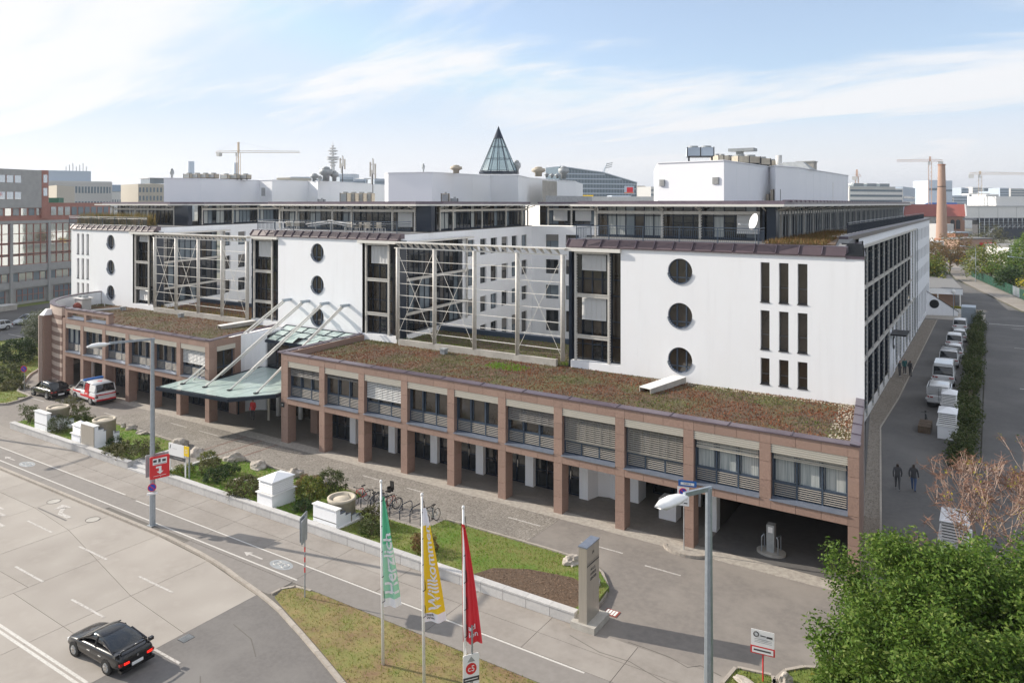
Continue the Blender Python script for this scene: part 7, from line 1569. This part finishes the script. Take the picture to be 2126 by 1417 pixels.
# green mesh fence
t = T('green_fence', 'green mesh fence running along the far pavement', 'fence', (4,160,0)); A = Vector((9.4,152,0)); B_ = Vector((-4.2,222,0)); n = 26
mat('fence_mesh', (.015,.07,.045), .7); m_ = MAT['fence_mesh']; t_ = m_.node_tree; tb = t_.nodes.new('ShaderNodeBsdfTransparent'); x_ = t_.nodes.new('ShaderNodeMixShader'); x_.inputs[0].default_value = .7; t_.links.new(tb.outputs[0], x_.inputs[1]); t_.links.new(t_.nodes['Principled BSDF'].outputs[0], x_.inputs[2]); t_.links.new(x_.outputs[0], t_.nodes['Material Output'].inputs[0])
for i in range(n+1):
    p = A.lerp(B_, i/n); MB().tube(p, p+Vector((0,0,2)), .05, n=6).build('post', 'green_fence', t)
    if i < n: q = A.lerp(B_, (i+1)/n); m = 'galv' if i in (9,10) else 'fence_mesh'; MB().bar(p+Vector((0,0,1.0)), q+Vector((0,0,1.0)), .03, 1.9).build('mesh_panel', m, t)
for x, y, l in ((-3.1,208,'far street lamp among the trees behind the green fence'),(5.8,171,'street lamp post beside the green fence at the right')): 
    tt = T('street_lamp', l, 'street lamp', (x,y,0)); MB().tube((x,y,0),(x,y,8.2),.09,.06,n=8).build('pole', 'galv', tt); MB().bar((x,y,8.1),(x-2.3,y-1,8.4),.14,.1).build('arm', 'galv', tt); MB().bar((x-2.2,y-1,8.4),(x-3.1,y-1.4,8.5),.35,.16).build('lamp_head', 'pale_blue', tt)

# ============================================================ LEFT: mirrored office building
ML = FR((-148.5,60,0), 104)
t = T('mirror_glass_building', 'concrete office building with mirror glass and salmon frames at the left edge', 'building', (-148.5,60,0))
def LB_(x0, y0, z0, x1, y1, z1, name, m, par=None): return MB(ML).box(x0,y0,z0,x1,y1,z1).build(name, m, par or t)
LB_(-22,.35,0,45,20,15.4,'wall','concrete_office'); LB_(-22,.0,5.9,45,.35,7.25,'spandrel','concrete_office'); LB_(-22,-.1,14.85,45,.35,15.4,'spandrel','concrete_office'); LB_(-22,-.05,3.0,45,.35,4.2,'spandrel','concrete_office')
for i in range(-3, 6):
    x = 3.84+7.53*i; LB_(x-.25,-.25,0,x+.25,.36,15.0,'pier','concrete_office')
    if not -18 < x < 30: continue
    f = MB(ML)
    for k in range(6): a = x+.25+7.03*k/5; f.box(a-.06,.0,7.25,a+.06,.3,14.85)
    for z in (7.3,8.95,9.3,11.1,11.35,13.0,14.8): f.box(x+.25,.02,z-.06,x+7.28,.3,z+.06)
    f = f.build('window_frame', 'salmon', t)
    for k in range(5):
        a = x+.25+7.03*k/5; b = a+7.03/5
        for c, d in ((7.35,8.9),(9.35,11.05),(11.4,12.95),(13.05,14.75)): MB(ML).box(a+.07,.12,c,b-.07,.14,d).build('pane', 'mirror_glass', f)
        MB(ML).box(a+.08,.25,4.3,b-.08,.27,5.7).build('pane', 'mirror_glass' if k % 3 else 'office_glass', f)
    f2 = MB(ML)
    for k in range(6): a = x+.25+7.03*k/5; f2.box(a-.05,.2,4.2,a+.05,.34,5.8)
    f2.build('window_frame', 'salmon', t)
    f3 = MB(ML).box(x+1.3,.3,.5,x+6.6,.34,2.7).build('ground_window', 'office_glass', t); g = MB(ML)
    for k in range(6): g.box(x+1.3+5.3*k/5-.05,.22,.5,x+1.3+5.3*k/5+.05,.3,2.7)
    g.box(x+1.3,.22,1.6,x+6.6,.3,1.7).build('glazing_bars', 'salmon', f3)
LB_(-22,.2,15.4,11.1,14,17.75,'red_storey','salmon'); LB_(11.1,.2,15.4,25.5,12,18.7,'red_storey','salmon'); LB_(-22,-.2,17.75,9.7,16,24.8,'upper_block','concrete_office'); LB_(9.7,-.25,15.8,11.1,4,24.85,'salmon_strip','salmon'); LB_(-20,2,24.8,1.5,12,28.5,'roof_house','concrete_office'); LB_(1.5,2,24.8,1.8,12,28.6,'roof_edge','salmon')
for k in range(18):
    x = -14+1.52*k
    if x > 10: break
    LB_(x+.1,.12,16.35,x+1.2,.19,17.65,'window','mirror_glass' if k % 2 else 'office_glass')
    for z0, z1 in ((19.35,20.65),(22.35,23.65)):
        if x < 5.6: w = LB_(x+.1,-.22,z0,x+1.35,-.19,z1,'window','mirror_glass'); LB_(x+.05,-.26,z0-.08,x+.12,-.2,z1+.08,'window_post','salmon',w)
for k in range(9): LB_(11.9+1.5*k,.1,16.3,13.0+1.5*k,.18,17.9,'window','office_glass' if k > 2 else 'mirror_glass')
for z0, z1 in ((20,21.5),(22.5,24)): LB_(10.0,-.3,z0,10.8,-.26,z1,'window','mirror_glass')
x, y = -141,60
t = T('low_concrete_box', 'flat pale concrete box on the verge at the left edge', 'concrete box', (-143.8,59.5,0)); MB(FR((-143.9,58.6,0),104)).box(-1.5,-1.5,0,3.2,.8,.85).build('body', 'concrete', t); MB(FR((-143.9,58.6,0),104)).box(-1.6,-1.6,.85,3.3,.9,.95).build('lid', 'light_grey', t)
t = T('roof_cube', 'beige brick cube behind the red storey of the mirrored building', 'building', (*D(128,172),0)); p0, p1, p2 = D(101,170), D(118,162), D(155,175); MB().prism([p0,p1,p2,(p2[0]-10,p2[1]+4)], 0, 18.5+38/1540*165).build('wall', 'beige_wall', t); a = D(101,160); MB().prism([D(101,160),D(122,160),(D(122,160)[0]-2,D(122,160)[1]+2),(D(101,160)[0]-2,D(101,160)[1]+2)], 14, 19.8).build('green_tank', 'green_fence', t)
# ---- far buildings
def zy(y, Z): return CAMH-(y-423)/1540*Z
def block_far(name, label, px0, px1, Z0, Z1, ytop, m, rows, wm_='far_glass', depth=18, band=True, cols=0, ytops=None, roof=None, cat='building', z0=0):
    a, b = Vector(D(px0, Z0)), Vector(D(px1, Z1)); u = (b-a); L = u.length; u.normalize(); ang = math.degrees(math.atan2(u.y, u.x)); t = T(name, label, cat, (*a, 0)); M = FR((*a, 0), ang); h = zy(ytop, (Z0+Z1)/2)
    MB(M).box(0,0,z0,L,depth,h).build('wall', m, t)
    for z, hh in rows:
        if band: MB(M).box(L*.02,-.12,z,L*.98,-.02,z+hh).build('window_band', wm_, t)
        else:
            for k in range(cols): MB(M).box(L*(k+.25)/cols,-.12,z,L*(k+.72)/cols,-.02,z+hh).build('window', wm_, t)
    if band and cols:
        s = MB(M)
        for k in range(cols+1): s.box(L*k/cols-.12,-.2,h*.3,L*k/cols+.12,-.125,h-.3)
        s.build('mullions', m, t, kind='stuff')
    if roof: MB(M).box(-.3,-.3,h,L+.3,depth,h+roof[0]).build('roof', roof[1], t)
    return t, M, L, h
t, M, L, h = block_far('office_block', 'pale office block with dark window bands behind the mirrored building', 88, 232, 215, 225, 376, 'light_grey', [(21.7,1.9),(17.4,1.8),(13.2,1.8)], cols=22)
MB(M).box(0,2,h,L*.70,14,h+3.1).build('roof_storey', 'pale_blue', t)
for k in range(7): MB(M).tube((L*(.35+.05*k),6,h+3.1),(L*(.35+.05*k),6,h+4.6+(k % 3)*.5),.12,n=5).build('aerial', 'stone_grey', t)
t, M, L, h = block_far('apartment_block', 'long old house with dark skylit roof left of the beige block', 232, 287, 330, 335, 398, 'light_grey', [(19.0,1.4),(15.5,1.4)], cols=11, band=False)
MB(M).add([(0,-.3,h),(L,-.3,h),(L,6,h+3.2),(0,6,h+3.2)], [(0,1,2,3)]).build('roof', 'far_glass', t)
t, M, L, h = block_far('apartment_block', 'beige concrete block with rows of small windows left of the white plant room', 287, 345, 240, 246, 382, 'beige_wall', [(22.3,1.5),(19.6,1.5),(17,1.5)], cols=8, band=False); MB(M).box(L*.45,1,h+.2,L,10,h+1.9).build('roof_storey', 'office_glass', t); MB(M).box(L*.42,.6,h+1.9,L,11,h+2.1).build('roof', 'light_grey', t)
# glassy blue wedge building
a, b = Vector(D(1161,470)), Vector(D(1322,492)); u = (b-a); L = u.length; u.normalize(); M = FR((*a,0), math.degrees(math.atan2(u.y,u.x))); t = T('glass_wedge_building', 'long blue glass office building with sloping roofline on the horizon', 'building', (*a,0))
ht = [(0,zy(346,475)),(L*.42,zy(354,480)),(L*.55,zy(358,482)),(L,zy(379,490))]
MB(M).add([(x,0,0) for x, z in ht]+[(x,0,z) for x, z in ht][::-1]+[(x,20,0) for x, z in ht]+[(x,20,z) for x, z in ht][::-1], [tuple(range(8)), tuple(range(15,7,-1))]+[(i,8+i,8+(i+1) % 8,(i+1) % 8) for i in range(8)]).build('glass_body', 'far_glass', t)
def hz_(x):
    for p, q in zip(ht, ht[1:]):
        if p[0] <= x <= q[0]: return p[1]+(q[1]-p[1])*(x-p[0])/(q[0]-p[0])
for k in range(8):
    z = 15.5+3.1*k; x1 = max([x for x in np.linspace(0, L, 60) if hz_(float(x)) > z+1.0] or [0])
    if x1 > 4: MB(M).box(1,-.3,z,float(x1)-1,-.05,z+.8).build('floor_band', 'pale_blue', t)
for k in range(1, 26): x = L*k/26; MB(M).box(x-.1,-.35,14,x+.1,-.31,hz_(x)-1).build('mullion', 'pale_blue', t)
MB(M).bar((0,-.2,ht[0][1]),(L*.55,-.2,ht[2][1]),1,.6).bar((L*.55,-.2,ht[2][1]),(L,-.2,ht[3][1]),1,.6).build('roof_edge', 'pale_blue', t)
x, y = D(1243,520); t = T('floodlight_mast', 'leaning floodlight mast behind the blue glass building', 'floodlight mast', (x,y,0)); MB().tube((x,y,30),(x+5,y+3,zy(338,520)),.5,.35,n=6).tube((x-3,y,30),(x+5,y+3,zy(338,520)),.3,.2,n=6).build('mast', 'pale_blue', t)
for k in range(3): MB().bar((x+4.0+.5*k,y+2,zy(349-4*k,520)),(x+8+.3*k,y+4.5,zy(346-4*k,520)),.6,.6).build('lamp_row', 'light_grey', t)
x, y = D(1306,170); t = T('billboard', 'colourful billboard on a post beyond the roofs', 'billboard', (x,y,0)); MB().tube((x,y,10),(x,y,19),.3,n=8).build('post', 'dark_grey', t); MB(FR((x,y,0),12)).box(-1.1,0,zy(401,170),1.1,.2,zy(386,170)).build('board', 'pale_blue', t); MB(FR((x,y,0),12)).box(-.5,-.06,zy(399,170),.9,0,zy(389,170)).build('picture', 'red_flag', t); MB(FR((x,y,0),12)).box(-1.1,-.07,zy(401,170),1.1,-.0,zy(399.5,170)).build('strip', 'orange', t)
for px0, px1, Z, yt, m, l in ((1196,1232,150,405,'yellow','yellow container on the roofs behind the middle wing'),(1270,1310,155,406,'pale_blue','blue white tarpaulin on the roofs behind the middle wing')):
    a, b = D(px0,Z), D(px1,Z); t = T('roof_container', l, 'container', (*a,18)); MB().prism([a,b,(b[0]-2,b[1]+2),(a[0]-2,a[1]+2)],18,zy(yt,Z)).build('body', m, t)
block_far('flat_hall', 'white flat hall roof behind the middle wing', 1190, 1372, 140, 146, 408, 'plinth_white', [], depth=30)
# telecommunication tower
x, y = D(691,1500); t = T('telecom_tower', 'hazy round telecommunication tower with stacked platforms on the horizon', 'tower', (x,y,0)); zt = zy(293,1500)
MB().lathe([(5,0),(4,90),(3.2,zt-38),(2.0,zt-22),(1.0,zt-10),(.2,zt)], (x,y,0), 16).build('shaft', 'light_grey', t, True)
for z, r in ((zt-49,6),(zt-43,9.5),(zt-37,12.5),(zt-33,12.5),(zt-26,8.5),(zt-20,10),(zt-15,6.5),(zt-10,3)): MB().lathe([(r*.6,-1.6),(r,0),(r,1.4),(r*.7,1.8)], (x,y,z), 20).build('platform', 'light_grey', t)
x0, x1 = D(700,1300), D(738,1300); block_far('far_block', 'pale hazy slab building beside the telecommunication tower', 700, 738, 1300, 1300, 361, 'pale_blue', [], depth=30)
for px, Z, yt, w, l in ((396,620,335,3.2,'tall pale chimney stack left of the crane'),(490,640,338,2.6,'second pale chimney stack beside the crane mast')):
    x, y = D(px, Z); t = T('chimney_stack', l, 'chimney', (x,y,0)); MB().tube((x,y,0),(x,y,zy(yt,Z)),w*.9,n=12).build('stack', 'pale_blue', t, True)
# roof line of the far town
rng = random.Random(4); ORD = ['first','second','third','fourth','fifth','sixth','seventh','eighth','ninth','tenth','eleventh','twelfth']
def town(px0, px1, Z0, Z1, y0, y1, n, ms, where, start=0):
    for k in range(n):
        px = px0+(px1-px0)*(k+rng.uniform(.1,.5))/n; Z = rng.uniform(Z0, Z1); w = rng.uniform(.7,1.5)*(px1-px0)/n; yt = rng.uniform(y0, y1)
        h = zy(yt, Z); rows = [(h-3.2-3.1*i, 1.5) for i in range(3)]
        wl = {'beige_wall':'beige','light_grey':'grey','pale_blue':'bluish','plinth_white':'white','concrete':'concrete','office_glass':'dark glass'}
        m = rng.choice(ms); block_far('far_building', 'distant %s building, %s from left, %s' % (wl[m], ORD[k], where), px, px+w, Z, Z+rng.uniform(-6,10), yt, m, rows, depth=20, band=True, cols=max(4, int(w/2.2)))[0]['group'] = 'distant town buildings '+where
town(570,800,500,900,366,384,9,['beige_wall','light_grey','pale_blue'],'seen between the left and middle plant rooms')
town(1318,1372,500,700,385,396,4,['beige_wall','light_grey','plinth_white'],'just left of the right plant room')
town(1890,2135,820,1100,388,398,12,['light_grey','pale_blue','beige_wall','office_glass','plinth_white'],'along the horizon right of the wing')
town(1890,2135,690,790,401,413,7,['light_grey','pale_blue','plinth_white'],'in the nearer row behind the white halls')
town(1990,2200,1200,1500,400,408,8,['pale_blue'],'far out near the right edge')
# long striped white building
t, M, L, h = block_far('office_block', 'long white building with dark ribbon windows right of the wing roof', 1763, 1875, 450, 470, 391, 'plinth_white', [(26-3.2*k,1.3) for k in range(5)], depth=25); MB(M).box(0,-.4,h,L*.84,20,h+1.1).build('roof_storey', 'light_grey', t)
for k in range(3): MB(M).box(L*(.08+.24*k),0,h+1.1,L*(.26+.24*k),6,h+3).build('roof_plant', 'office_glass', t)
t, M, L, h = block_far('office_block', 'grey glass building adjoining the striped white building', 1875, 1900, 470, 520, 389, 'pale_blue', [(22,1.4),(18.5,1.4)], depth=20)
block_far('office_block', 'bluish tower block under construction behind the chimney', 1928, 1952, 640, 640, 374, 'pale_blue', [(30,2)], depth=25); block_far('office_block', 'pale tower block right of the chimney', 1962, 1977, 700, 700, 375, 'pale_blue', [(30,2)], depth=25)
# white halls
t, M, L, h = block_far('white_hall', 'huge white windowless hall behind the dark grandstand', 1992, 2290, 560, 610, 429, 'plinth_white', [], depth=60); MB(M).box(0,-.4,h-.3,L,60,h+.8).build('roof_edge', 'stone_grey', t); MB(M).box(L*.28,5,h+.8,L*.62,30,h+8).build('roof_house', 'plinth_white', t)
for k in range(8): MB(M).box(L*k/8,-.15,0,L*k/8+.3,-.02,h-.3).build('panel_joint', 'stone_grey', t)
t, M, L, h = block_far('white_hall', 'white hall with blue sloping roof left of the chimney', 1885, 1992, 640, 620, 434, 'plinth_white', [], depth=50); MB(M).add([(0,-.5,h-2),(L*.4,-.5,h+5.5),(L*.95,-.5,h+5.5),(L,-.5,h)], [(0,3,2,1),(0,1,2,3)]).build('blue_gable', 'sign_blue', t)
# brick house with red roof, chimney
t, M, L, h = block_far('brick_house', 'brick works building with red roof beside the tall chimney', 1880, 2003, 470, 455, 449, 'brick', [], depth=16); n = 20
MB(M).add([(-1,-1,h),(L+.6,-1,h),(L+.6,8,h+7.5),(-1,8,h+7.5),(L+.6,17,h),(-1,17,h)], [(0,1,2,3),(3,2,4,5)]).build('roof', 'red_roof', t); MB(M).add([(L+.05,0,h),(L+.05,16,h),(L+.05,8,h+7)], [(0,1,2),(2,1,0)]).build('gable', 'brick', t)
MB(M).bar((L+.7,-1,h),(L+.7,8,h+7.6),.8,.5).bar((L+.7,8,h+7.6),(L+.7,17,h),.8,.5).build('verge', 'light_grey', t); MB(M).box(-.5,-.3,0,L*.68,-.05,h-.4).build('render_wall', 'concrete', t)
for x in (L*.80,L*.89,.55*L,.3*L): 
    w = MB(M); w.box(x-1.1,-.4,h*.28,x+1.1,-.31,h*.72); w.tube((x,-.4,h*.72),(x,-.31,h*.72),1.1,n=12); w.build('arched_window', 'dark_void', t)
x, y = D(1955,330); t = T('brick_chimney', 'tall round brick chimney standing right of the building', 'chimney', (x,y,0)); zt = 35.6
MB().lathe([(2.35-.95*k/12, 2+(zt-2)*k/12) for k in range(13)], (x,y,0), 24).build('shaft', 'brick_light', t)
MB().tube((x,y,0),(x,y,3.2),2.9,n=8).build('base', 'brick', t); MB().tube((x,y,zt),(x,y,zt+.5),1.6,n=24).build('crown', 'brick', t); MB().tube((x,y,26),(x,y,26.3),1.75,n=24).build('iron_band', 'black_metal', t)
# dark scaffold grandstand
a = Vector(D(2034,392)); b = Vector(D(2230,400)); u = (b-a); L = u.length; u.normalize(); M = FR((*a,0), math.degrees(math.atan2(u.y,u.x))); t = T('grandstand', 'dark scaffold grandstand seen from behind at the right edge', 'grandstand', (*a,0)); h = zy(453,395)
MB(M).box(8,.5,0,L,10,h*.48).build('dark_sheet', 'scaffold_dark', t); MB(M).box(0,2,h*.9,L,12,h).build('roof', 'scaffold_dark', t); MB(M).box(4,6,0,L,10,h).build('back', 'dark_grey', t)
for k in range(int(L/2.8)): MB(M).box(2.8*k-.09,-.1,0 if k < 4 else h*.48,2.8*k+.09,.1,h).build('scaffold_pole', 'galv', t)
for k in range(7): MB(M).box(0,-.12,h*(.05+.13*k),L if k > 3 else 10,.08,h*(.05+.13*k)+.14).build('scaffold_rail', 'galv', t)
for k in range(4): MB(M).bar((1+2*k,-.2,h*.12*(k+1)),(5+2*k,-.2,h*.12*(k+2)),.15,.3).build('stair', 'stone_grey', t)
for k in range(14): MB(M).bar((11+2.8*k,-.1,h*.55),(12.5+2.8*k,-.1,h*.66),.3,.2).build('seat_brace', 'stone_grey', t)
# small sheds around the chimney
for k, (px0, px1, Z, yt, m, l, rf) in enumerate([(2046,2066,300,512,'white_render','white gable end with red roof between the trees','red'),(1925,1960,240,500,'plinth_white','white broken wall at the foot of the chimney',None),(1990,2060,300,497,'brick_light','long low brick shed right of the chimney','roof_felt'),(1984,2010,330,484,'brick','small shed with grey glass roof by the brick house','galv'),(2095,2180,230,512,'plinth_white','low white building at the right edge behind the trees','roof_felt'),(1965,1980,345,465,'light_grey','grey silo tank next to the chimney',None)]):
    block_far('low_shed', l, px0, px1, Z, Z+3, yt, m, [], depth=9, roof=(.6 if rf != 'red' else 1.6, rf) if rf else None)
# tower cranes
def crane(px, Z, ytop, yj, pxa, pxb, m, label, tie=True):
    x, y = D(px, Z); t = T('tower_crane', label, 'crane', (x,y,0)); s = .8*Z/420; zj = zy(yj, Z); zt = zy(ytop, Z); mb = MB()
    for dx, dy in ((-s,-s),(s,-s),(s,s),(-s,s)): mb.bar((x+dx,y+dy,0),(x+dx,y+dy,zj),.28*s,.28*s)
    n = int(zj/(3*s))
    for k in range(n):
        z0, z1 = 3*s*k, 3*s*(k+1); mb.bar((x-s,y-s,z0),(x+s,y-s,z1),.16*s,.16*s); mb.bar((x+s,y-s,z0),(x+s,y+s,z1),.16*s,.16*s); mb.bar((x-s,y-s,z1),(x+s,y-s,z1),.16*s,.16*s)
    mb.build('mast', m, t); a = Vector((*D(pxa,Z),zj)); b = Vector((*D(pxb,Z),zj)); c = Vector((x,y,zj)); top = Vector((x,y,zt)); j = MB()
    for e in (a, b):
        for off in (-.6*s, .6*s): j.bar(c+Vector((0,off,0)), e+Vector((0,off,0)), .22*s, .22*s)
        j.bar(c+Vector((0,0,1.5*s)), e+Vector((0,0,1.0*s)), .22*s, .22*s); n = int((e-c).length/(2.5*s))
        for k in range(n): p = c.lerp(e, k/n); q = c.lerp(e, (k+.5)/n); r = c.lerp(e, (k+1)/n); j.bar(p, q+Vector((0,0,1.3*s)), .13*s, .13*s); j.bar(q+Vector((0,0,1.3*s)), r, .13*s, .13*s)
    j.build('jib', m, t); MB().bar(c, top, 1.2*s, 1.0*s).build('tower_head', m, t)
    w = MB().bar(top, c.lerp(a,.9)+Vector((0,0,1*s)), .09*s, .09*s).bar(top, c.lerp(b,.7)+Vector((0,0,1*s)), .09*s, .09*s); w.build('tie_rope', 'light_grey', t)
    k = a if (a-c).length < (b-c).length else b; p = c.lerp(k, .85); MB().box(p.x-1.6*s,p.y-1.2*s,p.z-2.6*s,p.x+1.6*s,p.y+1.2*s,p.z).build('counterweight', 'light_grey', t); MB().box(x-s*1.3,y-s*1.6,zj-2.5*s,x+s*.2,y-s,zj-.2*s).build('cab', 'light_grey', t)
mat('crane_orange', (.55,.36,.27), .6); mat('crane_yellow', (.58,.46,.34), .6); mat('crane_grey', (.35,.36,.38), .6)
crane(495,420,295,317,448,622,'crane_yellow','yellow tower crane with long jib above the left plant room'); crane(1931,600,325,335,1957,1862,'crane_orange','orange tower crane left of the brick chimney'); crane(2035,700,355,362,2013,2140,'crane_yellow','thin yellow crane right of the brick chimney'); crane(1779,700,352,366,1774,1788,'crane_orange','small orange crane above the striped white building')
# hills and the far rim of the city
def ridge(name, Z, px0, px1, base, amp, seed, m, y0):
    mb = MB(); n = 60; P = []
    for i in range(n+1):
        px = px0+(px1-px0)*i/n; x, y = D(px, Z); z = zy(y0-base-amp*(.5+mnoise.noise(Vector((px*.006, seed, 0)))+.3*mnoise.noise(Vector((px*.03, seed, 1)))), Z); P.append((x, y, z))
    for a, b in zip(P, P[1:]): mb.quad((a[0],a[1],-5),(b[0],b[1],-5),b,a); mb.quad(a,b,(b[0]*1.12,b[1]*1.12,0),(a[0]*1.12,a[1]*1.12,0))
    mb.build(name, m, kind='structure')
mat('hill', (.10,.13,.10), .9); mat('far_woods', (.07,.085,.05), .9)
ridge('hills', 4200, -300, 2500, 17, 9, 3.1, 'hill', 423); ridge('tree_line', 1700, -300, 2500, 1, 5, 7.7, 'far_woods', 423)
# reflections for the mirror glass: trees and houses across the street, standing behind the camera to the left
for k, (x, y, h, r) in enumerate(((-92,8,13,6),(-84,-2,12,6),(-100,14,11,5))): tree(x, y, h, r, 'leaf_tree', ['broad street tree across the road from the mirrored building','second street tree across the road','third street tree across the road'][k], 90, 14, .8, 90+k, .3, rc=1.6)
# ---- air
HZ = mat('air', (1,1,1)); t_ = HZ.node_tree; t_.nodes.clear(); o_ = t_.nodes.new('ShaderNodeOutputMaterial'); pv_ = t_.nodes.new('ShaderNodeVolumePrincipled'); pv_.inputs['Color'].default_value = (.84,.90,1,1); pv_.inputs['Density'].default_value = .00019; pv_.inputs['Anisotropy'].default_value = .35
t_.links.new(pv_.outputs[0], o_.inputs['Volume'])
HAZE = True
if HAZE: MB().box(-4900,-900,-1.2,2500,5600,149).build('haze', 'air', kind='stuff', label='thin pale haze hanging over the whole city', cat='haze')
